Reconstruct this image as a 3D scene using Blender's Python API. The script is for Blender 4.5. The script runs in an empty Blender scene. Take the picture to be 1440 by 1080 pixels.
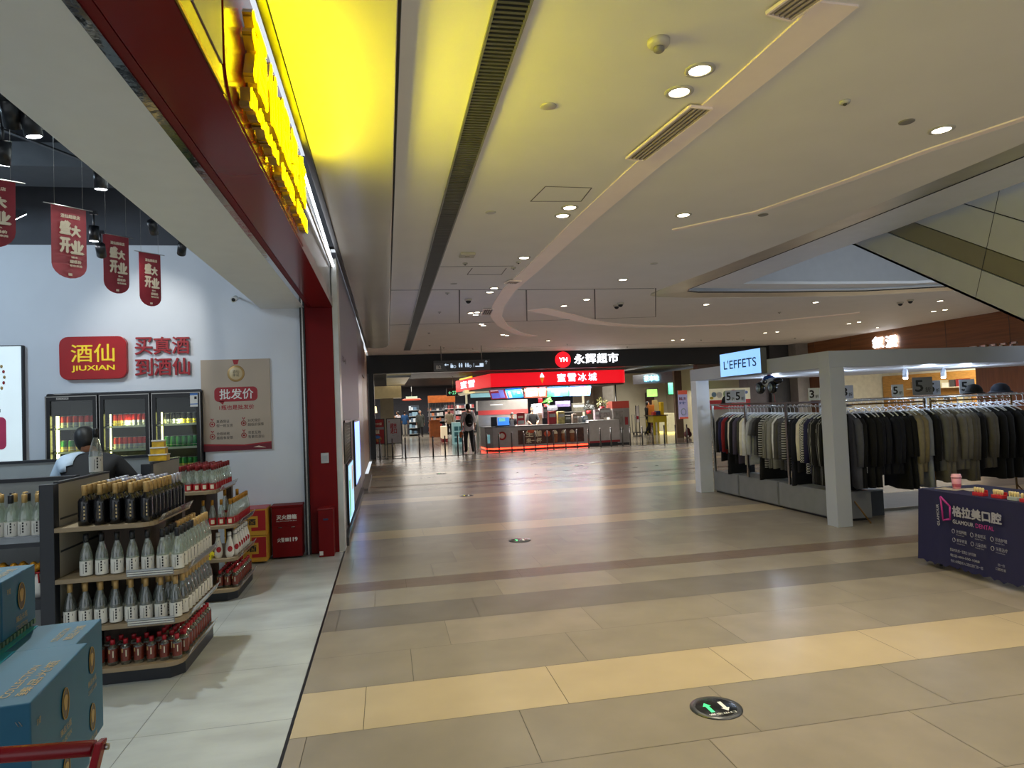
WORLD, EXPO, SIGN, KIOSK, DOWN, VOID, STORE, MARKET, STALL, SHOP = .85, 0.12, 30, 13, 85, 130, 75, 520, 700, 480
import bpy, math, random
from mathutils import Vector, Matrix
random.seed(7)
SC = bpy.context.scene
COL = SC.collection
PI = math.pi
# ---------------------------------------------------------------- camera
FPX, YAW, PITCH, ROLL, EYE = 937.73, 0.187303, 0.03517, -0.04058, 1.6
_f = Vector((math.sin(YAW) * math.cos(PITCH), math.cos(YAW) * math.cos(PITCH), math.sin(PITCH)))
_r0 = Vector((math.cos(YAW), -math.sin(YAW), 0))
_u0 = _r0.cross(_f)
_r = _r0 * math.cos(ROLL) + _u0 * math.sin(ROLL)
_u = -_r0 * math.sin(ROLL) + _u0 * math.cos(ROLL)
CAMP = Vector((0, 0, EYE))
cd = bpy.data.cameras.new('camera'); cam = bpy.data.objects.new('camera', cd); COL.objects.link(cam)
cd.sensor_fit = 'HORIZONTAL'; cd.sensor_width = 36.0; cd.lens = FPX / 1440 * 36.0; cd.clip_end = 200
mw = Matrix.Identity(4)
for i in range(3):
    mw[i][0] = _r[i]; mw[i][1] = _u[i]; mw[i][2] = -_f[i]; mw[i][3] = CAMP[i]
cam.matrix_world = mw
SC.camera = cam
def ray(x, y): return _r * ((x - 720) / FPX) - _u * ((y - 540) / FPX) + _f
def at_z(x, y, z=0.0): d = ray(x, y); return CAMP + d * ((z - EYE) / d.z)
def at_y(x, y, Y): d = ray(x, y); return CAMP + d * (Y / d.y)
def at_x(x, y, X): d = ray(x, y); return CAMP + d * (X / d.x)

# ---------------------------------------------------------------- materials
def lin(c):
    if isinstance(c, str):
        c = [int(c[i:i + 2], 16) / 255 for i in (0, 2, 4)]
    return tuple((x / 12.92 if x <= .04045 else ((x + .055) / 1.055) ** 2.4) for x in c) + (1.0,)
MATS = {}
def M(name, col='808080', rough=.5, metal=0.0, emit=None, es=0.0, noise=.08, scale=6.0, bump=0.0, stretch=(1, 1, 1), spec=.5, detail=3.0, trans=0.0):
    if name in MATS: return MATS[name]
    m = bpy.data.materials.new(name); m.use_nodes = True
    nt = m.node_tree; b = nt.nodes['Principled BSDF']
    c = lin(col)
    tc = nt.nodes.new('ShaderNodeTexCoord'); mp = nt.nodes.new('ShaderNodeMapping'); nz = nt.nodes.new('ShaderNodeTexNoise')
    mp.inputs['Scale'].default_value = stretch
    nz.inputs['Scale'].default_value = scale; nz.inputs['Detail'].default_value = detail
    rp = nt.nodes.new('ShaderNodeValToRGB')
    rp.color_ramp.elements[0].position = .3; rp.color_ramp.elements[1].position = .7
    rp.color_ramp.elements[0].color = tuple(max(0, x * (1 - noise)) for x in c[:3]) + (1,)
    rp.color_ramp.elements[1].color = tuple(min(1, x * (1 + noise)) for x in c[:3]) + (1,)
    nt.links.new(tc.outputs['Object'], mp.inputs[0]); nt.links.new(mp.outputs[0], nz.inputs['Vector'])
    nt.links.new(nz.outputs['Fac'], rp.inputs[0]); nt.links.new(rp.outputs[0], b.inputs['Base Color'])
    b.inputs['Roughness'].default_value = rough; b.inputs['Metallic'].default_value = metal
    b.inputs['Specular IOR Level'].default_value = spec
    if trans: b.inputs['Transmission Weight'].default_value = trans
    if bump:
        bp = nt.nodes.new('ShaderNodeBump'); bp.inputs['Strength'].default_value = bump; bp.inputs['Distance'].default_value = .01
        nt.links.new(nz.outputs['Fac'], bp.inputs['Height']); nt.links.new(bp.outputs[0], b.inputs['Normal'])
    if emit is not None:
        b.inputs['Emission Color'].default_value = lin(emit); b.inputs['Emission Strength'].default_value = es
    MATS[name] = m
    return m
def glass(name, tint='e8f2ee', gloss=.10, body=.10, bodycol='dfe8e2', rough=.06):
    """thin clear glass: tinted see-through + mirror at grazing angles + a little milky body"""
    if name in MATS: return MATS[name]
    m = bpy.data.materials.new(name); m.use_nodes = True
    nt = m.node_tree; nt.nodes.remove(nt.nodes['Principled BSDF'])
    out = nt.nodes['Material Output']
    t = nt.nodes.new('ShaderNodeBsdfTransparent'); t.inputs[0].default_value = lin(tint)
    g = nt.nodes.new('ShaderNodeBsdfGlossy'); g.inputs['Roughness'].default_value = rough; g.inputs['Color'].default_value = (1, 1, 1, 1)
    d = nt.nodes.new('ShaderNodeBsdfDiffuse'); d.inputs[0].default_value = lin(bodycol)
    nz = nt.nodes.new('ShaderNodeTexNoise'); nz.inputs['Scale'].default_value = 30
    mr = nt.nodes.new('ShaderNodeMapRange'); mr.inputs['To Min'].default_value = body * .8; mr.inputs['To Max'].default_value = body * 1.2
    lw = nt.nodes.new('ShaderNodeLayerWeight'); lw.inputs['Blend'].default_value = .3
    ma = nt.nodes.new('ShaderNodeMath'); ma.operation = 'MULTIPLY_ADD'; ma.inputs[1].default_value = .6; ma.inputs[2].default_value = gloss
    m1 = nt.nodes.new('ShaderNodeMixShader'); m2 = nt.nodes.new('ShaderNodeMixShader')
    L = nt.links.new
    L(nz.outputs['Fac'], mr.inputs[0]); L(mr.outputs[0], m1.inputs[0]); L(t.outputs[0], m1.inputs[1]); L(d.outputs[0], m1.inputs[2])
    L(lw.outputs['Facing'], ma.inputs[0]); L(ma.outputs[0], m2.inputs[0]); L(m1.outputs[0], m2.inputs[1]); L(g.outputs[0], m2.inputs[2])
    L(m2.outputs[0], out.inputs['Surface'])
    MATS[name] = m
    return m

# ---------------------------------------------------------------- mesh builder
_txt = {}
def _glyphs(body, res):
    k = (body, res)
    if k not in _txt:
        c = bpy.data.curves.new('lettering_curve', 'FONT'); c.body = body; c.resolution_u = res; c.size = 1
        o = bpy.data.objects.new('lettering_curve', c); COL.objects.link(o)
        me = bpy.data.meshes.new_from_object(o.evaluated_get(bpy.context.evaluated_depsgraph_get()))
        vs = [v.co.copy() for v in me.vertices]; fs = [tuple(p.vertices) for p in me.polygons]
        # boundary edges for depth
        cnt = {}
        for f in fs:
            for i in range(len(f)):
                a, b = f[i], f[(i + 1) % len(f)]
                cnt.setdefault((min(a, b), max(a, b)), []).append((a, b))
        be = [e[0] for e in cnt.values() if len(e) == 1]
        COL.objects.unlink(o); bpy.data.objects.remove(o); bpy.data.curves.remove(c); bpy.data.meshes.remove(me)
        _txt[k] = (vs, fs, be)
    return _txt[k]
class MB:
    def __init__(s): s.v = []; s.f = []; s.mi = []; s.sm = []; s.mats = []; s.T = None
    def _m(s, m):
        if m not in s.mats: s.mats.append(m)
        return s.mats.index(m)
    def add(s, vs, fs, m, smooth=False):
        o = len(s.v)
        for p in vs:
            p = Vector(p); s.v.append(s.T @ p if s.T else p)
        k = s._m(m) if not isinstance(m, list) else None
        for i, f in enumerate(fs):
            s.f.append(tuple(x + o for x in f)); s.mi.append(k if k is not None else s._m(m[i])); s.sm.append(smooth)
        return s
    def box(s, x0, x1, y0, y1, z0, z1, m):
        if x0 > x1: x0, x1 = x1, x0
        if y0 > y1: y0, y1 = y1, y0
        if z0 > z1: z0, z1 = z1, z0
        v = [(x0, y0, z0), (x1, y0, z0), (x1, y1, z0), (x0, y1, z0), (x0, y0, z1), (x1, y0, z1), (x1, y1, z1), (x0, y1, z1)]
        return s.add(v, [(0, 3, 2, 1), (4, 5, 6, 7), (0, 1, 5, 4), (1, 2, 6, 5), (2, 3, 7, 6), (3, 0, 4, 7)], m)
    def poly(s, pts, m): return s.add(pts, [tuple(range(len(pts)))], m)
    def slab(s, pts, off, m, side=None):
        """closed plate: polygon pts and its copy shifted by vector off"""
        n = len(pts); off = Vector(off); a = [Vector(p) for p in pts]; b = [p + off for p in a]
        fs = [tuple(range(n - 1, -1, -1)), tuple(range(n, 2 * n))] + [(i, (i + 1) % n, n + (i + 1) % n, n + i) for i in range(n)]
        return s.add(a + b, fs, m if side is None else [m, m] + [side] * n)
    def prism(s, xy, z0, z1, m, side=None): return s.slab([(p[0], p[1], z0) for p in xy], (0, 0, z1 - z0), m, side)
    def tube(s, pts, r, m, seg=8, caps=True, closed=False):
        pts = [Vector(p) for p in pts]; n = len(pts); rr = r if isinstance(r, (list, tuple)) else [r] * n
        vs = []; fs = []; pu = None
        for i, p in enumerate(pts):
            if closed: d = pts[(i + 1) % n] - pts[i - 1]
            else: d = pts[min(i + 1, n - 1)] - pts[max(i - 1, 0)]
            if d.length < 1e-9: d = Vector((0, 0, 1))
            d.normalize()
            if pu is None:
                u = d.orthogonal().normalized()
            else:
                u = pu - d * pu.dot(d)
                u = u.normalized() if u.length > 1e-6 else d.orthogonal().normalized()
            pu = u; w = d.cross(u)
            for k in range(seg):
                a = 2 * PI * k / seg; vs.append(p + (u * math.cos(a) + w * math.sin(a)) * rr[i])
        for i in range(n if closed else n - 1):
            j = (i + 1) % n
            for k in range(seg):
                l = (k + 1) % seg; fs.append((i * seg + k, i * seg + l, j * seg + l, j * seg + k))
        if caps and not closed: fs += [tuple(range(seg - 1, -1, -1)), tuple(range((n - 1) * seg, n * seg))]
        return s.add(vs, fs, m, True)
    def lathe(s, prof, c, m, seg=16, axis='z', smooth=True, cap=True):
        """prof: (r, h) list; m: one material or one per ring step"""
        c = Vector(c); vs = []; fs = []; ms = []
        for r, h in prof:
            for k in range(seg):
                a = 2 * PI * k / seg; p = (r * math.cos(a), r * math.sin(a), h)
                if axis == 'y': p = (p[0], h, p[1])
                if axis == 'x': p = (h, p[0], p[1])
                vs.append(c + Vector(p))
        for i in range(len(prof) - 1):
            for k in range(seg):
                l = (k + 1) % seg; fs.append((i * seg + k, i * seg + l, (i + 1) * seg + l, (i + 1) * seg + k)); ms.append(m[i] if isinstance(m, list) else m)
        if cap:
            n = len(prof)
            fs += [tuple(range(seg - 1, -1, -1)), tuple(range((n - 1) * seg, n * seg))]
            ms += [m[0] if isinstance(m, list) else m, m[-1] if isinstance(m, list) else m]
        return s.add(vs, fs, ms, smooth)
    def ball(s, c, r, m, seg=12, rings=8):
        rx, ry, rz = r if isinstance(r, (tuple, list)) else (r, r, r); c = Vector(c); vs = []; fs = []
        for i in range(rings + 1):
            t = PI * i / rings
            for k in range(seg):
                a = 2 * PI * k / seg; vs.append(c + Vector((rx * math.sin(t) * math.cos(a), ry * math.sin(t) * math.sin(a), rz * math.cos(t))))
        for i in range(rings):
            for k in range(seg):
                l = (k + 1) % seg; fs.append((i * seg + k, (i + 1) * seg + k, (i + 1) * seg + l, i * seg + l))
        return s.add(vs, fs, m, True)
    def text(s, body, O, U, V, w, h, m, depth=.004, bold=0.0, res=2):
        """lettering fitted into the w x h box at corner O, along unit vectors U (reading) and V (up)"""
        vs, fs, be = _glyphs(body, res)
        x0 = min(v.x for v in vs); x1 = max(v.x for v in vs); y0 = min(v.y for v in vs); y1 = max(v.y for v in vs)
        U = Vector(U).normalized(); V = Vector(V).normalized(); N = U.cross(V); O = Vector(O)
        sx = (w - 2 * bold) / max(x1 - x0, 1e-6); sy = (h - 2 * bold) / max(y1 - y0, 1e-6)
        offs = [(0, 0)] if not bold else [(0, 0), (bold, 0), (-bold, 0), (0, bold), (0, -bold)]
        for q, (dx, dy) in enumerate(offs):
            B = O + U * (bold + dx) + V * (bold + dy); dd = depth - q * min(.0004, depth * .05)
            fr = [B + U * ((v.x - x0) * sx) + V * ((v.y - y0) * sy) + N * dd for v in vs]
            if depth > .006:
                bk = [p - N * dd for p in fr]; n = len(fr)
                s.add(fr + bk, list(fs) + [(b, a, a + n, b + n) for a, b in be], m)
            else:
                s.add(fr, list(fs), m)
        return s
    def build(s, name, parent=None, origin=None, bevel=0.0, kind=None, label=None, cat=None, group=None, sub=0):
        me = bpy.data.meshes.new(name)
        if parent is not None: org = Vector(parent.get('_o', (0, 0, 0)))
        elif origin is not None: org = Vector(origin)
        else:
            xs = [p.x for p in s.v]; ys = [p.y for p in s.v]; zs = [p.z for p in s.v]
            org = Vector(((min(xs) + max(xs)) / 2, (min(ys) + max(ys)) / 2, min(zs)))
        me.from_pydata([p - org for p in s.v], [], s.f)
        for m in s.mats: me.materials.append(m)
        me.polygons.foreach_set('material_index', s.mi); me.polygons.foreach_set('use_smooth', s.sm)
        me.update()
        o = bpy.data.objects.new(name, me); COL.objects.link(o)
        if parent is not None: o.parent = parent
        else: o.location = org
        o['_o'] = tuple(org)
        if bevel:
            b = o.modifiers.new('edge', 'BEVEL'); b.width = bevel; b.segments = 2; b.limit_method = 'ANGLE'
        if sub:
            b = o.modifiers.new('smooth', 'SUBSURF'); b.levels = sub; b.render_levels = sub
        return tag(o, label, cat, group, kind)
def tag(o, label=None, cat=None, group=None, kind=None):
    if label: o['label'] = label
    if cat: o['category'] = cat
    if group: o['group'] = group
    if kind: o['kind'] = kind
    return o
def thing(name, label, cat, loc=(0, 0, 0), group=None):
    o = bpy.data.objects.new(name, None); COL.objects.link(o); o.location = loc; o.empty_display_size = .1
    o['_o'] = tuple(loc)
    return tag(o, label, cat, group)
KIDS = {}
def kids(o):
    return [c for c in COL.objects if c.parent == o] if o.name not in KIDS else KIDS[o.name]
def freeze(o):
    """remember the children of a template (and theirs) so that copying stays quick"""
    KIDS[o.name] = [c for c in COL.objects if c.parent == o]
    for c in KIDS[o.name]: freeze(c)
    return o
def dup(src, loc=None, rz=None, label=None, group=None, mats=None, scale=None, parent=None):
    c = src.copy(); COL.objects.link(c)
    if parent is not None: c.parent = parent
    if loc is not None: c.location = loc
    if rz is not None: c.rotation_euler = (0, 0, rz)
    if scale is not None: c.scale = scale
    if label: c['label'] = label
    if group: c['group'] = group
    if mats: recolor(c, mats)
    for k in KIDS.get(src.name, ()): dup(k, parent=c, mats=mats)
    return c
def recolor(o, mats):
    for sl in o.material_slots:
        if sl.material and sl.material.name in mats:
            n = mats[sl.material.name]; sl.link = 'OBJECT'; sl.material = n
ORD = ['first', 'second', 'third', 'fourth', 'fifth', 'sixth', 'seventh', 'eighth', 'ninth', 'tenth', 'eleventh', 'twelfth', 'thirteenth', 'fourteenth', 'fifteenth',
       'sixteenth', 'seventeenth', 'eighteenth', 'nineteenth', 'twentieth']
def nth(i):
    if i < 20: return ORD[i]
    t = ['twenty', 'thirty', 'forty', 'fifty', 'sixty'][i // 10 - 2] if False else ['twenty', 'thirty', 'forty', 'fifty', 'sixty'][(i + 1) // 10 - 2]
    r = (i + 1) % 10
    return {20: 'twentieth', 30: 'thirtieth', 40: 'fortieth', 50: 'fiftieth'}.get(i + 1) or t + '-' + ORD[r - 1]
X3, Y3, Z3 = Vector((1, 0, 0)), Vector((0, 1, 0)), Vector((0, 0, 1))
def lamp(kind, name, loc, energy, col=(1, 1, 1), size=.1, to=None, spot=None, blend=.5, sy=None):
    l = bpy.data.lights.new(name, kind); l.energy = energy; l.color = col
    if kind == 'AREA':
        l.size = size
        if sy: l.shape = 'RECTANGLE'; l.size_y = sy
    else: l.shadow_soft_size = size
    if spot: l.spot_size = spot; l.spot_blend = blend
    o = bpy.data.objects.new(name, l); COL.objects.link(o); o.location = loc
    if to is not None:
        o.rotation_euler = (Vector(to) - Vector(loc)).to_track_quat('-Z', 'Y').to_euler()
    return o
# ================================================================ SETTING
def struct(mb, name, bevel=0, origin=None): return mb.build(name, kind='structure', bevel=bevel, origin=origin or (0, 0, 0))
m_mid = M('tile_mid', '877f72', .27, noise=.10, scale=2.2, detail=8, spec=.5)
m_mid2 = M('tile_mid_b', '8d8477', .27, noise=.10, scale=2.6, detail=8)
m_light = M('tile_light', 'b0a083', .26, noise=.06, scale=2.5, detail=8)
m_dark = M('tile_dark', '6f6962', .27, noise=.10, scale=2.5, detail=8)
m_brown = M('tile_brown', '6b5c50', .3, noise=.12, scale=4, detail=6)
m_joint = M('tile_joint', '4a443d', .8)
m_marble = M('store_marble', 'a9adab', .16, noise=.16, scale=1.6, detail=10, stretch=(1, 2.2, 1))
m_white = M('white_paint', 'd6dbe2', .55, noise=.02, scale=3)
m_ceil = M('ceiling_white', 'f0ece6', .6, noise=.02, scale=2)
m_black = M('black_satin', '121316', .35, noise=.1)
m_dkgrey = M('dark_grey_paint', '3a3b3f', .5)
m_red = M('red_lacquer', '7c1a1a', .16, noise=.04, scale=2)
m_redmat = M('red_paint', '6e0509', .5, noise=.05, spec=.2)
m_chrome = M('polished_metal', 'c8c8c8', .08, 1.0, noise=.05, scale=14, bump=.15)
m_steel = M('brushed_steel', 'a9a7a2', .28, 1.0, noise=.12, scale=5, stretch=(1, 1, 12))
m_gloss = M('glossy_ceiling_panel', 'c2beb4', .22, 0.15, noise=.04, scale=1.2, bump=.02)
XJ, XR, YF = -.53, 17.0, 23.55
fl = MB(); fl.box(XJ, XR, -4, YF, -.06, -.004, m_joint)
rows = []
y = 3.53
yy = 3.53 - .54 * 14
while yy < 3.5:
    rows.append((yy, yy + .54, 'm')); yy += .54
seq = [(3.53, 'l'), (4.07, 'm'), (4.62, 'm'), (5.16, 'd'), (5.70, 'm'), (6.22, 'b'), (6.38, 'b'), (6.54, 'm'), (7.08, 'm'), (7.62, 'm'), (8.15, 'm'), (8.68, 'l'), (9.26, 'm'), (9.81, 'm'), (10.36, 'm'),
       (10.9, 'm'), (11.45, 'm'), (12.0, 'l'), (12.56, 'm'), (13.1, 'm'), (13.6, 'd'), (14.0, 'm'), (14.5, 'b'), (14.68, 'b'), (14.86, 'm'), (15.4, 'm'), (15.9, 'm'), (16.4, 'm'), (16.9, 'l'),
       (17.45, 'm'), (18.0, 'm'), (18.55, 'm'), (19.1, 'm'), (19.65, 'm'), (20.2, 'm'), (20.74, 'l'), (21.25, 'm'), (21.8, 'm'), (22.35, 'm'), (22.9, 'm'), (YF, None)]
rows += [(seq[i][0], seq[i + 1][0], seq[i][1]) for i in range(len(seq) - 1)]
for a, b, k in rows:
    rix = round((a - 3.53) / .54)
    off = (-.17 + .275 * rix) % 1.08
    xs = [XJ] + [XJ + ((off - XJ) % 1.08) + 1.08 * i for i in range(17)] + [XR]
    xs = sorted(x for x in xs if XJ <= x <= XR)
    for i in range(len(xs) - 1):
        if xs[i + 1] - xs[i] < .02: continue
        m = {'l': m_light, 'd': m_dark, 'b': m_brown}.get(k) or random.choice((m_mid, m_mid2))
        g = .0016 if k != 'b' else .001
        fl.poly([(xs[i] + g, a + g, 0), (xs[i + 1] - g, a + g, 0), (xs[i + 1] - g, b - g, 0), (xs[i] + g, b - g, 0)], m)
struct(fl, 'floor')
# liquor store floor of large pale marble tiles, dark metal strip against the mall floor
fs = MB(); fs.box(-9, XJ, -4, 8.3, -.06, -.004, M('store_joint', '55585a', .6))
xs = [-9] + [-1.32 - .8 * i for i in range(9, -1, -1)] + [XJ - .014]
yj = at_z(357, 1017).y % .8
ys = [-4] + [yj - 3.2 + .8 * i for i in range(15)] + [8.3]
ys = sorted(v for v in ys if -4 <= v <= 8.3)
for i in range(len(xs) - 1):
    for j in range(len(ys) - 1):
        g = .0014
        fs.poly([(xs[i] + g, ys[j] + g, 0), (xs[i + 1] - g, ys[j] + g, 0), (xs[i + 1] - g, ys[j + 1] - g, 0), (xs[i] + g, ys[j + 1] - g, 0)], m_marble)
fs.box(XJ - .013, XJ, -4, 8.2, -.01, .0015, m_black)
struct(fs, 'floor_store')
# supermarket floor beyond the bollards (pale polished tiles)
ff = MB(); ff.box(-6, 22, YF, 50, -.06, -.003, M('market_joint', '6b655c', .6))
mt = M('market_tile', '9a9284', .14, noise=.08, scale=1.5, detail=6); mt2 = M('market_tile_b', 'a49b8a', .14, noise=.08, scale=1.5, detail=6)
for i in range(35):
    for j in range(33):
        ff.poly([(-6 + i * .8 + .002, YF + j * .8 + .002, 0), (-5.2 + i * .8 - .002, YF + j * .8 + .002, 0), (-5.2 + i * .8 - .002, YF + .8 + j * .8 - .002, 0), (-6 + i * .8 + .002, YF + .8 + j * .8 - .002, 0)], (mt, mt2)[(i + j) % 2])
struct(ff, 'floor_supermarket')

# ---- main ceiling with its opening for the escalators
ZC = 3.6
O = [(5.2, -4), (5.22, 5), (5.2, 7), (5.05, 9.5), (4.9, 11.0), (4.86, 11.5), (4.95, 11.8), (5.2, 12.0), (5.75, 12.1), (7.5, 12.13), (9.5, 12.08), (11.2, 11.6), (13, 11.0)]
ce = MB()
ce.prism([(.14, -4)] + O[:9] + [(5.75, 23.6), (.14, 23.6)], ZC, ZC + .12, m_ceil)
ce.prism(O[8:] + [(17, 11.0), (17, 23.6), (5.75, 23.6)], ZC, ZC + .12, m_ceil)
ce.prism([(13, -4), (17, -4), (17, 11.0), (13, 11.0)], ZC, ZC + .12, m_ceil)
ce.prism([(-.56, 19.95), (.14, 19.95), (.14, 23.6), (-.56, 23.6)], ZC, ZC + .12, m_ceil)
ce.prism([(.12, -4), (.14, -4), (.14, 19.9), (.12, 19.9)], ZC + .02, ZC + .12, m_dkgrey)
struct(ce, 'ceiling')
# fine panel joints in the ceiling
cj = MB(); mjc = M('ceiling_seam', '77736f', .8)
def seam(a, b, w=.018):
    a = at_z(*a, ZC); b = at_z(*b, ZC); d = (b - a).normalized(); n = Vector((-d.y, d.x, 0)) * w / 2
    cj.slab([a - n - Z3 * .003, b - n - Z3 * .003, b + n - Z3 * .003, a + n - Z3 * .003], (0, 0, .008), mjc)
for a, b, w in [((548, 457), (660, 454), .03), ((660, 454), (922, 445.5), .03), ((547, 408), (712, 407), .03), ((728, 407.5), (920, 405.5), .03), ((646, 408), (646, 454), .025), ((740, 408), (741, 451), .025), ((836, 407), (837, 449), .025),
             ((922, 405), (922, 445.5), .02), ((617, 375), (722, 374), .012), ((585, 493), (760, 490), .03), ((575, 492.5), (1120, 478), .02), ((767, 262), (832, 264), .01), ((832, 264), (817, 283), .01), ((746, 283), (817, 283), .01), ((767, 262), (746, 283), .01),
             ((657, 386), (705, 386), .02), ((657, 386), (664, 377), .012), ((705, 386), (712, 377), .012)]:
    seam(a, b, w)
struct(cj, 'trim_7')
# long linear slot diffuser (ribbed dark grille) set into the ceiling
def grille(name, label, pts4, n, m_bar, m_back, z=ZC, rim=None, cross=True, group=None):
    t = thing(name, label, 'air vent', tuple(sum((Vector(p) for p in pts4), Vector()) / 4), group)
    a, b, c, d = [Vector(p) for p in pts4]          # a-b one long side, d-c the other
    g = MB(); g.slab([a + Z3 * -.004, b + Z3 * -.004, c + Z3 * -.004, d + Z3 * -.004], (0, 0, .003), m_back); g.build('backing', t)
    s = MB()
    for i in range(n):
        u0 = (i + .2) / n; u1 = (i + .7) / n
        if cross: q = [a.lerp(b, u0), a.lerp(b, u1), d.lerp(c, u1), d.lerp(c, u0)]
        else: q = [a.lerp(d, u0), a.lerp(d, u1), b.lerp(c, u1), b.lerp(c, u0)]
        s.slab([p - Z3 * .016 for p in q], (0, 0, .012), m_bar)
    s.build('grille_slats', t)
    f = MB()
    for p, q in ((a, b), (b, c), (c, d), (d, a)):
        e = (q - p).normalized(); nn = Vector((-e.y, e.x, 0)) * .007
        f.slab([p - nn - Z3 * .018, q - nn - Z3 * .018, q + nn - Z3 * .018, p + nn - Z3 * .018], (0, 0, .018), rim or m_bar)
    f.build('rim', t)
    return t
m_slat = M('grille_slat', '4c4c4c', .5, .2); m_slatdk = M('grille_back', '1d1e22', .7)
grille('slot_diffuser', 'long dark ribbed slot diffuser running down the mall ceiling', 'x', 0, 0, 0) if False else None
grille('slot_diffuser', 'long dark ribbed slot diffuser running the length of the mall ceiling', [(.585, -1.5, ZC), (.615, 21.8, ZC), (.815, 21.8, ZC), (.755, -1.5, ZC)], 560, m_slat, m_slatdk, rim=M('grille_rim', '6f6e6a', .4))
# metallic collar and raised white ring around the opening
m_collar = M('collar_metal', 'd8d2c6', .32, .85, noise=.06, scale=3)
r1 = MB(); I1 = [(5.63, -4), (5.63, 5), (5.62, 7.3), (5.58, 9.5), (5.53, 11.35), (5.62, 11.6), (5.9, 11.72), (7.5, 11.78), (9.5, 11.73), (11.1, 11.3), (12.8, 10.75)]
O2 = O[:5] + [O[6]] + O[8:]
O2 = [O[0], O[1], O[2], O[3], O[4], O[6], O[8], O[9], O[10], O[11], O[12]]
for i in range(len(I1) - 1):
    p, q, r_, s_ = O2[i], O2[i + 1], I1[i + 1], I1[i]
    r1.slab([(*p, ZC + .004), (*q, ZC + .004), (*r_, ZC + .04), (*s_, ZC + .04)], (0, 0, .03), m_collar)
cap = [O[4], O[5], O[6], O[7], O[8]]
r1.slab([(*p, ZC + .004) for p in [O[4], O[5], O[6]]], (0, 0, .02), m_steel); r1.slab([(*p, ZC + .004) for p in [O[6], O[7], O[8]]], (0, 0, .02), m_steel)
struct(r1, 'trim_1')
rb = MB()
rb.tube([(p[0], p[1], ZC + .045) for p in I1], .012, m_black, 6); struct(rb, 'trim_2')
r2 = MB(); m_ring = M('ring_white', 'eef1f5', .45, noise=.02)
I2 = [at_z(1440, 255, 3.7), at_z(1250, 326, 3.7), at_z(1150, 360, 3.7), at_z(1045, 399, 3.7), at_z(1150, 399.5, 3.7), at_z(1290, 398.5, 3.7)]
I2 = [(I2[0].x, -4)] + [(p.x, p.y) for p in I2] + [(11.5, 10.8)]
J1 = [I1[0], (5.63, 4.0), (5.62, 7.3), (5.58, 9.5), (5.55, 11.55), (7.5, 11.78), (9.5, 11.73), (11.6, 11.1)]
for i in range(len(I2) - 1): r2.slab([(*J1[i], 3.7), (*J1[i + 1], 3.7), (*I2[i + 1], 3.7), (*I2[i], 3.7)], (0, 0, .05), m_ring)
struct(r2, 'trim_3')
# void above the opening: side walls and the next floor's pale ceiling
vo = MB(); mv = M('void_white', 'e6eaee', .5, noise=.02)
vo.box(4.6, 14, -4, 13, 5.2, 5.3, mv); vo.box(4.5, 4.6, -4, 13, 3.75, 5.3, mv); vo.box(4.5, 14, 12.6, 12.7, 3.75, 5.3, mv); vo.box(14, 14.1, -4, 13, 3.75, 5.3, mv)
struct(vo, 'ceiling_upper')
rr = MB()
uo = [at_z(*q, 5.1) for q in [(1135, 392), (1215, 352), (1250, 350), (1290, 372), (1330, 393)]]
ui = [at_z(*q, 5.1) for q in [(1165, 389), (1225, 360), (1245, 359), (1275, 375), (1300, 389)]]
for i in range(4): rr.slab([uo[i], uo[i + 1], ui[i + 1], ui[i]], (0, 0, .04), m_steel)
struct(rr, 'trim_4')
# warm recessed light coves that curve over the ceiling
def cove(name, pts, w0, w1, m, z=ZC - .012, th=.012, side=1):
    b = MB(); P = [at_z(*p, ZC) for p in pts]; n = len(P)
    L = []
    for i in range(n):
        d = (P[min(i + 1, n - 1)] - P[max(i - 1, 0)]).normalized(); nn = Vector((-d.y, d.x, 0)) * side
        L.append((P[i], nn))
    for i in range(n - 1):
        u = i / (n - 1); v = (i + 1) / (n - 1)
        wa = w0 + (w1 - w0) * u; wb = w0 + (w1 - w0) * v
        q = [L[i][0], L[i + 1][0], L[i + 1][0] + L[i + 1][1] * wb, L[i][0] + L[i][1] * wa]
        b.slab([Vector((p.x, p.y, z)) for p in q], (0, 0, th), m)
    return struct(b, name)
m_cove = M('cove_cream', 'eeddd0', .5, noise=.02, emit='f2d8c2', es=.07)
cove('trim_5', [(1150, 0), (1040, 100), (960, 170), (880, 240), (800, 315), (740, 375), (705, 408), (692, 430), (690, 445), (700, 458), (720, 468), (745, 473)], .24, .24, m_cove, side=-1)
cove('trim_6', [(1475, 152), (1440, 163), (1300, 210), (1180, 255), (1060, 297), (945, 322)], .07, .08, m_cove, side=-1)
cove('trim_8', [(742, 436), (780, 444), (830, 455), (880, 459), (950, 460), (1030, 457), (1110, 450), (1210, 440)], .45, .2, m_cove, side=-1)
# glossy dropped panel along the shop fronts with its black edge
dp = MB(); arc = [(.115, 18.6), (.11, 19.2), (.06, 19.6), (-.05, 19.85), (-.2, 19.95), (-.33, 19.95)]
dp.prism([(-.475, -4), (.115, -4)] + arc + [(-.475, 19.7)], 3.5, 3.56, m_gloss); struct(dp, 'trim_9', bevel=.006)
db = MB(); db.box(-.52, -.476, -4, 19.7, 3.485, 3.6, m_black); db.tube([(.118, -4, 3.53), (.118, 18.6, 3.53)] + [(p[0] + .004, p[1] + .004, 3.53) for p in arc[1:]], .012, m_black, 6); struct(db, 'trim_10')
for yv, nm in ((5.75, 'a'), (11.0, 'b'), (15.4, 'c')): pass
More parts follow.
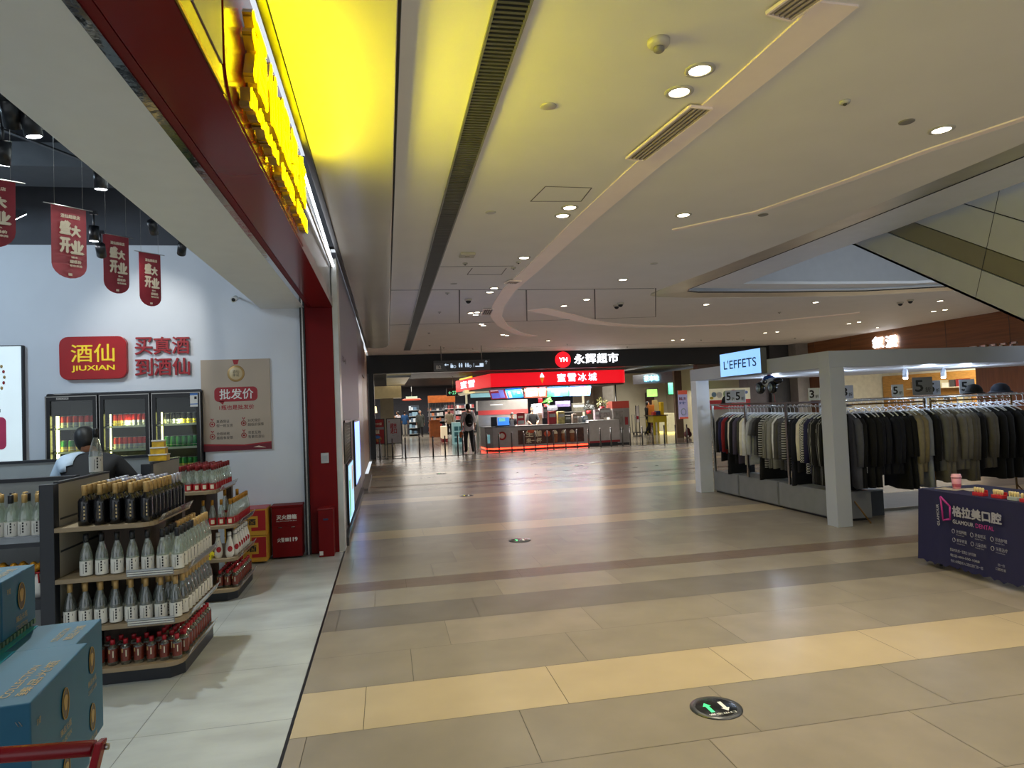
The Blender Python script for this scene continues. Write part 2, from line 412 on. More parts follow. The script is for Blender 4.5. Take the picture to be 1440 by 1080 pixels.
# ---- liquor store shell
w = MB(); w.box(-9, -3.66, 8.15, 8.3, 0, 3.61, m_white); w.box(-2.045, -.93, 8.15, 8.3, 0, 3.61, m_white); w.box(-3.66, -2.045, 8.15, 8.3, 1.955, 3.61, m_white); w.box(-3.7, -2.0, 8.8, 8.85, 0, 2.1, m_white); struct(w, 'wall_back')
w = MB(); mdk = M('store_dark', '45474d', .7); w.box(-9, -.5, 8.16, 8.3, 3.61, 4.7, mdk); w.box(-9, -1.4, -4, 8.3, 4.6, 4.7, mdk); struct(w, 'ceiling_store')
w = MB(); w.box(-9.1, -9, -4, 8.3, 0, 4.7, m_white); struct(w, 'wall_left')
w = MB(); msof = M('soffit_white', 'e6e8e6', .5, noise=.02); w.box(-1.4, -.908, -4, 8.15, 2.87, 3.0, msof); w.box(-1.4, -1.36, -4, 8.15, 3.0, 4.65, msof); struct(w, 'ceiling_soffit')
w = MB(); w.box(-.907, -.866, -4, 8.12, 2.862, 2.98, m_chrome); struct(w, 'trim_11')
w = MB(); w.box(-.865, -.826, -4, 8.12, 2.868, 2.98, m_redmat); w.box(-.826, -.821, -4, 8.12, 2.885, 2.98, m_black); w.box(-.821, -.585, -4, 8.12, 2.868, 2.98, m_red)
struct(w, 'trim_12')
# facade above the shop opening
w = MB(); mfac = M('facade_pale', 'b9b39b', .4, noise=.05, scale=5); mfg = M('facade_grey', '9a9a9a', .22, .4, noise=.04)
w.box(-.86, -.585, -4, 2.3, 2.98, 3.6, mfac); w.box(-.86, -.58, 2.3, 2.7, 2.98, 3.6, M('facade_band', '8e8a8e', .35)); w.box(-.86, -.6, 2.7, 8.4, 2.98, 3.6, mfg)
struct(w, 'wall_facade')
w = MB(); w.box(-.588, -.578, -4, 2.72, 2.868, 2.885, M('brass_edge', 'a8842e', .3, .8)); struct(w, 'trim_13')
w = MB(); w.box(-.592, -.53, 8.1, 8.42, 0, 3.45, M('white_trim', 'c4c8c6', .3)); struct(w, 'trim_14')
w = MB(); w.box(-.907, -.592, 8.09, 8.42, 0, 2.868, m_redmat); struct(w, 'column_red', bevel=.004)
w = MB(); w.box(-.962, -.907, 8.07, 8.3, 0, 2.868, m_black); w.box(-.94, -.925, 8.05, 8.07, 0, 2.868, m_steel); struct(w, 'trim_15')
# ---- shop fronts further down this side
w = MB(); mlav = M('wall_lavender', '9b9aa8', .5, noise=.03); mpan = M('panel_grey', '5c5d5f', .4)
w.box(-1.2, -.55, 8.42, 14.0, 1.5, 3.42, mlav); w.box(-1.2, -.55, 8.42, 14.0, 3.42, 3.6, mlav); w.box(-1.2, -.56, 8.42, 14.0, 0, 1.5, mpan)
w.box(-.56, -.5, 8.42, 13.95, 0, .1, M('skirting_dark', '2b2a2a', .4)); struct(w, 'wall_corridor')
w = MB(); mbr = M('brown_stone', '7b5f52', .35, noise=.2, scale=3)
w.box(-1.2, -.56, 14.0, 16.5, 0, 3.6, M('steel_pier', '77757a', .35, .5)); w.box(-1.2, -.62, 16.5, 23.6, 0, 3.6, M('tan_panel', 'a88c76', .4, noise=.05)); w.box(-.62, -.58, 16.6, 19.5, 2.6, 3.6, mbr)
struct(w, 'wall_beyond')
w = MB(); w.box(-.9, -.42, 14.05, 17.5, 0, .06, M('step_stone', '6f6862', .4)); struct(w, 'trim_16')
# ---- supermarket front: black header band, end piers, dim ceiling behind
w = MB(); mband = M('band_black', '0b0b0d', .4, noise=.05); w.box(-.62, 16.2, 23.6, 24.0, 2.96, 3.66, mband); struct(w, 'wall_header')
w = MB(); w.box(-.64, 16.2, 23.55, 23.6, 3.6, 3.72, m_ceil); struct(w, 'trim_17')
w = MB(); w.box(-.78, -.58, 23.55, 23.95, 0, 2.96, M('pier_grey', '6e6c6d', .35, .3)); w.box(-.58, -.40, 23.62, 24.0, 0, 2.96, m_black); struct(w, 'column_end')
w = MB(); mmc = M('market_ceiling', '38373a', .5)
w.box(-6, 22, 23.95, 50, 3.3, 3.4, mmc)
for i in range(44): w.box(-5, 12, 24.2 + i * .42, 24.3 + i * .42, 3.2, 3.3, M('market_slat', '4b4a4b', .35))
struct(w, 'ceiling_supermarket')
w = MB(); w.box(-6, 22, 49, 49.2, 0, 3.4, M('market_wall', '4a4a52', .6)); w.box(-6.1, -6, 24, 49, 0, 3.4, M('market_wall', '4a4a52', .6)); struct(w, 'wall_supermarket')
w = MB(); w.box(9.4, 9.6, -4, 6.4, 0, 3.6, M('blocker_grey', '8a8680', .5)); struct(w, 'wall_light_blocker')  # unseen wall added to keep world light off the kiosk and table
# ---- wood-clad shop front on the far side of the hall
m_wood = M('wood_cladding', '7c4f2c', .45, noise=.25, scale=3, stretch=(1, .25, 6), detail=6)
m_wood2 = M('wood_upright', '6f4327', .45, noise=.25, scale=3, stretch=(6, 6, .4), detail=6)
w = MB(); w.box(15.9, 16.1, 10.5, 22.9, 2.62, 3.6, m_wood)
for i in range(1, 7): w.box(15.895, 15.9, 10.5 + i * 2, 10.51 + i * 2, 2.62, 3.6, m_dkgrey)
w.box(15.9, 16.1, 10.5, 15.6, 0, 2.62, m_wood2); w.box(15.9, 16.1, 22.3, 22.9, 0, 2.62, m_wood2); struct(w, 'wall_right')
w = MB(); w.box(15.4, 16.2, 22.9, 23.6, 0, 3.6, M('pier_pale', '8d8986', .4)); w.box(14.6, 15.4, 23.4, 23.6, 0, 3.6, m_dkgrey); struct(w, 'column_right')
# room of the wood-fronted shop
w = MB(); mcr = M('shop_cream', 'd5d3c2', .5); w.box(20, 20.2, 12, 24, 0, 3.4, mcr); w.box(16.1, 20, 24, 24.1, 0, 3.4, mcr); w.box(16.1, 20, 12, 24, 3.3, 3.4, mcr)
w.box(19.9, 20, 13, 23.9, .4, 2.25, M('shop_wood', 'b98744', .4, noise=.2, stretch=(1, 1, 6))); w.box(16.0, 20.2, 12, 24, -.06, 0, m_mid2); struct(w, 'wall_shop')
# ================================================================ LIQUOR STORE
m_gold = M('gold_foil', 'b9975f', .38, .35, noise=.1, scale=20)
m_goldd = M('gold_cap', 'a9782a', .3, .6, noise=.1, scale=20)
m_cap_b = M('cap_black', '15161a', .3)
m_cap_w = M('cap_silver', 'c9c9d4', .25, .6)
m_cap_r = M('cap_red', 'a51420', .35)
m_cap_dr = M('cap_dark_red', '7a1218', .35)
m_wine = M('dark_bottle', '0b0a0d', .08, noise=.3, spec=.7)
g_clear = glass('clear_glass', 'eef4ee', .10, .10, 'dfe6da')
g_grey = glass('grey_glass', 'c9cfc8', .10, .10, 'a9b0a8')
g_door = glass('door_glass', 'f2f6f6', .01, .0, '808080')
g_acr = glass('acrylic', 'dfe2ea', .10, .18, 'c8ccd8')
m_lab = M('paper_label', 'd9d7cf', .6, noise=.03)
m_ink = M('ink_black', '17171a', .6)
m_labr = M('red_label', 'a3131d', .5)
m_cream = M('cream_label', 'dcd3b8', .6)
m_fir = M('flask_brown', '6b2a1c', .2, noise=.2)
m_porc = M('porcelain_white', 'dedbd4', .2)
m_shelf = M('shelf_oak', '8f7d63', .5, noise=.18, scale=4, stretch=(1, 8, 1), detail=6)
m_shelfd = M('shelf_brown', '4b3a2e', .55, noise=.2, scale=4, stretch=(6, 6, 1), detail=5)
m_navy = M('gondola_navy', '23262d', .45)
m_beige = M('gondola_beige', 'a7a091', .5, noise=.04)
m_gpan = M('gondola_grey', 'a3a7a6', .45, noise=.03)
# ---------------------------------------------------------------- bottles (templates)
def bottle(name, label, prof, mat, cap, capmat, lab=None, labmat=None, marks=None, seg=16):
    t = thing(name, label, 'bottle', (0, 0, 0))
    MB().lathe(prof, (0, 0, 0), mat, seg).build('glass_body', t)
    MB().lathe(cap, (0, 0, 0), capmat, seg).build('cap', t)
    if lab:
        b = MB(); r, z0, z1 = lab
        b.lathe([(r, z0), (r, z1)], (0, 0, 0), labmat, seg, cap=False)
        if marks: marks(b, r)
        b.build('paper_label', t)
    return freeze(t)
def curved_mark(b, r, a0, a1, z0, z1, m, n=4):
    R = r + .0008; P = []
    for i in range(n):
        u = a0 + (a1 - a0) * i / n; v = a0 + (a1 - a0) * (i + 1) / n
        b.poly([(R * math.cos(u), R * math.sin(u), z0), (R * math.cos(v), R * math.sin(v), z0), (R * math.cos(v), R * math.sin(v), z1), (R * math.cos(u), R * math.sin(u), z1)], m)
A0 = -PI / 2 + .25        # the side turned to the shop entrance
def mk_clear(b, r):
    for i in range(4): curved_mark(b, r, A0 - .1, A0 + .12, .028 + i * .017, .040 + i * .017, m_ink, 2)
    curved_mark(b, r, A0 - .42, A0 - .36, .02, .08, m_ink, 1); curved_mark(b, r, A0 + .5, A0 + .58, .07, .082, m_ink, 1)
    curved_mark(b, r, A0 + 1.3, A0 + 1.5, .03, .09, m_ink, 2)
P_CL = [(.031, 0), (.036, .004), (.036, .105), (.033, .135), (.021, .178), (.0135, .20), (.0125, .243)]
C_CL = [(.0155, .206), (.0155, .256), (.012, .258)]
T_clb = bottle('liquor_bottle', 'x', P_CL, g_clear, C_CL, m_cap_b, (.0366, .008, .095), m_lab, mk_clear)
T_clg = bottle('liquor_bottle', 'x', P_CL, g_clear, C_CL, m_gold, (.0366, .008, .095), m_lab, mk_clear)
T_ggg = bottle('liquor_bottle', 'x', P_CL, g_grey, C_CL, m_gold, (.0366, .008, .095), m_lab, mk_clear)
def mk_wine(b, r):
    mg = M('gold_print', 'b9a47a', .4, .3)
    for i in range(4): curved_mark(b, r, A0 - .05, A0 + .16, .04 + i * .022, .053 + i * .022, mg, 2)
    for i in range(6): curved_mark(b, r, A0 - .5 + i * .06, A0 - .46 + i * .06, .04, .07 + i * .012, M('bronze_print', '4a4238', .5), 1)
P_WN = [(.034, 0), (.037, .004), (.037, .148), (.030, .164), (.014, .176), (.0125, .195), (.0125, .21)]
C_WN = [(.0165, .184), (.0165, .243), (.0155, .246)]
T_wng = bottle('wine_bottle', 'x', P_WN, m_wine, C_WN, m_gold, (.0372, .03, .135), m_wine, mk_wine)
T_wnw = bottle('wine_bottle', 'x', P_WN, m_wine, C_WN, m_cap_w, (.0372, .03, .135), m_wine, mk_wine)
def mk_red(b, r): curved_mark(b, r, A0 - .55, A0 + .35, .016, .052, m_cream, 4)
P_RD = [(.028, 0), (.031, .003), (.031, .085), (.022, .14), (.012, .175), (.011, .21)]
C_RD = [(.0135, .178), (.013, .222), (.011, .224)]
T_red = bottle('spirit_bottle', 'x', P_RD, g_clear, C_RD, m_cap_dr, (.0315, .006, .062), m_labr, mk_red, 14)
T_gld = bottle('spirit_bottle', 'x', P_RD, g_clear, C_RD, m_goldd, (.0315, .006, .066), m_labr, mk_red, 14)
def mk_fl(b, r): curved_mark(b, r, A0 - .9, A0 - .55, .075, .098, m_gold, 2); curved_mark(b, r, A0 - .08, A0 + .1, .05, .09, m_cream, 2)
P_FL = [(.027, 0), (.029, .003), (.029, .1), (.024, .112), (.012, .12), (.011, .14)]
C_FL = [(.0135, .124), (.0135, .152), (.012, .154)]
T_flk = bottle('flask_bottle', 'x', P_FL, g_grey, C_FL, m_cap_r, (.0293, .022, .1), m_fir, mk_fl, 12)
def mk_po(b, r): pass
P_PO = [(.026, 0), (.028, .006), (.036, .03), (.037, .07), (.030, .12), (.018, .165), (.016, .185)]
C_PO = [(.018, .185), (.017, .22), (.014, .224)]
T_por = thing('porcelain_bottle', 'x', 'bottle', (0, 0, 0))
MB().lathe(P_PO, (0, 0, 0), m_porc, 16).build('ceramic_body', T_por); MB().lathe(C_PO, (0, 0, 0), m_porc, 14).lathe([(.0185, .186), (.0185, .19)], (0, 0, 0), m_ink, 14, cap=False).build('cap', T_por)
b = MB(); n = Vector((math.cos(A0), math.sin(A0), 0)); u = Vector((-n.y, n.x, 0))
for i in range(10):
    a = PI * 2 * i / 10; a2 = PI * 2 * (i + 1) / 10
    def pt(a_): return Vector((0, 0, .078)) + n * (.0385 - .006 * math.sin(a_) ** 2 * 0 - .0105 * math.cos(a_) ** 2 * .5) + u * (.021 * math.cos(a_)) + Z3 * (.026 * math.sin(a_))
    b.poly([Vector((0, 0, .078)) + n * .039, pt(a), pt(a2)], m_labr)
b.build('red_emblem', T_por); freeze(T_por)
TEMPL = [T_clb, T_clg, T_ggg, T_wng, T_wnw, T_red, T_gld, T_flk, T_por]
used = set()
def put(T, x, y, z, label, group, rz=None):
    loc = (x, y, z); rz = random.uniform(-.12, .12) if rz is None else rz
    if T.name not in used:
        used.add(T.name); T.location = loc; T.rotation_euler = (0, 0, rz); T['label'] = label; T['group'] = group; T['_first'] = 1
        return T
    return dup(T, loc, rz, label, group)
# ---------------------------------------------------------------- gondola display units
def shelf_board(x0, x1, y0, y1, z, t, m, r=.09, th=.028, name='shelf'):
    b = MB(); pts = [(x0, y0)] + [(x1 - r + r * math.sin(a), y0 + r - r * math.cos(a)) for a in [0, PI / 8, PI / 4, 3 * PI / 8, PI / 2]] + [(x1, y1), (x0, y1)]
    b.prism(pts, z - th, z, m); return b.build(name, t, bevel=.002)
def price_rail(t, x, y0, y1, z, name='price_rail'):
    b = MB(); b.slab([(x, y0, z - .022), (x, y1, z - .022), (x + .022, y1, z + .022), (x + .022, y0, z + .022)], (.002, 0, -.001), g_acr)
    r = b.build(name, t)
    n = max(2, int((y1 - y0) / .24))
    for i in range(n):
        l = MB()
        yc = y0 + .03 + (y1 - y0 - .08) * i / max(1, n - 1)
        l.slab([(x + .0035, yc, z - .018), (x + .0035, yc + .035, z - .018), (x + .022, yc + .035, z + .018), (x + .022, yc, z + .018)], (.001, 0, 0), m_lab)
        l.slab([(x + .0075, yc + .004, z - .011), (x + .0075, yc + .031, z - .011), (x + .014, yc + .031, z + .002), (x + .014, yc + .004, z + .002)], (.001, 0, 0), M('tag_window', '6b6d72', .4))
        l.build('price_tag', r)
def end_unit(label, X0, X1, Xt, Yf, Yb, ytop, boards):
    t = thing('display_gondola', label, 'display shelf', (X0, Yf, 0))
    b = MB(); c = .1
    b.prism([(X0, Yf + .03), (X1 - c, Yf + .03), (X1 - .03, Yf + c), (X1 - .03, Yb), (X0, Yb)], 0, .085, m_navy); b.build('plinth', t, bevel=.003)
    b = MB(); b.box(X0 - .015, X0, Yf + .05, Yb + .02, 0, ytop, m_beige)
    for z in (.42, .82 if ytop > 1 else .7, 1.02): b.box(X0, X0 + .002, Yf + .06, Yb, z, z + .012, m_navy)
    b.build('spine_panel', t)
    b = MB(); b.box(X0 - .08, X0, Yf - .02, Yf + .05, 0, ytop + .004, m_navy); b.build('end_post', t, bevel=.003)
    b = MB(); b.box(X0 - .03, X0 + .006, Yf + .05, Yb + .02, ytop, ytop + .014, m_navy); b.build('cap_rail', t)
    b = MB(); b.box(X0 + .12, X1 - .34, Yf + .36, Yb, .11, .95, m_shelfd); b.box(X0, X0 + .12, Yb - .03, Yb, .11, .95, m_shelfd); b.build('core_panel', t)
    b = MB(); b.box(Xt - .11, Xt - .05, Yb - .09, Yb - .02, .11, .95, m_shelfd); b.build('back_upright', t)
    for z, xr in boards:
        shelf_board(X0, xr, Yf - .02, Yb, z, t, m_shelf)
        price_rail(t, xr + .004, Yf + .09, Yb - .01, z + .01)
    return t
U1 = end_unit('oak shelf display with dark wine bottles on top, beside the blue cartons', -2.0, -1.28, -1.43, 4.53, 5.32, 1.243, [(.98, -1.45), (.67, -1.28), (.372, -1.28), (.113, -1.30)])
NB = 'the oak display beside the blue cartons'
near = 'near display'
# dark wine on its top shelf: five columns, ten deep, silver capsules at the back
for r in range(10):
    for c in range(5):
        put(T_wng if r < 5 or (r < 7 and c == 4) else T_wnw, -1.855 + c * .088, 4.575 + r * .075, .98,
            '%s-topped dark wine bottle, %s in row %s, top of %s' % ('gold' if r < 5 or (r < 7 and c == 4) else 'silver', nth(c), nth(r), near), 'dark wine bottles on the top shelf')
for k in range(7): put(T_clb, -1.85 + .0875 * k, 4.572, .67, 'black-capped clear bottle, %s along the front, second shelf of %s' % (nth(k), near), 'black-capped clear bottles on the second shelf')
for r in range(9):
    for c in range(2):
        T = T_clb if r < 4 and not (r == 3 and c == 1) else T_clg
        put(T, -1.325 - .085 * c, 4.652 + r * .074, .67, '%s-capped clear bottle, %s in the %s file, second shelf of %s' % ('black' if T is T_clb else 'gold', nth(r), ('aisle-side', 'inner')[c], near), 'clear bottles along the side of the second shelf')
for k in range(8): put(T_ggg, -1.945 + .086 * k, 4.572, .372, 'white-labelled gold-capped bottle, %s along the front, third shelf of %s' % (nth(k), near), 'gold-capped bottles on the third shelf')
for k in range(7): put(T_ggg, -1.90 + .086 * k, 4.66, .372, 'gold-capped bottle, %s in the second row, third shelf of %s' % (nth(k), near), 'gold-capped bottles on the third shelf')
for r in range(9):
    for c in range(2): put(T_ggg, -1.325 - .085 * c, 4.652 + r * .074, .372, 'white-labelled bottle, %s in the %s file, third shelf of %s' % (nth(r), ('aisle-side', 'inner')[c], near), 'bottles along the side of the third shelf')
for r in range(2):
    for k in range(8): put(T_flk, -1.86 + .074 * k + .02 * r, 4.575 + .08 * r, .113, 'small red-capped flask, %s in %s row, lowest shelf of %s' % (nth(k), nth(r), near), 'red-capped flasks on the lowest shelf')
for r in range(11):
    for c in range(3): put(T_flk, -1.335 - .064 * c, 4.66 + r * .06 if c == 0 else 4.73 + r * .055, .113, 'small red-capped flask, %s back, %s file, lowest shelf of %s' % (nth(r), ('aisle-side', 'middle', 'inner')[c], near), 'red-capped flasks along the side of the lowest shelf')
# little acrylic price strips standing on the shelf fronts
for k, (z, nm) in enumerate(((.67, 'second'), (.372, 'third'))):
    b = MB(); p = at_y(188, 800, 4.5); b.slab([(-1.60, 4.505, z - .015), (-1.33, 4.505, z - .015), (-1.33, 4.495, z + .03), (-1.60, 4.495, z + .03)], (0, -.003, 0), g_acr)
    for i in range(3): b.slab([(-1.595, 4.5 - .003, z - .008 + i * .013), (-1.335, 4.5 - .003, z - .008 + i * .013), (-1.335, 4.499 - .003, z - .002 + i * .013), (-1.595, 4.499 - .003, z - .002 + i * .013)], (0, -.002, 0), m_lab)
    b.build('price_strip', label='clear acrylic price strip on the %s shelf front of the near oak display' % nm, cat='price strip', group='acrylic price strips')
# spare clear bottle standing on the divider top
T_tall = dup(T_clb, (-2.0, 5.12, 1.262), .3, 'single clear bottle with black cap standing on top of the beige divider')
T_tall['group'] = 'display bottle'; T_tall['category'] = 'bottle'; T_tall.scale = (1.15, 1.15, 1.2)
# second display further in
U2 = end_unit('oak shelf display with red-capped bottles on top, second from the entrance', -2.02, -1.33, -1.47, 6.29, 7.06, 1.235, [(.975, -1.50), (.665, -1.34), (.375, -1.34), (.11, -1.34)])
far = 'second display'
for r in range(8):
    for c in range(5): put(T_red, -1.80 + c * .066, 6.34 + r * .085, .975, 'clear bottle with dark red cap, %s in row %s, top of %s' % (nth(c), nth(r), far), 'red-capped bottles on the second display')
for k in range(4): put(T_gld, -1.62 + .075 * k, 6.34, .665, 'red-labelled gold-capped bottle, %s along the front of %s second shelf' % (nth(k), far), 'gold-capped bottles on the second display')
for r in range(10): put(T_gld, -1.385, 6.41 + r * .064, .665, 'gold-capped bottle, %s back along the aisle side of %s' % (nth(r), far), 'gold-capped bottles on the second display')
for k in range(2):
    c = dup(T_gld, (-1.52 + .11 * k, 6.7, .665), 0, 'tall gold-capped bottle, %s of two behind the row on second oak display' % nth(k), 'tall gold-capped bottles'); c.scale = (1.1, 1.1, 1.22)
for k in range(3): put(T_por, -1.60 + .095 * k, 6.345, .375, 'white porcelain bottle with red emblem, %s along the front of %s' % (nth(k), far), 'white porcelain bottles')
for r in range(6): put(T_por, -1.385, 6.44 + r * .095, .375, 'white porcelain bottle, %s back along the aisle side of %s' % (nth(r), far), 'white porcelain bottles', .35)
for r in range(10):
    for c in range(3): put(T_flk, -1.375 - .062 * c, 6.36 + r * .066, .11, 'red-capped flask, %s back, %s file, lowest shelf of %s' % (nth(r), ('aisle-side', 'middle', 'inner')[c], far), 'red-capped flasks on the second display')
b = MB(); star = []
for i in range(28):
    a = 2 * PI * i / 28; rr = .062 if i % 2 else .05
    star.append((-1.575 + rr * math.cos(a), 6.262, .425 + rr * .9 * math.sin(a)))
t = thing('price_burst', 'yellow starburst price card clipped to the second display', 'price card', (-1.575, 6.262, .36))
b.slab(star, (0, .003, 0), M('burst_yellow', 'e6d21c', .5)); b.build('card', t)
MB().text('59元', (-1.615, 6.261, .405), X3, Z3, .06, .045, m_ink, .001, .001).build('lettering', t); MB().text('/瓶', (-1.55, 6.261, .39), X3, Z3, .025, .03, m_ink, .001).build('lettering', t)
# yellow tins stacked on the second divider
for k in range(3):
    t = thing('tin_box', 'yellow gift tin with white lid, %s in the stack on the second divider' % ('lowest', 'middle', 'topmost')[k], 'gift box', (-2.02, 6.55, 1.251 + k * .062), 'yellow gift tins')
    s = .075 - .012 * k
    b = MB(); b.box(-2.02 - s, -2.02 + s, 6.5 - s * .6, 6.5 + s * .6, 1.251 + k * .062, 1.251 + k * .062 + .05, M('tin_yellow', 'd7a91b', .35, noise=.2, scale=20)); b.build('body', t, bevel=.003)
    b = MB(); b.box(-2.02 - s - .004, -2.02 + s + .004, 6.5 - s * .6 - .004, 6.5 + s * .6 + .004, 1.251 + k * .062 + .05, 1.251 + k * .062 + .062, m_porc); b.build('lid', t, bevel=.002)
# ---- the gondola run facing the entrance (only its end shows)
t = thing('display_gondola', 'navy shelf run with pale back panel and gift bags below, behind the blue cartons', 'display shelf', (-2.7, 4.5, 0))
b = MB(); b.box(-3.5, -2.08, 5.0, 5.04, 0, 1.235, m_gpan); b.build('back_panel', t)
b = MB(); b.box(-3.5, -2.08, 4.98, 5.06, 1.235, 1.26, m_navy); b.build('cap_rail', t)
for z in (.93, .55, .12):
    b = MB(); b.box(-3.5, -2.085, 4.56, 5.0, z - .06, z, m_navy); s_ = b.build('shelf', t)
b = MB(); b.slab([(-3.5, 4.548, .90), (-2.09, 4.548, .90), (-2.09, 4.538, .945), (-3.5, 4.538, .945)], (0, -.003, 0), g_acr); b.slab([(-2.48, 4.54, .905), (-2.36, 4.54, .905), (-2.36, 4.532, .94), (-2.48, 4.532, .94)], (0, -.002, 0), m_lab); b.build('price_rail', t)
b = MB(); b.box(-3.5, -2.085, 4.6, 5.0, 0, .06, m_navy); b.build('plinth', t)
nb = 0
for r in range(3):
    for k in range(6):
        T = T_clb if (k + r) % 3 == 2 or (r == 0 and k > 3) else T_clg
        put(T, -2.135 - .075 * k - .02 * (r % 2), 4.62 + .085 * r, .93, '%s-capped clear bottle, %s from the navy post in row %s' % ('black' if T is T_clb else 'gold', nth(k), nth(r)), 'bottles on the navy shelf run')
for r in range(1):
    for k in range(6):
        x = -2.15 - .11 * k; zz = .55
        t = thing('gift_pouch', 'white gift pouch with gold top and red ribbon, %s from the navy post' % nth(k), 'gift', (x, 4.66, zz), 'gift pouches on the navy shelf run')
        MB().lathe([(.036, 0), (.045, .03), (.045, .11), (.03, .15)], (x, 4.66, zz), m_porc, 10).build('pouch', t)
        q = MB()
        for j in range(9):
            a = j * .7; q.ball((x + .03 * math.cos(a), 4.66 + .03 * math.sin(a), zz + .175 + .012 * (j % 3)), (.022, .022, .02), M('gold_cloth', 'c98e24', .4, .3, noise=.3, scale=30), 6, 5)
        q.build('gathered_top', t)
        MB().tube([(x + .033 * math.cos(a * PI / 5), 4.66 + .033 * math.sin(a * PI / 5), zz + .15) for a in range(10)], .006, m_labr, 5, closed=True).tube([(x - .01, 4.62, zz + .15), (x - .03, 4.61, zz + .1)], .005, m_labr, 4).tube([(x + .01, 4.62, zz + .15), (x + .02, 4.61, zz + .09)], .005, m_labr, 4).build('ribbon', t)
# ---- low grey partitions further in
def low_wall(name, label, x0, x1, y0, y1, h):
    t = thing(name, label, 'partition', ((x0 + x1) / 2, (y0 + y1) / 2, 0))
    b = MB(); b.box(x0, x1, y0, y1, 0, h, m_gpan)
    if x1 - x0 > 1:
        for i in range(1, int((x1 - x0) / .9) + 1): b.box(x1 - i * .9 - .01, x1 - i * .9, y0 - .003, y0, 0, h, m_navy)
    b.build('panel', t)
    b = MB(); b.box(x0 - .01, x1 + .01, y0 - .015, y1 + .015, h, h + .025, m_navy); b.build('cap_rail', t)
low_wall('low_partition', 'grey low partition with navy top rail in front of the fridges', -5.5, -2.13, 7.05, 7.1, 1.26)
# ---------------------------------------------------------------- drinks fridge with three glass doors
FX0, FX1, FY0, FY1, FH = -3.65, -2.055, 8.06, 8.62, 1.945
t = thing('drinks_fridge', 'black three-door display fridge full of cans below the red shop sign', 'fridge', (-2.85, 8.3, 0))
m_frg = M('fridge_black', '101114', .3); m_liner = M('fridge_liner', '1b1d22', .4); m_led = M('led_yellow', 'f2ee9a', .4, emit='f4f08a', es=9)
b = MB(); b.box(FX0, FX1, FY0 + .05, FY1, FH - .05, FH, m_frg); b.box(FX0, FX0 + .03, FY0 + .05, FY1, 0, FH - .05, m_frg); b.box(FX1 - .03, FX1, FY0 + .05, FY1, 0, FH - .05, m_frg)
b.box(FX0, FX1, FY1 - .03, FY1, 0, FH, m_liner); b.box(FX0, FX1, FY0 + .05, FY1, 0, .12, m_frg); b.build('cabinet', t)
dw = (FX1 - FX0) / 3
FZ = (at_y(170, 600, FY0 + .1).z, at_y(170, 633, FY0 + .1).z, at_y(170, 664, FY0 + .1).z, at_y(170, 696, FY0 + .1).z)
can_cols = {'red': M('can_red', 'b3221c', .3, .3), 'silver': M('can_silver', 'a9aeb0', .3, .5), 'green': M('can_green', '1f7a34', .3, .3), 'gold': M('can_gold', 'c8b45a', .3, .4), 'blue': M('can_bluegrey', '5d6d78', .3, .4), 'yellow': M('can_yellow', 'e3d22a', .3, .2), 'dark': M('can_dark', '141414', .3)}
for d in range(3):
    x0 = FX0 + d * dw; x1 = x0 + dw
    dr = MB(); fr = .055
    for q in ((x0 + .006, x0 + fr, .13, FH - .02), (x1 - fr, x1 - .006, .13, FH - .02)): dr.box(q[0], q[1], FY0, FY0 + .045, q[2], q[3], m_frg)
    dr.box(x0 + fr, x1 - fr, FY0, FY0 + .045, FH - .075, FH - .02, m_frg); dr.box(x0 + fr, x1 - fr, FY0, FY0 + .045, .13, .2, m_frg)
    door = dr.build('door', t)
    e = MB(); e.box(x0 + .012, x1 - .012, FY0 - .003, FY0, FH - .032, FH - .024, m_steel); e.box(x0 + .012, x0 + .018, FY0 - .003, FY0, .2, FH - .03, m_steel); e.box(x1 - .018, x1 - .012, FY0 - .003, FY0, .2, FH - .03, m_steel); e.build('metal_trim', door)
    gp = MB(); gp.box(x0 + fr, x1 - fr, FY0 + .015, FY0 + .02, .2, FH - .075, g_door); gp.build('glass_pane', door)
    if d == 0: MB().box(x0 + .12, x0 + .24, FY0 - .004, FY0, FH - .062, FH - .04, m_steel).text('AUCMA', (x0 + .125, FY0 - .004, FH - .058), X3, Z3, .11, .014, m_ink, .001).build('maker_badge', door)
    led = MB(); led.tube([(x0 + .09, FY0 + .09, .25), (x0 + .09, FY0 + .09, FH - .24)], .016 if d == 0 else .008, m_led, 8); led.build('light_tube', t)
    if d == 2: MB().box(x1 - .115, x1 - .035, FY0 - .004, FY0, FH - .19, FH - .04, m_lab).box(x1 - .115, x1 - .035, FY0 - .005, FY0 - .003, FH - .06, FH - .04, M('sticker_blue', '3b6fb5', .5)).box(x1 - .115, x1 - .035, FY0 - .005, FY0 - .003, FH - .165, FH - .155, M('sticker_blue', '3b6fb5', .5)).box(x1 - .07, x1 - .045, FY0 - .005, FY0 - .003, FH - .105, FH - .075, m_ink).build('energy_sticker', door)
    for li, z in enumerate(FZ):
        sh = MB(); mw_ = M('shelf_wire', 'c8cbb0', .35, .3); sh.box(x0 + .06, x1 - .06, FY0 + .08, FY1 - .06, z - .008, z, mw_)
        sh.box(x0 + .06, x1 - .06, FY0 + .075, FY0 + .08, z - .012, z + .012, M('price_strip_white', 'b9bda8', .5)); sh.tube([(x0 + .06, FY0 + .077, z + .035), (x1 - .06, FY0 + .077, z + .035)], .003, mw_, 5); sh.build('wire_shelf', t)
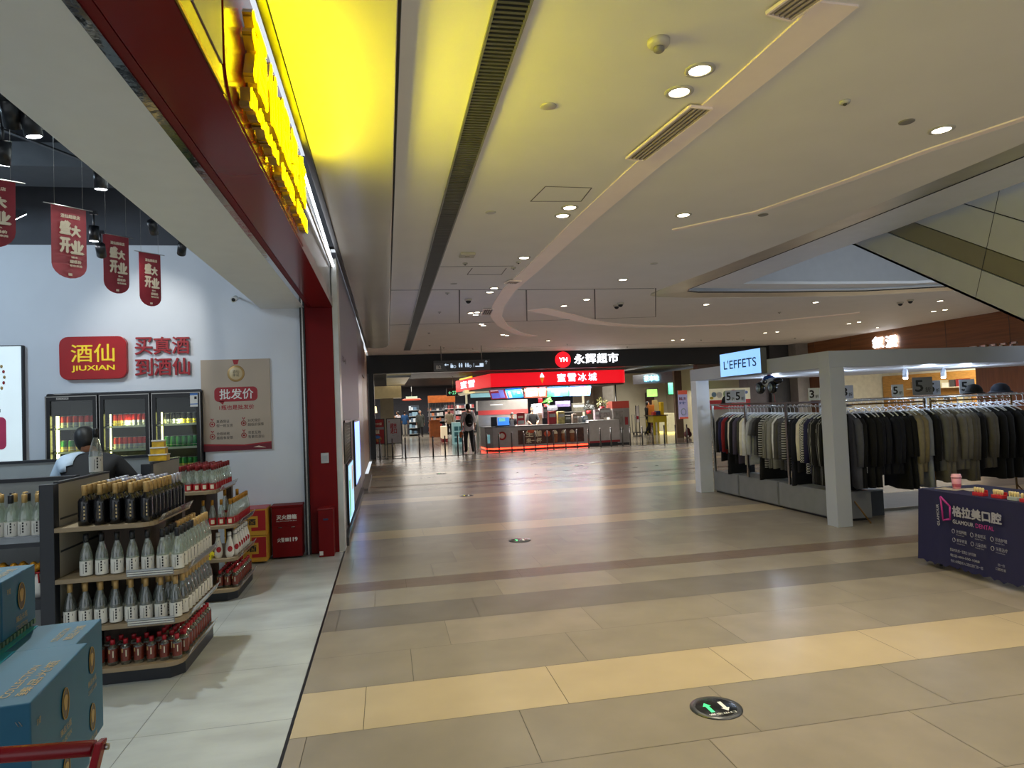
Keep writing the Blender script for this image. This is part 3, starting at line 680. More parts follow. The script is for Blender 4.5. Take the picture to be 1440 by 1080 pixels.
lamp('POINT', 'fridge_glow', (FX0 + .12, FY0 + .12, 1.2), 4, (1, .98, .5), .05); lamp('POINT', 'fridge_glow', (FX0 + dw * 1.5, FY0 + .12, 1.6), 4, (1, .98, .5), .05); lamp('POINT', 'fridge_glow', (FX0 + dw * 2.5, FY0 + .12, 1.6), 5, (1, .98, .5), .05)
def can(a, b_):
    t = thing('drink_can', 'x', 'can', (0, 0, 0))
    MB().lathe([(.026, 0), (.031, .006), (.031, .055), (.031, .1), (.027, .112)], (0, 0, 0), [b_, b_, a, a], 12).build('can_body', t)
    MB().lathe([(.0265, .112), (.0265, .116), (.024, .114)], (0, 0, 0), can_cols['silver'], 12).build('can_rim', t)
    return freeze(t)
CT = {k: can(can_cols[k[0]], can_cols[k[1]]) for k in [('red', 'silver'), ('red', 'gold'), ('green', 'green'), ('green', 'gold'), ('gold', 'gold'), ('blue', 'silver'), ('dark', 'yellow'), ('dark', 'silver')]}
plan = {(0, 0): [('red', 'silver')] * 6, (0, 1): [('green', 'gold')] * 5, (0, 2): [('gold', 'gold')] * 6, (1, 0): [('red', 'gold')] * 2 + [('red', 'silver')] * 5, (1, 1): [('red', 'silver')] * 7, (1, 2): [('gold', 'gold')] * 3 + [('blue', 'silver')] * 4,
        (2, 0): [('dark', 'silver')] * 3 + [('dark', 'yellow')] * 3, (2, 1): [('green', 'green')] * 6, (2, 2): [('green', 'gold')] * 6, (2, 3): [('gold', 'gold')] * 6, (1, 3): [('gold', 'gold')] * 6, (0, 3): [('gold', 'gold')] * 6}
for (d, li), seq_ in plan.items():
    z = FZ[li]; n = len(seq_)
    for k, kk in enumerate(seq_):
        x = FX0 + d * dw + .125 + (dw - .23) * k / max(1, n - 1); loc = (x, FY0 + .15, z)
        lab = '%s %s can, %s on the %s shelf behind the %s fridge door' % (kk[0], 'and ' + kk[1] if kk[0] != kk[1] else 'drink', nth(k), nth(li), nth(d))
        T = CT[kk]; sc = (1, 1, 1.25) if (d, li) in ((1, 0), (0, 0), (1, 1)) else (1.05, 1.05, 1.15)
        if T.name not in used: used.add(T.name); T.location = loc; T['label'] = lab; T['group'] = 'cans in the drinks fridge'; T.scale = sc
        else: dup(T, loc, random.uniform(0, 6), lab, 'cans in the drinks fridge', scale=sc)
# ---------------------------------------------------------------- wall graphics
YW = 8.15
t = thing('shop_sign', 'red rounded sign with yellow characters and latin letters on the white wall', 'sign', (-3.19, YW - .05, 2.09))
def rrect(x0, x1, z0, z1, r, y, n=5):
    P = []
    for cx, cz, a0 in ((x1 - r, z0 + r, -PI / 2), (x1 - r, z1 - r, 0), (x0 + r, z1 - r, PI / 2), (x0 + r, z0 + r, PI)):
        for i in range(n + 1): a = a0 + PI / 2 * i / n; P.append((cx + r * math.cos(a), y, cz + r * math.sin(a)))
    return P
m_signred = M('sign_red', 'a80d14', .3); m_yel = M('sign_yellow', 'e8c928', .4, emit='e8c928', es=.25)
b = MB(); b.slab(rrect(-3.51, -2.83, 2.10, 2.575, .09, YW - .06), (0, .06, 0), m_signred); b.build('board', t, bevel=.006)
MB().text('酒仙', (-3.39, YW - .06, 2.29), X3, Z3, .44, .2, m_yel, .008, .0015, 3).build('lettering', t)
MB().text('JIUXIAN', (-3.385, YW - .06, 2.18), X3, Z3, .435, .075, m_yel, .008, .002, 3).build('lettering', t)
m_cr = M('letter_red', '9c1620', .4)
for row, (z, bd) in enumerate(((2.36, '买真酒'), (2.12, '到酒仙'))):
    t = thing('wall_lettering', 'red raised characters, %s line of two beside the red shop sign' % ('upper', 'lower')[row], 'sign', (-2.48, YW - .03, z))
    for k, ch in enumerate(bd): MB().text(ch, (-2.755 + k * .195, YW - .015, z), X3, Z3, .185, .2, m_cr, .022, .0035, 3).build('character', t)
# beige wholesale price poster
t = thing('wall_poster', 'beige poster with medal and red price bubble hanging beside the fridge', 'poster', (-1.69, YW - .02, 1.23))
mpo = M('poster_beige', 'b3a390', .5, noise=.06, scale=1.5); px0, px1, pz0, pz1 = -2.07, -1.32, 1.235, 2.285; YP = YW - .02
b = MB(); b.box(px0, px1, YP, YW, pz0, pz1, mpo); b.build('board', t)
b = MB(); b.slab(rrect(px0 + .14, px1 - .14, 1.80, 1.965, .05, YP - .002), (0, .002, 0), m_cr); b.slab([(px0 + .18, YP - .002, 1.81), (px0 + .25, YP - .002, 1.81), (px0 + .23, YP - .002, 1.765)], (0, .002, 0), m_cr); b.build('price_bubble', t)
MB().text('批发价', (px0 + .195, YP - .002, 1.825), X3, Z3, .37, .12, m_porc, .001, .002).build('lettering', t)
MB().text('1瓶也是批发价', (px0 + .19, YP, 1.705), X3, Z3, .38, .055, m_cr, .001, .0012).build('lettering', t)
md = M('medal_gold', 'b08f5a', .4, .3); b = MB(); b.lathe([(.09, 0), (.095, .003)], (-1.69, YP - .004, 2.12), md, 28, 'y'); b.lathe([(.07, 0), (.072, .0015)], (-1.69, YP - .0055, 2.12), M('medal_pale', 'c9b58c', .4), 24, 'y'); b.slab([(-1.725, YP - .002, 2.28), (-1.655, YP - .002, 2.28), (-1.67, YP - .002, 2.225), (-1.71, YP - .002, 2.225)], (0, .002, 0), m_cr); b.build('medal', t)
MB().text('酒仙', (-1.725, YP - .0055, 2.125), X3, Z3, .07, .035, m_ink, .001).text('承诺', (-1.725, YP - .0055, 2.085), X3, Z3, .07, .035, m_ink, .001).build('lettering', t)
for i, (dx, z, a_, b_) in enumerate(((.08, 1.545, '真酒保证', '假一赔五倍'), (.42, 1.545, '30天保价', '超低价保障'), (.08, 1.405, '合规纳税', '瓶瓶有发票'), (.42, 1.405, '邻里互助', '有事找酒仙'))):
    c = MB(); c.tube([(px0 + dx + .03 + .026 * math.cos(a), YP - .002, z + .028 * math.sin(a)) for a in [j * PI / 6 for j in range(12)]], .004, m_cr, 5, closed=True); c.slab([(px0 + dx + .01, YP - .001, z + .065), (px0 + dx + .025, YP - .001, z + .065), (px0 + dx + .033, YP - .001, z + .035)], (0, .001, 0), m_cr); c.slab([(px0 + dx + .05, YP - .001, z + .065), (px0 + dx + .035, YP - .001, z + .065), (px0 + dx + .027, YP - .001, z + .035)], (0, .001, 0), m_cr); c.ball((px0 + dx + .03, YP - .001, z), (.012, .002, .012), m_cr, 8, 5); c.build('medal_icon', t)
    MB().text(a_, (px0 + dx + .075, YP, z + .012), X3, Z3, .14, .036, m_ink, .001).text(b_, (px0 + dx + .075, YP, z - .036), X3, Z3, .175, .036, m_ink, .001).build('lettering', t)
b = MB(); b.slab([(px0, YP - .002, pz0), (px1, YP - .002, pz0), (px1, YP - .002, pz0 + .085), (px0 + .45, YP - .002, pz0 + .06), (px0, YP - .002, pz0 + .085)], (0, .002, 0), M('poster_wine', '6f1424', .4)); b.slab([(px0, YP - .003, pz0 + .07), (px0 + .45, YP - .003, pz0 + .05), (px1, YP - .003, pz0 + .075), (px1, YP - .003, pz0 + .09), (px0 + .45, YP - .003, pz0 + .065), (px0, YP - .003, pz0 + .09)], (0, .001, 0), m_cr); b.slab([(px1 - .2, YP - .003, pz0 + .03), (px1 - .06, YP - .003, pz0 + .02), (px1 - .14, YP - .003, pz0 + .045)], (0, .001, 0), m_cream); b.build('ribbon_art', t)
# lit white poster at the edge of the view
t = thing('light_poster', 'pale lit poster with gold seal and pink panel beside the fridge', 'poster', (-4.3, YW - .04, 1.15))
mlp = M('poster_lit', 'e4f0f2', .5, emit='dff0f6', es=.45); b = MB(); b.box(-4.75, -3.88, YW - .05, YW, 1.1, 2.487, mlp); b.build('light_panel', t)
b = MB(); b.box(-3.885, -3.872, YW - .055, YW, 1.1, 2.492, m_dkgrey); b.box(-4.75, -3.88, YW - .055, YW, 2.485, 2.495, m_dkgrey); b.build('frame', t)
b = MB(); b.lathe([(.22, 0), (.225, .004)], (-4.32, YW - .056, 2.15), md, 32, 'y')
for i in range(28): a = 2 * PI * i / 28; b.ball((-4.32 + .27 * math.cos(a), YW - .053, 2.15 + .27 * math.sin(a)), (.014, .003, .02), m_cr if i % 2 else md, 6, 4)
b.build('gold_seal', t)
b = MB(); b.slab(rrect(-4.6, -4.04, 1.37, 1.72, .05, YW - .053), (0, .003, 0), M('pink_panel', 'cf3a63', .4)); b.build('pink_panel', t)
MB().text('免费送', (-4.5, YW - .054, 1.63), X3, Z3, .38, .07, m_porc, .001, .003).text('30分钟快送', (-4.5, YW - .054, 1.545), X3, Z3, .38, .05, m_porc, .001, .002).text('礼品团购', (-4.5, YW - .054, 1.475), X3, Z3, .38, .05, m_porc, .001, .002).text('酒水直销', (-4.5, YW - .054, 1.405), X3, Z3, .38, .05, m_porc, .001, .002).build('lettering', t)
MB().text('酒虽有劲', (-4.35, YW - .051, 1.83), X3, Z3, .24, .05, m_ink, .001).text('喝在酒仙', (-4.35, YW - .051, 1.77), X3, Z3, .26, .05, m_ink, .001).build('lettering', t)
# ---------------------------------------------------------------- hanging banners
m_ban = M('banner_red', '7d1220', .5, noise=.12, scale=8); m_bant = M('banner_cream', 'd8cbb0', .5)
def banner(pxs, pxt, pyt, pyb, Y, wd_, yaw, label):
    c = at_y((pxs + pxt) / 2, pyt, Y); h = (at_y(pxs, pyt, Y) - at_y(pxs, pyb, Y)).z * 1.0
    t = thing('hanging_banner', label, 'banner', tuple(c), 'red opening banners')
    U = Vector((math.cos(yaw), math.sin(yaw), 0)); N = U.cross(Z3)
    P = [(-wd_ / 2, 0), (-wd_ / 2, -h + wd_ * .45)] + [(wd_ / 2 * math.cos(PI + a), -h + wd_ * .45 + wd_ * .45 * math.sin(PI + a)) for a in [PI * i / 10 for i in range(1, 10)]] + [(wd_ / 2, -h + wd_ * .45), (wd_ / 2, 0)]
    q = MB(); F = lambda x, z, k=0: c + U * x + Z3 * z + N * (k + .012 * math.sin(z * 7))
    q.slab([F(x, z) for x, z in P], -N * .004, m_ban); q.build('cloth', t)
    L = lambda s_, x, z, w_, h_, bo: MB().text(s_, c + U * x + Z3 * z + N * .016, U, Z3, w_, h_, m_bant, .001, bo).build('lettering', t)
    w_ = wd_
    L('酒仙超级店', -.26 * w_, -.17 * h, .56 * w_, .055 * h, .001)
    L('盛', -.3 * w_, -.4 * h, .34 * w_, .2 * h, .006); L('大', .02 * w_, -.42 * h, .3 * w_, .17 * h, .006); L('开', -.3 * w_, -.66 * h, .32 * w_, .22 * h, .006); L('业', .0, -.66 * h, .4 * w_, .2 * h, .006)
    L('酒水', .02 * w_, -.72 * h, .2 * w_, .03 * h, .001); L('超低价', -.02 * w_, -.79 * h, .34 * w_, .05 * h, .002); L('等你来抢', -.02 * w_, -.84 * h, .36 * w_, .035 * h, .001)
    MB().slab([c + U * x + Z3 * z + N * .014 for x, z in ((-.06 * w_, -.965 * h), (.05 * w_, -.965 * h), (.05 * w_, -.93 * h), (-.06 * w_, -.93 * h))], N * .001, m_bant).build('badge', t)
    q = MB(); q.tube([c - U * (wd_ * .7), c + U * (wd_ * .7)], .004, m_steel, 6); q.build('hanging_rod', t)
    for sx in (-.4, .4): MB().tube([c + U * (wd_ * sx), Vector((c.x + U.x * wd_ * sx, c.y + U.y * wd_ * sx, 4.6))], .0012, m_steel, 4).build('wire', t)
banner(81, 112, 291, 392, 5.6, .24, .75, 'red opening banner with cream characters, largest of three whole ones')
banner(152, 174, 331, 413, 6.8, .23, .8, 'red opening banner with cream characters, middle of the three whole ones')
banner(200, 221, 356, 431, 7.35, .22, .8, 'red opening banner with cream characters, last of the three towards the wall')
banner(-34, 6, 250, 348, 4.7, .26, .6, 'red opening banner mostly cut off by the edge of the photo')
# ---------------------------------------------------------------- store ceiling: rails, pipes, spotlights
m_pipe = M('pipe_grey', '6d6f73', .45, .3); m_pipew = M('pipe_pale', '9a9da0', .45)
def pipe(name, label, a, b_, r, m, box=False):
    q = MB()
    if box:
        d = (Vector(b_) - Vector(a)).normalized(); n = d.cross(Z3).normalized() * r
        q.slab([Vector(a) - n, Vector(b_) - n, Vector(b_) + n, Vector(a) + n], (0, 0, r * .8), m)
    else: q.tube([a, b_], r, m, 8)
    return q.build(name, label=label, cat='pipe' if not box else 'rail')
pipe('light_track', 'dark lighting track running above the red banners', (-4.1, 3.5, 3.95), (-1.75, 8.1, 3.95), .018, m_black, True)
pipe('cable_tray', 'grey cable tray running over the fridge side of the store', (-4.4, 2.0, 4.25), (-1.7, 8.1, 4.25), .05, m_pipe, True)
pipe('light_track', 'pale lighting track next to the white soffit', (-2.9, 2.0, 4.1), (-1.6, 8.1, 3.75), .02, m_pipew, True)
for k, (yv, z, r, lab) in enumerate(((4.4, 4.35, .03, 'grey ceiling pipe crossing the store, first from the entrance'), (5.6, 4.35, .04, 'grey ceiling pipe crossing the store, second from the entrance'), (6.6, 4.3, .025, 'grey ceiling pipe crossing the store, third from the entrance'), (7.3, 4.3, .04, 'grey ceiling pipe crossing the store, fourth from the entrance'), (7.8, 4.2, .03, 'grey ceiling pipe crossing the store, last before the wall'))):
    pipe('ceiling_pipe', lab, (-8.5, yv, z), (-1.41, yv, z), r, m_pipe if k % 2 else m_pipew)
t = thing('air_duct', 'wide grey air duct across the dark store ceiling', 'duct', (-4, 7.2, 4.0)); b = MB(); b.box(-8.5, -2.6, 6.9, 7.5, 4.05, 4.28, M('duct_grey', '55585c', .5, .3)); b.build('duct_body', t); b = MB(); b.box(-2.61, -2.59, 6.88, 7.52, 4.03, 4.3, m_pipe); b.build('flange', t)
m_spot = M('spot_black', '111216', .35); m_lens = M('spot_lens', 'ffffff', .3, emit='f4f8ff', es=25)
def track_spot(px, py, Y, label, aim, on=True, L=.13, r=.04):
    c = at_y(px, py, Y); t = thing('track_spotlight', label, 'spotlight', tuple(c), 'track spotlights of the liquor store')
    d = (Vector(aim) - c).normalized(); a = c - d * L
    MB().tube([a, c], r, m_spot, 14).build('housing', t)
    MB().tube([c - d * .004, c + d * .002], r * .82, m_lens if on else m_liner, 14).build('lens', t)
    MB().tube([a + d * .03, a + Vector((0, 0, .12))], .008, m_spot, 6).box(a.x - .03, a.x + .03, a.y - .015, a.y + .015, a.z + .1, a.z + .13, m_spot).build('bracket', t)
    return c, d
spots = [(18, 178, 3.6, 'black track spotlight by the soffit edge, upper of a touching pair', (-2.5, 6, .5), False), (48, 192, 3.6, 'black track spotlight by the soffit edge, lower of a touching pair', (-1.2, 4.2, 0), True), (142, 266, 4.6, 'lit round spotlight shining beside the white soffit', (-1.8, 5, 0), True), (132, 339, 6.3, 'black track spotlight hanging between the first two banners', (-2.6, 6.6, 0), True),
         (143, 359, 6.5, 'black track spotlight tilted at the wall between two banners', (-2.9, 8.1, 2.2), False), (217, 327, 6.4, 'small black spotlight over the third banner', (-2.2, 8.0, 2.4), True), (255, 357, 7.0, 'small black spotlight washing the wall beside the soffit', (-2.4, 8.1, 2.3), True), (3, 232, 4.0, 'bright round spotlight at the very edge of the store', (-2.6, 5, 0), True)]
for s_ in spots: track_spot(*s_)
t = thing('flood_light', 'bright rectangular floodlight under the dark store ceiling', 'light', tuple(at_y(20, 305, 6.0)))
p = [at_y(6, 316, 6.0), at_y(37, 301, 6.0), at_y(26, 298, 6.4), at_y(4, 301, 6.4)]
MB().slab(p, (0, 0, .03), m_spot).build('housing', t); MB().slab([q - Z3 * .004 for q in p], (0, 0, .003), m_lens).build('lens', t)
# small camera on the wall under the soffit
c = at_y(331, 421, 7.95); t = thing('security_camera', 'small white bullet camera on the wall under the soffit', 'camera', tuple(c))
MB().tube([c + Vector((.0, .02, .02)), c + Vector((0, -.1, -.02))], .03, m_porc, 12).build('body', t); MB().tube([c + Vector((0, -.1, -.02)), c + Vector((0, -.103, -.0205))], .02, m_ink, 12).build('lens', t); MB().tube([c + Vector((0, .02, .02)), c + Vector((0, .2, .05))], .012, m_porc, 8).build('bracket', t)
# ---------------------------------------------------------------- red boxes by the entrance jamb
t = thing('extinguisher_box', 'red fire extinguisher cabinet with white characters against the white wall', 'fire box', (-1.15, 8.08, 0))
b = MB(); b.box(-1.31, -.985, 7.93, 8.14, .02, .58, m_redmat); b.build('box_body', t, bevel=.004); b = MB(); b.box(-1.32, -.975, 7.92, 8.145, .58, .6, m_redmat); b.build('lid', t, bevel=.004)
b = MB(); b.box(-1.305, -.99, 7.926, 7.93, .03, .37, m_redmat); d_ = b.build('door', t); MB().tube([(-1.24, 7.92, .355), (-1.20, 7.92, .355)], .004, m_steel, 6).tube([(-1.1, 7.92, .355), (-1.06, 7.92, .355)], .004, m_steel, 6).build('latch', d_)
MB().text('灭火器箱', (-1.26, 7.93, .44), X3, Z3, .22, .055, m_porc, .001, .0018).text('FIRE EXTINGUISHER BOX', (-1.26, 7.93, .418), X3, Z3, .22, .012, m_porc, .001).text('火警', (-1.255, 7.926, .19), X3, Z3, .08, .05, m_porc, .001, .0012).text('119', (-1.12, 7.926, .19), X3, Z3, .085, .05, m_porc, .001, .003).box(-1.17, -1.13, 7.9255, 7.926, .195, .235, m_porc).build('lettering', t)
m_carr = M('carton_yellow', 'c8932c', .55); m_carred = M('carton_red', 'a5161a', .5)
for k in range(2):
    z = .02 + k * .29; t = thing('liquor_carton', '%s of two yellow and red liquor cartons stacked beside the fire cabinet' % ('lower', 'upper')[k], 'carton', (-1.55, 7.9, z), 'yellow liquor cartons')
    b = MB(); b.box(-1.78, -1.345, 7.78, 8.12, z, z + .285, m_carr); b.build('box_body', t, bevel=.004)
    b = MB(); b.box(-1.78, -1.345, 7.779, 7.78, z + .01, z + .03, m_carr); b.box(-1.50, -1.35, 7.777, 7.78, z + .05, z + .27, m_carred); b.box(-1.60, -1.43, 7.775, 7.778, z + .09, z + .21, m_carr); b.lathe([(.022, 0), (.022, .002)], (-1.62, 7.777, z + .235), m_carred, 16, 'y'); b.build('print', t)
    MB().text('汾酒', (-1.66, 7.774, z + .115), X3, Z3, .21, .07, m_ink, .001, .002).build('lettering', t)
    if k: MB().box(-1.78, -1.345, 7.78, 8.12, z + .285, z + .29, M('carton_pink', 'b5545c', .5)).build('lid', t)
t = thing('red_cabinet', 'narrow red metal box with a blue slot at the foot of the red pillar', 'box', (-.72, 8.0, 0))
b = MB(); b.box(-.80, -.635, 7.87, 8.09, .0, .53, m_redmat); b.build('box_body', t, bevel=.004); b = MB(); b.box(-.805, -.63, 7.865, 8.09, .53, .545, m_red); b.build('lid', t); MB().box(-.745, -.69, 7.868, 7.87, .41, .43, M('slot_blue', '0d1a44', .3)).build('slot', t); MB().box(-.795, -.755, 7.866, 7.87, .02, .065, m_lab).build('paper_tag', t)
t = thing('switch_plate', 'grey metal key switch plate on the red pillar', 'switch', (-.7, 8.08, 1.0)); p = at_y(457, 644, 8.09)
b = MB(); b.box(p.x - .045, p.x + .045, 8.08, 8.09, p.z - .06, p.z + .06, m_steel); b.build('plate', t, bevel=.003); b = MB(); b.box(p.x - .02, p.x + .02, 8.075, 8.08, p.z - .03, p.z + .02, m_gpan); b.build('key_panel', t)
# ---------------------------------------------------------------- illuminated sign over the opening
t = thing('shop_sign', 'red sign panel with glowing yellow raised letters over the shop entrance', 'sign', (-.59, 4, 2.88))
m_sp = M('sign_panel_red', '7e1a14', .22, noise=.05); m_glow = M('letter_glow', 'fff000', .5, emit='fff200', es=SIGN); m_side = M('letter_side', '8a6a10', .4)
b = MB(); r_ = .16; P = [(2.73 + r_ - r_ * math.sin(a), 2.885 + r_ - r_ * math.cos(a)) for a in [PI / 2 * i / 8 for i in range(9)]]
P = [(y_, z_) for y_, z_ in P][::-1] if False else P
b.slab([(-.60, y_, z_) for y_, z_ in [(5.22, 2.885), (5.22, 3.6), (2.73, 3.6)] + P[::-1]], (.022, 0, 0), m_sp); b.build('panel', t)
def sign_row(items, z0, z1, bold):
    for body, y0, y1 in items:
        MB().text(body, (-.522, y0, z0), Y3, Z3, y1 - y0, z1 - z0, m_glow, .002, bold, 3).build('glowing_letter', t)
        MB().text(body, (-.568, y0, z0), Y3, Z3, y1 - y0, z1 - z0, m_side, .044, bold, 2).build('letter_return', t)
sign_row([(ch, 3.02 + .4 * i, 3.38 + .4 * i) for i, ch in enumerate('酒仙超级店')], 3.08, 3.42, .012)
sign_row([('JIUXIAN', 2.92, 3.68), ('SUPER', 3.80, 4.32), ('STORE', 4.44, 4.98)], 2.92, 3.015, .006)
t = thing('glow_strip', 'thin white glowing bar imitating a reflection along the shop front beyond the yellow letters', 'light', (-.55, 6.5, 3.33)); b = MB(); b.tube([(-.56, 5.26, 3.46), (-.56, 8.08, 3.36)], .012, M('reflection_glow', 'ffffff', .4, emit='f6f8ff', es=6), 8); b.build('tube', t); MB().box(-.585, -.57, 5.26, 8.08, 3.33, 3.36, m_gloss).build('housing', t)  # glowing tube and backing stand in for a bright reflection on the glossy facade
# ================================================================ FOREGROUND CARTONS, TROLLEY, FLOOR MARKERS
m_teal = M('carton_teal', '135a78', .5, noise=.06, scale=6); m_tape = M('tape_teal', '2a8a9c', .2, noise=.1); m_medal = M('medal_brown', '4a3a22', .45); m_gp = M('print_gold', 'a88a45', .45, .2)
ZT = .85; K = [at_z(43, 988, ZT), at_z(107, 905, ZT), at_z(158, 867, ZT)]
dirc = (K[2] - K[0]).normalized(); lft = Vector((-dirc.y, dirc.x, 0))      # along the boxes, and away to the store side
def carton(label, c0, L, W, z0, z1, top_text=True, group='blue liquor cartons', logos=2):
    t = thing('liquor_carton', label, 'carton', (c0.x, c0.y, z0), group)
    P = [c0, c0 + dirc * (L - .004), c0 + dirc * (L - .004) + lft * W, c0 + lft * W]
    MB().slab([Vector((p.x, p.y, z0)) for p in P], (0, 0, z1 - z0), m_teal).build('box_body', t, bevel=.004)
    N = -lft; h = z1 - z0; zc = Vector((c0.x, c0.y, 0))
    g = MB(); mid = zc + dirc * (L * .52) + N * .0015
    for i in range(logos):
        zz = z1 - h * (.27 + .5 * i) if logos > 1 else z1 - h * .42
        e = [mid + dirc * (.030 * math.cos(a)) + Z3 * (zz + .047 * math.sin(a)) for a in [2 * PI * j / 24 for j in range(24)]]
        g.slab(e, N * .0015, m_medal); e2 = [mid + N * .0016 + dirc * (.016 * math.cos(a) * (1 + .25 * math.sin(3 * a))) + Z3 * (zz + .003 + .027 * math.sin(a) * (1 + .15 * math.cos(2 * a))) for a in [2 * PI * j / 16 for j in range(16)]]
        g.slab(e2, N * .001, m_gp)
        g.tube([mid + N * .002 + dirc * (.030 * math.cos(a)) + Z3 * (zz + .047 * math.sin(a)) for a in [2 * PI * j / 24 for j in range(24)]], .0015, m_gp, 4, closed=True)
    g.build('medallion', t)
    x = MB()
    for i in range(logos):
        zz = z1 - h * (.27 + .5 * i) if logos > 1 else z1 - h * .42
        x.text('臻品光瓶', mid + N * .001 - dirc * .05 + Z3 * (zz - .085), dirc, Z3, .10, .022, m_gp, .001); x.text('COLLECTION', mid + N * .001 - dirc * .05 + Z3 * (zz - .112), dirc, Z3, .10, .015, m_gp, .001)
        x.text('珍藏', zc + dirc * .035 + N * .0015 + Z3 * (zz + .03), dirc, Z3, .03, .02, m_gp, .001)
    x.build('lettering', t)
    if top_text:
        tp = Vector((c0.x, c0.y, z1 + .001)); x = MB()
        x.text('臻品光瓶', tp + lft * (.03) + dirc * .06, dirc, lft, L * .55, .03, m_gp, .001); x.text('COLLECTION', tp + lft * .075 + dirc * .06, dirc, lft, L * .5, .022, m_gp, .001); x.build('top_lettering', t)
        MB().slab([tp + lft * (W * .42), tp + dirc * (L - .004) + lft * (W * .42), tp + dirc * (L - .004) + lft * (W * .58), tp + lft * (W * .58)], (0, 0, .001), m_tape).build('tape', t)
    s = MB(); F = -dirc
    for i in range(5):
        for k in range(2):
            q = c0 + lft * (.02 + .008 * k) + F * .001; q = Vector((q.x, q.y, z1 - .06 - i * .075)); s.tube([q, q + lft * .008 + Z3 * .014], .0012, m_steel, 4)
    s.build('staple', t)
    e = MB(); q = Vector((c0.x, c0.y, 0)) + F * .0015
    e.tube([q + lft * .12 + Z3 * (z1 - .09), q + lft * .45 + Z3 * (z1 - .09), q + lft * .45 + Z3 * (z0 + .1), q + lft * .12 + Z3 * (z0 + .1)], .0025, m_gp, 4, closed=True); e.build('printed_frame', t)
    return t
zb = .44
carton('blue liquor carton with gold medallions, closest to the trolley', K[0], (K[1] - K[0]).length, .5, zb, ZT)
carton('blue liquor carton with gold medallions, behind the first towards the shelves', K[1], (K[2] - K[1]).length, .5, zb, ZT - .002)
u0 = at_z(51, 876, ZT) ; ub = u0 - dirc * .30
carton('blue liquor carton lying on top of the stack, half out of the photo', ub, .30, .5, ZT + .022, 1.075, True, 'blue liquor cartons', 1)
carton('blue liquor carton on top of the stack, cut off by the photo edge', ub - dirc * .36, .355, .5, ZT + .022, 1.07, False, 'blue liquor cartons', 1)
t = thing('carton_tray', 'dark green corrugated tray under the upper blue cartons', 'tray', tuple(ub)); b = MB()
q0 = ub - dirc * .36; q1 = u0
b.slab([Vector((p.x, p.y, ZT)) for p in (q0 + lft * .012, q1 + lft * .012, q1 + lft * .49, q0 + lft * .49)], (0, 0, .02), M('tray_green', '1d3a33', .6)); b.build('tray_body', t)
r_ = MB()
for i in range(22): p = q0 + (q1 - q0) * (i / 21.5) ; r_.slab([Vector((p.x, p.y, ZT + .001)) + lft * .002, Vector((p.x, p.y, ZT + .001)) + dirc * .016 + lft * .002, Vector((p.x, p.y, ZT + .001)) + dirc * .016 + lft * .012, Vector((p.x, p.y, ZT + .001)) + lft * .012], (0, 0, .018), M('tray_rib', '4d6b55', .6))
r_.build('ribs', t)
t = thing('display_plinth', 'grey display plinth under the blue cartons', 'plinth', (K[1].x, K[1].y, 0))
P = [K[0] + lft * .06 + dirc * .02, K[2] + lft * .06 - dirc * .03, K[2] + lft * .48 - dirc * .03, K[0] + lft * .48 + dirc * .02]
MB().prism([(p.x, p.y) for p in P], .02, zb - .002, m_gpan).build('plinth_body', t, bevel=.004); MB().prism([(p.x, p.y) for p in [P[0] + lft * .02, P[1] + lft * .02, P[2] - lft * .02, P[3] - lft * .02]], 0, .02, m_navy).build('kick_strip', t)
# red trolley handle in the very front corner
t = thing('shopping_trolley', 'red-handled metal shopping trolley at the corner by the blue cartons', 'trolley', (-.75, 1.35, 0))
m_tr = M('trolley_red', '7d0f1b', .25); h0 = Vector((-1.15, 1.49, .985)); h1 = at_z(132, 1052, .985)
MB().tube([h0, h1], .0145, m_tr, 14).build('handle', t)
br = MB(); e = h1 + Vector((.012, 0, 0)); br.slab([e + Vector((-.006, .014, .012)), e + Vector((-.006, -.012, .014)), e + Vector((-.006, -.16, -.14)), e + Vector((-.006, -.13, -.15))], (.014, 0, 0), m_tr); k_ = br.build('handle_bracket', t, bevel=.003)
MB().tube([e + Vector((.006, 0, 0)), e + Vector((.014, 0, 0))], .006, m_steel, 10).build('bolt', k_)
b = MB(); x0, x1, ya, yb_ = -1.15, e.x, .62, 1.32
for i in range(12): xx = x0 + (x1 - x0) * i / 11; b.tube([(xx, yb_, .5), (xx, yb_, .85)], .0025, m_steel, 5)
for z in (.5, .62, .74, .85): b.tube([(x0, ya, z), (x1, ya, z), (x1, yb_, z), (x0, yb_, z)], .004, m_steel, 6, closed=True)
for i in range(9): yv = ya + (yb_ - ya) * i / 8; b.tube([(x1, yv, .85), (x1, yv, .5), (x0, yv, .5), (x0, yv, .85)], .0025, m_steel, 5)
b.tube([e + Vector((0, -.15, -.145)), (x1, yb_ - .1, .5), (x1, yb_ - .05, .12)], .01, m_steel, 8); b.tube([(x0, yb_ - .05, .5), (x0, yb_ - .05, .12)], .01, m_steel, 8); b.tube([(x1, ya + .05, .5), (x1, ya + .05, .12)], .01, m_steel, 8); b.tube([(x0, ya + .05, .5), (x0, ya + .05, .12)], .01, m_steel, 8)
b.build('basket_frame', t)
for xx in (x0, x1):
    for yv in (ya + .05, yb_ - .05): MB().lathe([(.05, -.012), (.055, -.006), (.055, .006), (.05, .012)], (xx, yv, .056), m_black, 14, 'x').tube([(xx, yv, .056), (xx, yv, .13)], .008, m_steel, 6).build('caster', t)
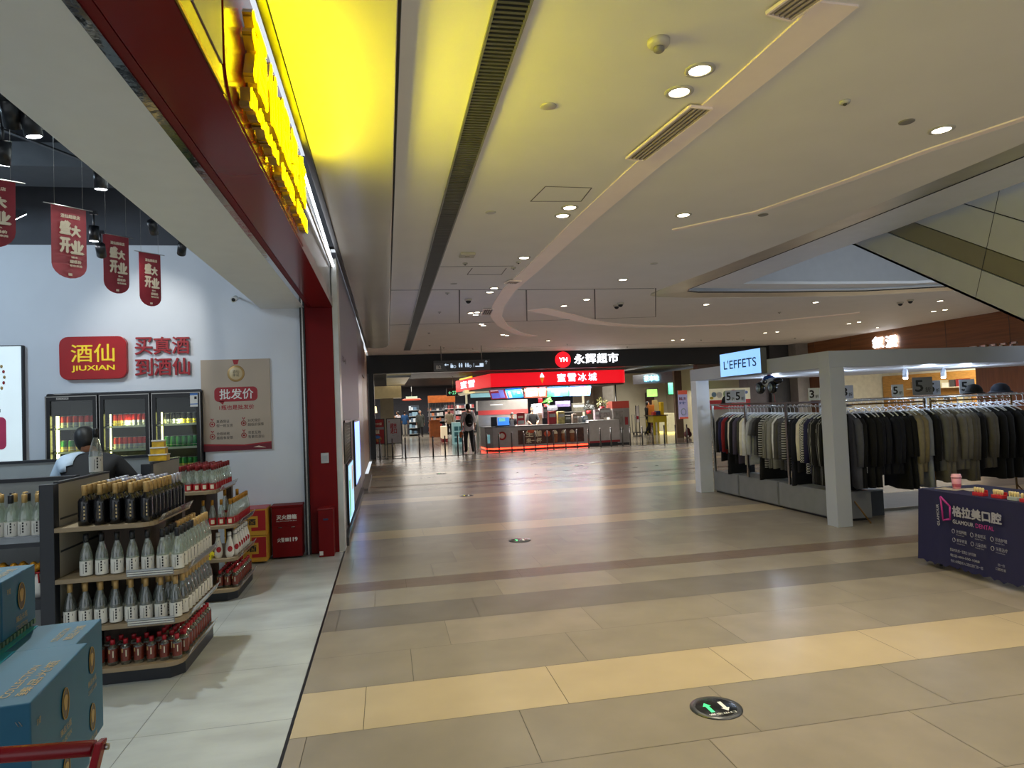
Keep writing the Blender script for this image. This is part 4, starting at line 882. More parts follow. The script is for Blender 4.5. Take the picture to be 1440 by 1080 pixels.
# glowing exit markers in the floor
m_arrg = M('arrow_green', '3fd07a', .4, emit='3fe08a', es=.9); m_arrw = M('arrow_white', 'd8d8c8', .4, emit='d8d8c8', es=.35); m_disc = M('disc_black', '0c0e0e', .2); m_ringm = M('disc_ring', '55575a', .3, .6)
def exit_marker(px, py, label, r=.133, rot=0, yellow=False):
    c = at_z(px, py, 0); t = thing('floor_exit_marker', label, 'floor marker', (c.x, c.y, 0), 'exit markers set in the mall floor')
    MB().lathe([(r, 0), (r, .004), (r * .8, .006)], (c.x, c.y, 0), m_ringm, 32).build('rim', t); MB().lathe([(r * .8, .0055), (r * .78, .0065)], (c.x, c.y, 0), m_disc, 32).build('face', t)
    def arrow(dx, up, m):
        s = 1 if up else -1; A = [(0, .55), (.27, .2), (.12, .2), (.12, -.5), (-.12, -.5), (-.12, .2), (-.27, .2)]
        pts = [Vector((c.x + (dx + x) * r * .62, c.y + s * yv * r * .75, .0067)) for x, yv in A]
        MB().slab(pts if up else pts[::-1], (0, 0, .0008), m).build('arrow', t)
    arrow(-.5, True, M('arrow_yellow', 'd8d030', .4, emit='d8d030', es=.8) if yellow else m_arrg); arrow(.5, False, m_arrw)
    MB().text('安全出口', (c.x - r * .55, c.y - r * .62, .0067), X3, Y3, r * 1.1, r * .14, m_arrw, .0004).build('lettering', t)
exit_marker(1007, 996, 'round floor exit marker with green and white arrows, largest one')
exit_marker(731, 760, 'round floor exit marker halfway across the hall, second largest')
exit_marker(656, 697, 'floor exit marker glowing yellow on a beige stripe', yellow=True)
exit_marker(813, 654.5, 'dark floor exit marker below the drinks counter'); exit_marker(620, 666, 'floor exit marker near the supermarket entrance')
# ---------------------------------------------------------------- dental promotion table
XT, YA, YB, TZ = 4.82, 5.42, 3.9, .695
t = thing('promotion_table', 'folding table hidden under the navy dental clinic cloth', 'table', (5.15, 4.7, 0))
MB().box(XT + .015, 5.42, YB + .02, YA - .02, TZ - .03, TZ - .004, m_porc).build('table_top', t)
for xx, yv in ((XT + .1, YA - .1), (5.35, YA - .1), (XT + .1, YB + .1), (5.35, YB + .1)): MB().tube([(xx, yv, 0), (xx, yv, TZ - .03)], .016, m_steel, 8).build('leg', t)
m_cl = M('cloth_navy', '0c0b3a', .75, noise=.10, scale=3); m_clt = M('cloth_print', '8f8e9a', .7); m_mag = M('cloth_magenta', 'a3267a', .7)
t = thing('tablecloth', 'navy printed cloth of a dental clinic draped over the promotion table', 'tablecloth', (5.1, 4.7, 0))
b = MB(); W0 = XT; n = 44; rowz = [TZ + .002, TZ - .03, .5, .3, .12, .03]
# long front with shallow folds, the far end, and the top
def fx(yv, z): k = (TZ - z) / TZ; return W0 - .02 * k + .012 * k * math.sin(yv * 19) - .012 * k * math.sin(yv * 7 + 1)
vs = []
for z in rowz:
    for i in range(n + 1):
        yv = YA + (YB - YA) * i / n; k = (TZ - z) / TZ
        vs.append((fx(yv, z), yv + (.03 * k if i == 0 else 0), z + (.02 + .012 * math.sin(i * 2.2) if z == rowz[-1] else 0)))
fs_ = [(r * (n + 1) + i, r * (n + 1) + i + 1, (r + 1) * (n + 1) + i + 1, (r + 1) * (n + 1) + i) for r in range(len(rowz) - 1) for i in range(n)]
b.add(vs, fs_, m_cl, True)
vs = [];
for z in rowz:
    for i in range(17):
        x = XT + (5.46 - XT) * i / 16; k = (TZ - z) / TZ; vs.append((x - (.02 * k if i == 0 else 0) + (.02 * k if i == 16 else 0), YA + .03 * k + .012 * k * math.sin(x * 22), z + (.02 + .01 * math.sin(i * 2.2) if z == rowz[-1] else 0)))
b.add(vs, [(r * 17 + i + 1, r * 17 + i, (r + 1) * 17 + i, (r + 1) * 17 + i + 1) for r in range(len(rowz) - 1) for i in range(16)], m_cl, True)
b.poly([(XT, YA, TZ + .002), (XT, YB, TZ + .002), (5.46, YB, TZ + .002), (5.46, YA, TZ + .002)], m_cl); b.build('cloth', t)
NY = Vector((0, -1, 0)); XF = XT - .034
lt = lambda s_, yv, z, w_, h_, m=m_clt, bo=0: MB().text(s_, (XF - .004 - .012 * 0, yv, z), NY, Z3, w_, h_, m, .001, bo, 2).build('lettering', t)
lt('格拉美口腔', 5.015, .505, .475, .095, m_clt, .004); lt('GLAMOUR', 5.015, .445, .21, .035, m_clt, .001); lt('DENTAL', 4.785, .445, .17, .035, m_mag)
MB().text('GLAMOUR', (XF - .004, 5.155, .40), Z3, Y3, .19, .028, m_clt, .001, .001).build('lettering', t)
lg = MB(); A = [(5.13, .66), (5.035, .585), (5.04, .475), (5.115, .455)]
for i in range(4): p, q = A[i], A[(i + 1) % 4]; lg.tube([(XF - .004, p[0], p[1]), (XF - .004, q[0], q[1])], .008, m_mag, 6)
lg.build('clinic_logo', t)
for i, (yv, z, s_) in enumerate(((4.985, .365, '牙齿种植'), (4.80, .365, '牙齿矫正'), (4.61, .365, '牙齿护理'), (4.985, .29, '美学修复'), (4.80, .29, '儿童齿科'), (4.61, .29, '牙周治疗'))):
    lt(s_, yv, z, .105, .03); lt('Dental Care', yv, z - .018, .08, .01)
    MB().tube([(XF - .004, yv + .03 + .014 * math.cos(a), z + .012 + .018 * math.sin(a)) for a in [j * PI / 5 for j in range(10)]], .002, m_clt, 4, closed=True).build('tooth_icon', t)
for i, s_ in enumerate(('营业时间:周一至周日 全年无休', '电话:400-000-1088', '地址:永辉超市入口旁口腔门诊一层')): lt(s_, 5.06, .20 - .048 * i, .26 + .03 * i, .026)
lt('扫一扫', 4.60, .17, .06, .022); lt('口腔检查', 4.62, .135, .09, .022)
# things on the table
m_pink = M('cup_pink', 'c98796', .5, noise=.12, scale=18)
c = at_z(1373, 686, TZ + .002); c = Vector((5.05, c.y, TZ + .003)); t = thing('paper_cup', 'pink patterned paper cup with lid on the navy table', 'cup', tuple(c))
MB().lathe([(.03, 0), (.031, .002), (.04, .105)], c, m_pink, 18).build('cup_body', t); MB().lathe([(.043, .105), (.043, .115), (.039, .118), (.037, .135), (.035, .136)], c, M('lid_pink', 'd59aa6', .4), 18).build('lid', t); MB().lathe([(.0335, .02), (.0365, .05)], c, M('cup_print', 'a64b62', .5, noise=.3, scale=40), 18, cap=False).build('printed_band', t)
m_tooth = M('tooth_cream', 'd8c48e', .35, noise=.1); m_mred = M('model_red', 'b0242c', .4)
def tooth_box(label, x, yv, n_, w=.05, body=m_mred):
    z = TZ + .003; t = thing('tooth_model', label, 'dental model', (x, yv, z), 'tooth models on the table')
    MB().box(x - .03, x + .03, yv - w, yv + w, z, z + .028, body).box(x + .02, x + .03, yv - w, yv + w, z + .028, z + .05, body).build('model_base', t, bevel=.003)
    for i in range(n_):
        yy_ = yv - w * .75 + 1.5 * w * i / (n_ - 1); MB().lathe([(.005, 0), (.008, .012), (.0105, .03), (.008, .042), (.004, .044)], (x - .008, yy_, z + .026), m_tooth, 8).build('tooth', t)
tooth_box('red tooth model with four cream teeth beside the pink cup', 4.89, 4.83, 4); tooth_box('red tooth model with a row of small teeth, second from the cup', 4.90, 4.66, 5)
tooth_box('pale tooth model in front of the round lamp', 4.90, 4.52, 4, .045, M('model_pale', '9fa8aa', .3)); tooth_box('red and white tooth model at the end of the row', 4.88, 4.40, 3, .04)
for i, (x, yv, rz, lab) in enumerate(((5.0, 5.25, .2, 'grey leaflet lying by the far table corner'), (5.1, 5.12, -.3, 'cream leaflet lying beside the pink cup'))):
    p = [Vector((x, yv, TZ + .004 + .003 * i)) + Vector((a * math.cos(rz) - q * math.sin(rz), a * math.sin(rz) + q * math.cos(rz), 0)) for a, q in ((-.07, -.1), (.07, -.1), (.07, .1), (-.07, .1))]
    b = MB(); b.slab(p, (0, 0, .002), M('leaflet', 'a39a8a', .6, noise=.2, scale=30)); b.build('leaflet', label=lab, cat='leaflet', group='leaflets on the table')
c = Vector((5.22, 4.42, TZ + .003)); t = thing('desk_lamp', 'round pale mirror lamp standing behind the tooth models', 'lamp', tuple(c))
MB().lathe([(.0, -.01), (.13, -.01), (.135, 0), (.13, .012), (0, .014)], c + Vector((0, 0, .12)), M('lamp_pale', 'a6a391', .4), 32, 'x').build('disc', t); MB().lathe([(.06, 0), (.06, .012), (.01, .02)], c, m_porc, 18).build('foot', t)
t = thing('tissue_pack', 'clear tissue pack lying behind the tooth models', 'tissues', (5.05, 4.45, TZ + .003)); MB().box(5.0, 5.1, 4.36, 4.53, TZ + .003, TZ + .05, g_acr).build('wrapper', t, bevel=.01); MB().box(5.01, 5.09, 4.37, 4.52, TZ + .006, TZ + .044, M('tissue_cream', 'c9b892', .7)).build('tissue_stack', t, bevel=.008)
# ================================================================ CLOTHES KIOSK
m_kw = M('kiosk_white', 'a9aeb9', .45, noise=.02, scale=3); m_kl = M('kiosk_lining', 'd5d9e2', .4, noise=.02)
KX, KY0, KY1, KZ0, KZ1 = 5.28, 7.21, 10.96, 1.93, 2.13
t = thing('clothes_kiosk', 'white open-frame clothes kiosk with posts and deep roof beam', 'kiosk', (7.5, 9, 0))
b = MB(); b.box(KX, KX + .2, KY0, KY0 + .2, 0, KZ0, m_kw); b.build('post', t, bevel=.003)
b = MB(); b.box(KX, KX + .24, KY1 - .2, KY1, 0, KZ0, m_kl); b.build('post', t, bevel=.003)
b = MB(); b.box(10.6, 10.8, KY0, KY0 + .2, 0, KZ0, m_kw); b.build('post', t, bevel=.003)
b = MB(); b.box(KX, KX + .2, KY0 + .2, KY1, KZ0, KZ1, m_kw); b.build('roof_beam', t, bevel=.002)
b = MB(); b.box(KX, 10.8, KY0, KY0 + .2, KZ0, KZ1, m_kw); b.build('roof_beam', t, bevel=.002)
b = MB(); b.prism([(KX + .2, KY0 + .2), (10.8, KY0 + .2), (10.8, 8.0), (9.61, 9.26), (8.32, 10.9), (KX + .2, KY1)], KZ0 + .003, KZ0 + .04, m_kl); b.build('soffit', t)
# row of low drawer cabinets under the side rack
for i, (ya, yb) in enumerate(((10.76, 9.94), (9.92, 8.83), (8.81, 7.5))):
    t = thing('drawer_cabinet', 'grey low cabinet under the clothes rack, %s from the far post' % nth(i), 'cabinet', (5.75, (ya + yb) / 2, 0), 'grey cabinets under the side rack')
    MB().box(5.53, 5.98, yb, ya, .03, .368, M('cabinet_grey', '77797a', .4)).build('cabinet_body', t, bevel=.004); MB().box(5.56, 5.95, yb + .02, ya - .02, 0, .03, m_black).build('plinth', t); MB().box(5.522, 5.53, yb + .01, ya - .01, .04, .36, M('cabinet_grey', '77797a', .4)).build('drawer_front', t, bevel=.002)
t = thing('garment_rail', 'silver garment rail along the hall side of the kiosk', 'clothes rail', (5.6, 9.1, .37))
b = MB(); b.box(5.48, 5.51, 7.45, 10.66, 1.495, 1.52, m_steel); b.build('top_bar', t)
for i, yv in enumerate((10.62, 9.56, 8.48, 7.5)): MB().box(5.482, 5.508, yv - .02, yv + .02, .37, 1.495, m_steel).build('upright', t)
MB().tube([(5.74, 7.45, 1.45), (5.74, 10.66, 1.45)], .012, m_steel, 10).build('hanging_rod', t)
for yv in (10.62, 9.05, 7.5): MB().tube([(5.5, yv, 1.5), (5.74, yv, 1.45)], .008, m_steel, 6).build('bracket', t)
t = thing('garment_rail', 'brass garment rail across the front of the kiosk', 'clothes rail', (7, 7.55, 0)); m_brs = M('brass_rail', '8a6b45', .3, .8)
MB().tube([(5.72, 7.6, 1.46), (6.93, 7.6, 1.46)], .011, m_brs, 10).build('hanging_rod', t); MB().tube([(7.02, 7.6, 1.46), (8.28, 7.6, 1.46), (8.28, 7.6, 1.5)], .011, m_brs, 10).build('hanging_rod', t)
for x in (6.93, 7.02, 8.28): MB().tube([(x, 7.6, .02), (x, 7.6, 1.5)], .013, m_brs, 10).build('upright', t)
MB().tube([(5.72, 7.6, 1.46), (5.72, 7.6, .36), (5.8, 7.30, .0)], .011, m_brs, 10).build('leg', t); MB().tube([(5.72, 7.6, .36), (5.7, 7.95, .0)], .011, m_brs, 10).build('leg', t); MB().tube([(8.28, 7.6, .3), (8.35, 7.35, 0)], .011, m_brs, 10).build('leg', t)
MB().box(5.7, 8.3, 7.52, 7.68, 1.52, 1.535, g_acr).build('top_shelf', t)
# ---- garments and hangers
def Mstripe(name, a, b_, kind='wave', scale=20, dirn='Z', thresh=.5):
    if name in MATS: return MATS[name]
    m = M(name, a, .85); nt = m.node_tree; p = nt.nodes['Principled BSDF']; tc = nt.nodes['Texture Coordinate']
    if kind == 'wave': w_ = nt.nodes.new('ShaderNodeTexWave'); w_.bands_direction = dirn; w_.inputs['Scale'].default_value = scale; out = w_.outputs['Fac']
    else: w_ = nt.nodes.new('ShaderNodeTexBrick'); w_.inputs['Scale'].default_value = scale; out = w_.outputs['Fac']
    if kind == 'check': w_ = nt.nodes.new('ShaderNodeTexChecker'); w_.inputs['Scale'].default_value = scale; out = w_.outputs['Fac']
    rp = nt.nodes.new('ShaderNodeValToRGB'); rp.color_ramp.interpolation = 'CONSTANT'; rp.color_ramp.elements[0].color = lin(a); rp.color_ramp.elements[1].color = lin(b_); rp.color_ramp.elements[1].position = thresh
    nt.links.new(tc.outputs['Object'], w_.inputs['Vector']); nt.links.new(out, rp.inputs[0]); nt.links.new(rp.outputs[0], p.inputs['Base Color']); return m
F = lambda n_, c_: M('cloth_' + n_, c_, .9, noise=.12, scale=12)
m_gar = F('template', '222222')
def garment(name, L, sw, hw, sl, th, open_=False, seed=0):
    """a garment on its hanger: width along x, thickness along y, neck at the origin"""
    rnd = random.Random(seed); b = MB(); n = 20
    lev = [(0, .05, .02), (-.02, .09, .025), (-.06, sw, .03), (-.14, sw * 1.0, th * .8), (-.3, sw * .98, th), (-L * .5, (sw + hw) / 2, th * 1.05), (-L * .75, hw * .98, th * 1.1), (-L, hw, th * 1.1)]
    ph = [rnd.uniform(0, 6) for _ in range(3)]; vs = []
    for z, w, t_ in lev:
        k = -z / L
        for i in range(n):
            a = 2 * PI * i / n; c_, s_ = math.cos(a), math.sin(a)
            x = w * (abs(c_) ** .7) * (1 if c_ > 0 else -1); yv = t_ * (abs(s_) ** .8) * (1 if s_ > 0 else -1)
            yv += k * .016 * math.sin(x * 38 + ph[0] + k * 2) + k * .01 * math.sin(x * 71 + ph[1]); vs.append((x, yv, z + (.012 * math.sin(x * 20 + ph[2]) if z == -L else 0)))
    fs_ = [(r * n + i, (r + 1) * n + i, (r + 1) * n + (i + 1) % n, r * n + (i + 1) % n) for r in range(len(lev) - 1) for i in range(n)] + [tuple(range(n)), tuple(range(len(lev) * n - 1, (len(lev) - 1) * n - 1, -1))]
    b.add(vs, fs_, m_gar, True)
    for s_ in (-1, 1):
        pts = [(s_ * sw * .86, 0, -.075), (s_ * sw * 1.1, .0, -.14), (s_ * (sw + .045), .006, -.14 - sl * .45), (s_ * (sw + .05 + rnd.uniform(-.02, .02)), .012, -.12 - sl)]
        b.tube(pts, [.04, .05, .045, .036 if sl > .3 else .055], m_gar, 9)
    return b.build(name, origin=(0, 0, 0))
GT = {'shirt': garment('shirt', .66, .19, .2, .5, .035, seed=1), 'jacket': garment('jacket', .78, .2, .21, .52, .045, seed=2), 'tee': garment('t_shirt', .62, .19, .2, .2, .032, seed=3), 'coat': garment('coat', .92, .205, .24, .54, .05, seed=4), 'dress': garment('dress', .98, .18, .25, .45, .045, seed=5)}
b = MB(); m_hang = M('hanger_white', 'e2e6ee', .35, noise=.02)
b.tube([(0, 0, .01), (0, 0, .07), (.02, 0, .1), (.0, 0, .125), (-.018, 0, .112)], .0035, m_hang, 6); b.tube([(-.185, 0, -.058), (-.1, 0, -.012), (0, 0, .012), (.1, 0, -.012), (.185, 0, -.058)], .007, m_hang, 6); b.tube([(-.18, 0, -.06), (.18, 0, -.06)], .004, m_hang, 5)
HT = b.build('clothes_hanger', origin=(0, 0, 0))
m_tagw = M('tag_white', 'd9d9d6', .6)
gfirst = set()
def hang(kind, mat, loc, rz, label, group, hlabel, tagged=False, hgroup='white clothes hangers', sc=1):
    T = GT[kind]
    if kind not in gfirst: gfirst.add(kind); g = T; g.location = loc; g.rotation_euler = (0, 0, rz); g['label'] = label; g['group'] = group
    else: g = dup(T, loc, rz, label, group)
    g['category'] = {'shirt': 'shirt', 'jacket': 'jacket', 'tee': 't-shirt', 'coat': 'coat', 'dress': 'dress'}[kind]
    g.material_slots[0].link = 'OBJECT'; g.material_slots[0].material = mat; g.scale = (1, 1, sc)
    if 'h' not in gfirst: gfirst.add('h'); h = HT; h.location = loc; h.rotation_euler = (0, 0, rz); h['label'] = hlabel; h['group'] = hgroup; h['category'] = 'hanger'
    else: h = dup(HT, loc, rz, hlabel, hgroup)
    h.location = (loc[0], loc[1], loc[2] + .012)
    if tagged:
        b = MB(); q = MB(); b.slab([(-.04, -.012, 0), (.03, -.012, 0), (.03, -.012, -.085), (-.04, -.012, -.085)], (0, -.002, 0), m_tagw)
        for i in range(3): b.slab([(-.03, -.0145, -.02 - i * .02), (.02, -.0145, -.02 - i * .02), (.02, -.0145, -.03 - i * .02), (-.03, -.0145, -.03 - i * .02)], (0, -.001, 0), m_ink)
        o = b.build('price_tag', origin=(0, 0, 0)); o.parent = g; o.location = (-.14, -.06, -.66 if kind != 'tee' else -.6); o.rotation_euler = (0, 0, -.7)
    return g
houn = Mstripe('cloth_houndstooth', '121212', 'cfcfc8', 'check', 60); plaid = Mstripe('cloth_plaid', '1a1a1c', '8f8f8c', 'brick', 9, thresh=.6); stripe = Mstripe('cloth_striped', '1d1d1f', 'a5a5a0', 'wave', 9, 'Z'); gplaid = Mstripe('cloth_grey_plaid', '6c6c68', '9c9c96', 'brick', 12, thresh=.5); dots = Mstripe('cloth_dotted', '232429', '5b5c60', 'check', 90)
side_seq = [('jacket', F('black', '09090b'), 'black jacket'), ('shirt', F('navy', '1c2140'), 'navy shirt'), ('shirt', F('red', '7b1016'), 'dark red shirt'), ('dress', F('black', '09090b'), 'black dress'), ('shirt', F('ivory', 'cfc9b6'), 'ivory blouse'), ('jacket', F('black', '09090b'), 'black cardigan'), ('jacket', F('plum', '4a4354'), 'plum grey jacket'),
            ('shirt', F('olive', '3f4035'), 'olive shirt'), ('jacket', F('cream', 'd9d6c0'), 'cream knitted jacket'), ('jacket', F('white', 'd7d9da'), 'white jacket'), ('shirt', F('pale_grey', 'b0b4b8'), 'pale grey shirt'), ('tee', F('grey', '65676b'), 'grey short-sleeved top'), ('tee', F('charcoal', '2e2e31'), 'charcoal short-sleeved top'), ('dress', F('black', '09090b'), 'long black dress'),
            ('jacket', stripe, 'black and white striped top'), ('jacket', gplaid, 'grey plaid jacket'), ('jacket', F('silver', '8a8a85'), 'silver grey jacket'), ('shirt', F('white', 'd7d9da'), 'white shirt with dark collar'), ('jacket', F('taupe_dark', '4b4a47'), 'dark taupe jacket'), ('jacket', dots, 'dark dotted blouse'), ('jacket', stripe, 'fine striped dark shirt'), ('dress', F('ink', '10121d'), 'ink navy dress'),
            ('jacket', F('ink', '10121d'), 'ink navy jacket'), ('shirt', F('ivory', 'cfc9b6'), 'ivory edged cardigan'), ('jacket', houn, 'houndstooth jacket'), ('jacket', F('navy', '1c2140'), 'navy scarf jacket'), ('coat', plaid, 'black plaid coat'), ('coat', F('black', '09090b'), 'black wool coat'), ('coat', plaid, 'dark checked long coat'), ('dress', F('black', '09090b'), 'black long dress'), ('coat', F('black', '09090b'), 'black coat')]
ns = len(side_seq)
for i, (k, m, nm) in enumerate(side_seq):
    yv = 10.5 - (10.5 - 7.58) * i / (ns - 1)
    hang(k, m, (5.74, yv, 1.34), PI + random.uniform(-.1, .1), '%s, %s from the far post on the side rail' % (nm, nth(i)), 'clothes on the side rail', 'white hanger carrying the %s, %s on the side rail' % (nm, nth(i)), i in (13, 15, 17, 21, 25, 26, 28))
front_seq = [('coat', F('grey_coat', '55565c'), 'grey edge coat')] + [('coat', F('black', '09090b'), 'black coat')] * 3 + [('jacket', F('ink', '10121d'), 'ink black jacket')] * 4 + [('dress', F('black', '09090b'), 'long black coat')] * 2 + [('coat', F('sand', '8d836b'), 'sand coloured coat'), ('jacket', F('beige', '8a7d5e'), 'beige jacket'), ('dress', F('mist', '8b8f94'), 'long pale grey dress'), ('jacket', F('black', '09090b'), 'black jacket'), ('jacket', F('ash', '6c6c68'), 'ash grey jacket')] \
    + [('coat', F('khaki', '716b5f'), 'khaki grey coat')] * 2 + [('jacket', F('stone', '79746a'), 'stone grey jacket')] * 2 + [('coat', F('taupe', '5f5a50'), 'taupe coat')] * 2 + [('jacket', F('black', '09090b'), 'black jacket')] + [('jacket', F('taupe', '5f5a50'), 'taupe jacket')] * 2 + [('coat', F('black', '09090b'), 'black coat')] * 5
nf = len(front_seq)
for i, (k, m, nm) in enumerate(front_seq):
    x = 5.79 + (8.22 - 5.79) * i / (nf - 1)
    hang(k, m, (x, 7.6, 1.345), PI / 2 + random.uniform(-.25, .1), '%s, %s from the corner post on the front rail' % (nm, nth(i)), 'clothes on the front rail', 'white hanger carrying the %s, %s on the front rail' % (nm, nth(i)), i in (1, 3, 8))
# spare hangers packed on a rail behind
t = thing('garment_rail', 'inner garment rail packed with white hangers behind the front rail', 'clothes rail', (7, 8.3, 0)); MB().tube([(5.9, 8.3, 1.5), (9.4, 8.3, 1.5)], .012, m_steel, 8).build('hanging_rod', t)
for x in (5.9, 7.6, 9.4): MB().tube([(x, 8.3, 0), (x, 8.3, 1.5)], .014, m_steel, 8).build('upright', t)
for i in range(30): dup(HT, (6.0 + i * .112, 8.3, 1.39), PI / 2 + random.uniform(-.3, .3), 'empty white hanger, %s from the corner on the inner rail' % nth(i), 'empty hangers on the inner rail')
# white storage cubes on the kiosk floor
t = thing('display_cube', 'dark grey box under the front clothes rail beside the corner post', 'box', (6.14, 7.85, 0)); MB().box(5.95, 6.34, 7.72, 8.05, 0, .32, M('cube_slate', '3a4048', .5)).build('box_body', t, bevel=.004); MB().box(5.95, 6.34, 7.72, 8.05, .32, .335, M('cube_top', '8d97a0', .4)).build('lid', t)
t = thing('floor_mirror', 'grey framed panel lying flat under the clothes', 'panel', (6.9, 8.2, 0)); MB().box(6.4, 8.6, 8.0, 9.2, 0, .03, M('panel_slate', '5b6062', .4)).build('board', t); MB().box(6.4, 8.6, 7.98, 8.0, 0, .035, m_steel).build('trim', t)
# ---- lit name box on the beam
t = thing('name_light_box', 'pale blue lit box sign standing out from the kiosk beam', 'sign', (5.24, 9.1, 1.94)); m_nb = M('lightbox_blue', '9ecbff', .4, emit='8cc4ff', es=.95)
MB().box(5.19, 5.28, 8.545, 9.70, 1.94, 2.30, M('box_side', '5e5e5c', .4)).build('box_body', t); MB().box(5.185, 5.19, 8.55, 9.695, 1.945, 2.295, m_nb).build('lit_face', t)
MB().text("L'EFFETS", (5.183, 9.58, 2.05), NY, Z3, .93, .135, M('print_slate', '22466b', .5), .0015, .002, 3).build('lettering', t)
# ---- discount cards
m_card = M('card_white', 'c3cad8', .5)
def card(label, c, U, w, h, s1, s2, m=m_card):
    c = Vector(c); U = Vector(U); N = U.cross(Z3); t = thing('discount_card', label, 'price card', tuple(c), 'discount cards on the clothes rails')
    MB().slab([c - U * w / 2, c + U * w / 2, c + U * w / 2 + Z3 * h, c - U * w / 2 + Z3 * h], -N * .006, m).build('card', t); MB().slab([c - U * w * .4 - N * .03, c + U * w * .4 - N * .03, c + U * w * .4 + N * .01, c - U * w * .4 + N * .01], -Z3 * .008, g_acr).build('foot', t)
    MB().text(s1, c - U * w * .38 + Z3 * h * .18 + N * .001, U, Z3, w * .42, h * .66, m_ink, .001, .004).build('lettering', t)
    if s2: MB().text(s2, c + U * w * .12 + Z3 * h * .16 + N * .001, U, Z3, w * .3, h * .28, m_ink, .001, .0006).build('lettering', t)
Ux = Vector((.9, -.43, 0)).normalized(); Uy = Vector((.45, -.89, 0)).normalized()
card('white card reading 3 on the side rail by the corner post', (5.56, 7.93, 1.535), Uy, .16, .16, '3', '折')
card('white card reading 3 on the front rail beside the corner post', (5.80, 7.6, 1.54), Ux, .15, .17, '3', '折'); card('white card reading 5 on the front rail, small one', (6.54, 7.6, 1.54), Ux, .14, .155, '5', '折')
card('large grey card reading 5 above the brass rail uprights', (6.90, 7.58, 1.545), Ux, .235, .235, '5', '折', M('card_grey', '6f7073', .5)); card('white card reading 5 just beside the large grey card', (7.13, 7.64, 1.54), Ux, .15, .19, '5', '折'); card('white card reading 5 half hidden behind a black hat', (7.66, 7.66, 1.54), Ux, .18, .19, '5', '折')
card('white card reading 5 near the far post, first of two', (5.58, 10.15, 1.535), Uy, .2, .2, '5', '折'); card('white card reading 5 near the far post, second of two', (5.58, 9.85, 1.535), Uy, .2, .2, '5', '折')
def hat(label, c, r, col):
    t = thing('knit_hat', label, 'hat', tuple(c), 'dark hats on the clothes rails'); c = Vector(c); m = F(col, {'black': '09090b', 'navy_hat': '1b2230'}[col]); 
    MB().lathe([(r * 1.0, 0), (r * 1.02, .03), (r * .92, .07), (r * .6, .11), (.01, .125)], c, m, 16).build('crown', t); MB().lathe([(r * 1.25, -.004), (r * 1.28, .004), (r * 1.0, .02)], c, m, 18).build('brim', t)
hat('black hat on the front rail hiding part of a discount card', (7.66, 7.56, 1.54), .1, 'black'); hat('dark navy hat at the end of the front rail', (8.12, 7.6, 1.54), .11, 'navy_hat'); hat('black hat on the side rail near the far post', (5.6, 10.34, 1.525), .07, 'black')
# ---- foil balloon shaped like a toy off-road car, on a red string
c = Vector((5.6, 9.0, 1.79)); t = thing('foil_balloon', 'blue and white toy car foil balloon floating below the kiosk beam', 'balloon', tuple(c), None); m_fb = M('foil_blue', '2e63b0', .2, .4); m_fw = M('foil_white', 'd2d8e2', .2, .3); m_fk = M('foil_black', '15171b', .2, .2); m_fg = M('foil_grey', '8fa0a8', .2, .4)
MB().ball(c + Vector((0, 0, .03)), (.08, .24, .075), m_fw).ball(c + Vector((0, .03, .075)), (.07, .13, .06), m_fb).ball(c + Vector((-.03, -.24, .04)), (.05, .11, .05), m_fk).ball(c + Vector((-.03, .25, -.02)), (.05, .07, .06), m_fk).ball(c + Vector((-.02, -.2, .07)), (.04, .05, .02), M('foil_yellow', 'b8bf4a', .3)).build('car_body', t)
for yv in (.17, -.15):
    w_ = MB(); w_.lathe([(.03, -.035), (.085, -.03), (.095, 0), (.085, .03), (.03, .035)], c + Vector((-.06, yv, -.05)), m_fk, 18, 'x'); w_.build('wheel', t); MB().lathe([(.06, -.04), (.055, -.036)], c + Vector((-.06, yv, -.05)), m_fg, 16, 'x').build('hub_cap', t)
MB().ball(c + Vector((-.07, .03, .035)), (.02, .08, .03), m_fk).ball(c + Vector((-.075, .07, .04)), (.02, .02, .012), m_fw, 8, 6).ball(c + Vector((-.075, -.01, .04)), (.02, .02, .012), m_fw, 8, 6).build('printed_grille', t); MB().ball(c + Vector((0, .03, .135)), (.02, .03, .015), m_cap_r, 8, 6).build('beacon', t)
MB().tube([c + Vector((0, 0, -.06)), c + Vector((.02, -.06, -.17)), c + Vector((.0, -.1, -.275))], .003, m_cap_r, 5).build('string', t)
# ---- kiosk spotlights
for i, (x, yv, lab) in enumerate(((5.75, 8.0, 'round recessed spotlight in the kiosk soffit by the corner post'), (8.1, 7.8, 'round recessed spotlight in the kiosk soffit above the brass rail'))):
    t = thing('kiosk_downlight', lab, 'ceiling light', (x, yv, KZ0), 'downlights in the kiosk'); MB().lathe([(.06, 0), (.06, -.008), (.045, -.006)], (x, yv, KZ0 + .003), m_porc, 20, cap=False).build('rim', t); MB().lathe([(.045, -.004), (.045, -.003)], (x, yv, KZ0 + .003), m_lens, 20).build('lens', t)
for i, (x, yv) in enumerate(((6.4, 8.6), (7.2, 8.2), (8.2, 8.6), (6.0, 9.8))):
    t = thing('kiosk_spotlight', 'white swivel spotlight under the kiosk soffit, %s one' % nth(i), 'spotlight', (x, yv, KZ0), 'swivel spotlights in the kiosk'); a = Vector((x, yv, KZ0 - .03)); d = Vector((-.3, -.3, -.8)).normalized()
    MB().tube([a, a + d * .13], .035, m_kl, 14).build('housing', t); MB().tube([a + d * .128, a + d * .132], .03, m_lens, 14).build('lens', t); MB().tube([(x, yv, KZ0 + .003), a], .01, m_kl, 6).build('stem', t)
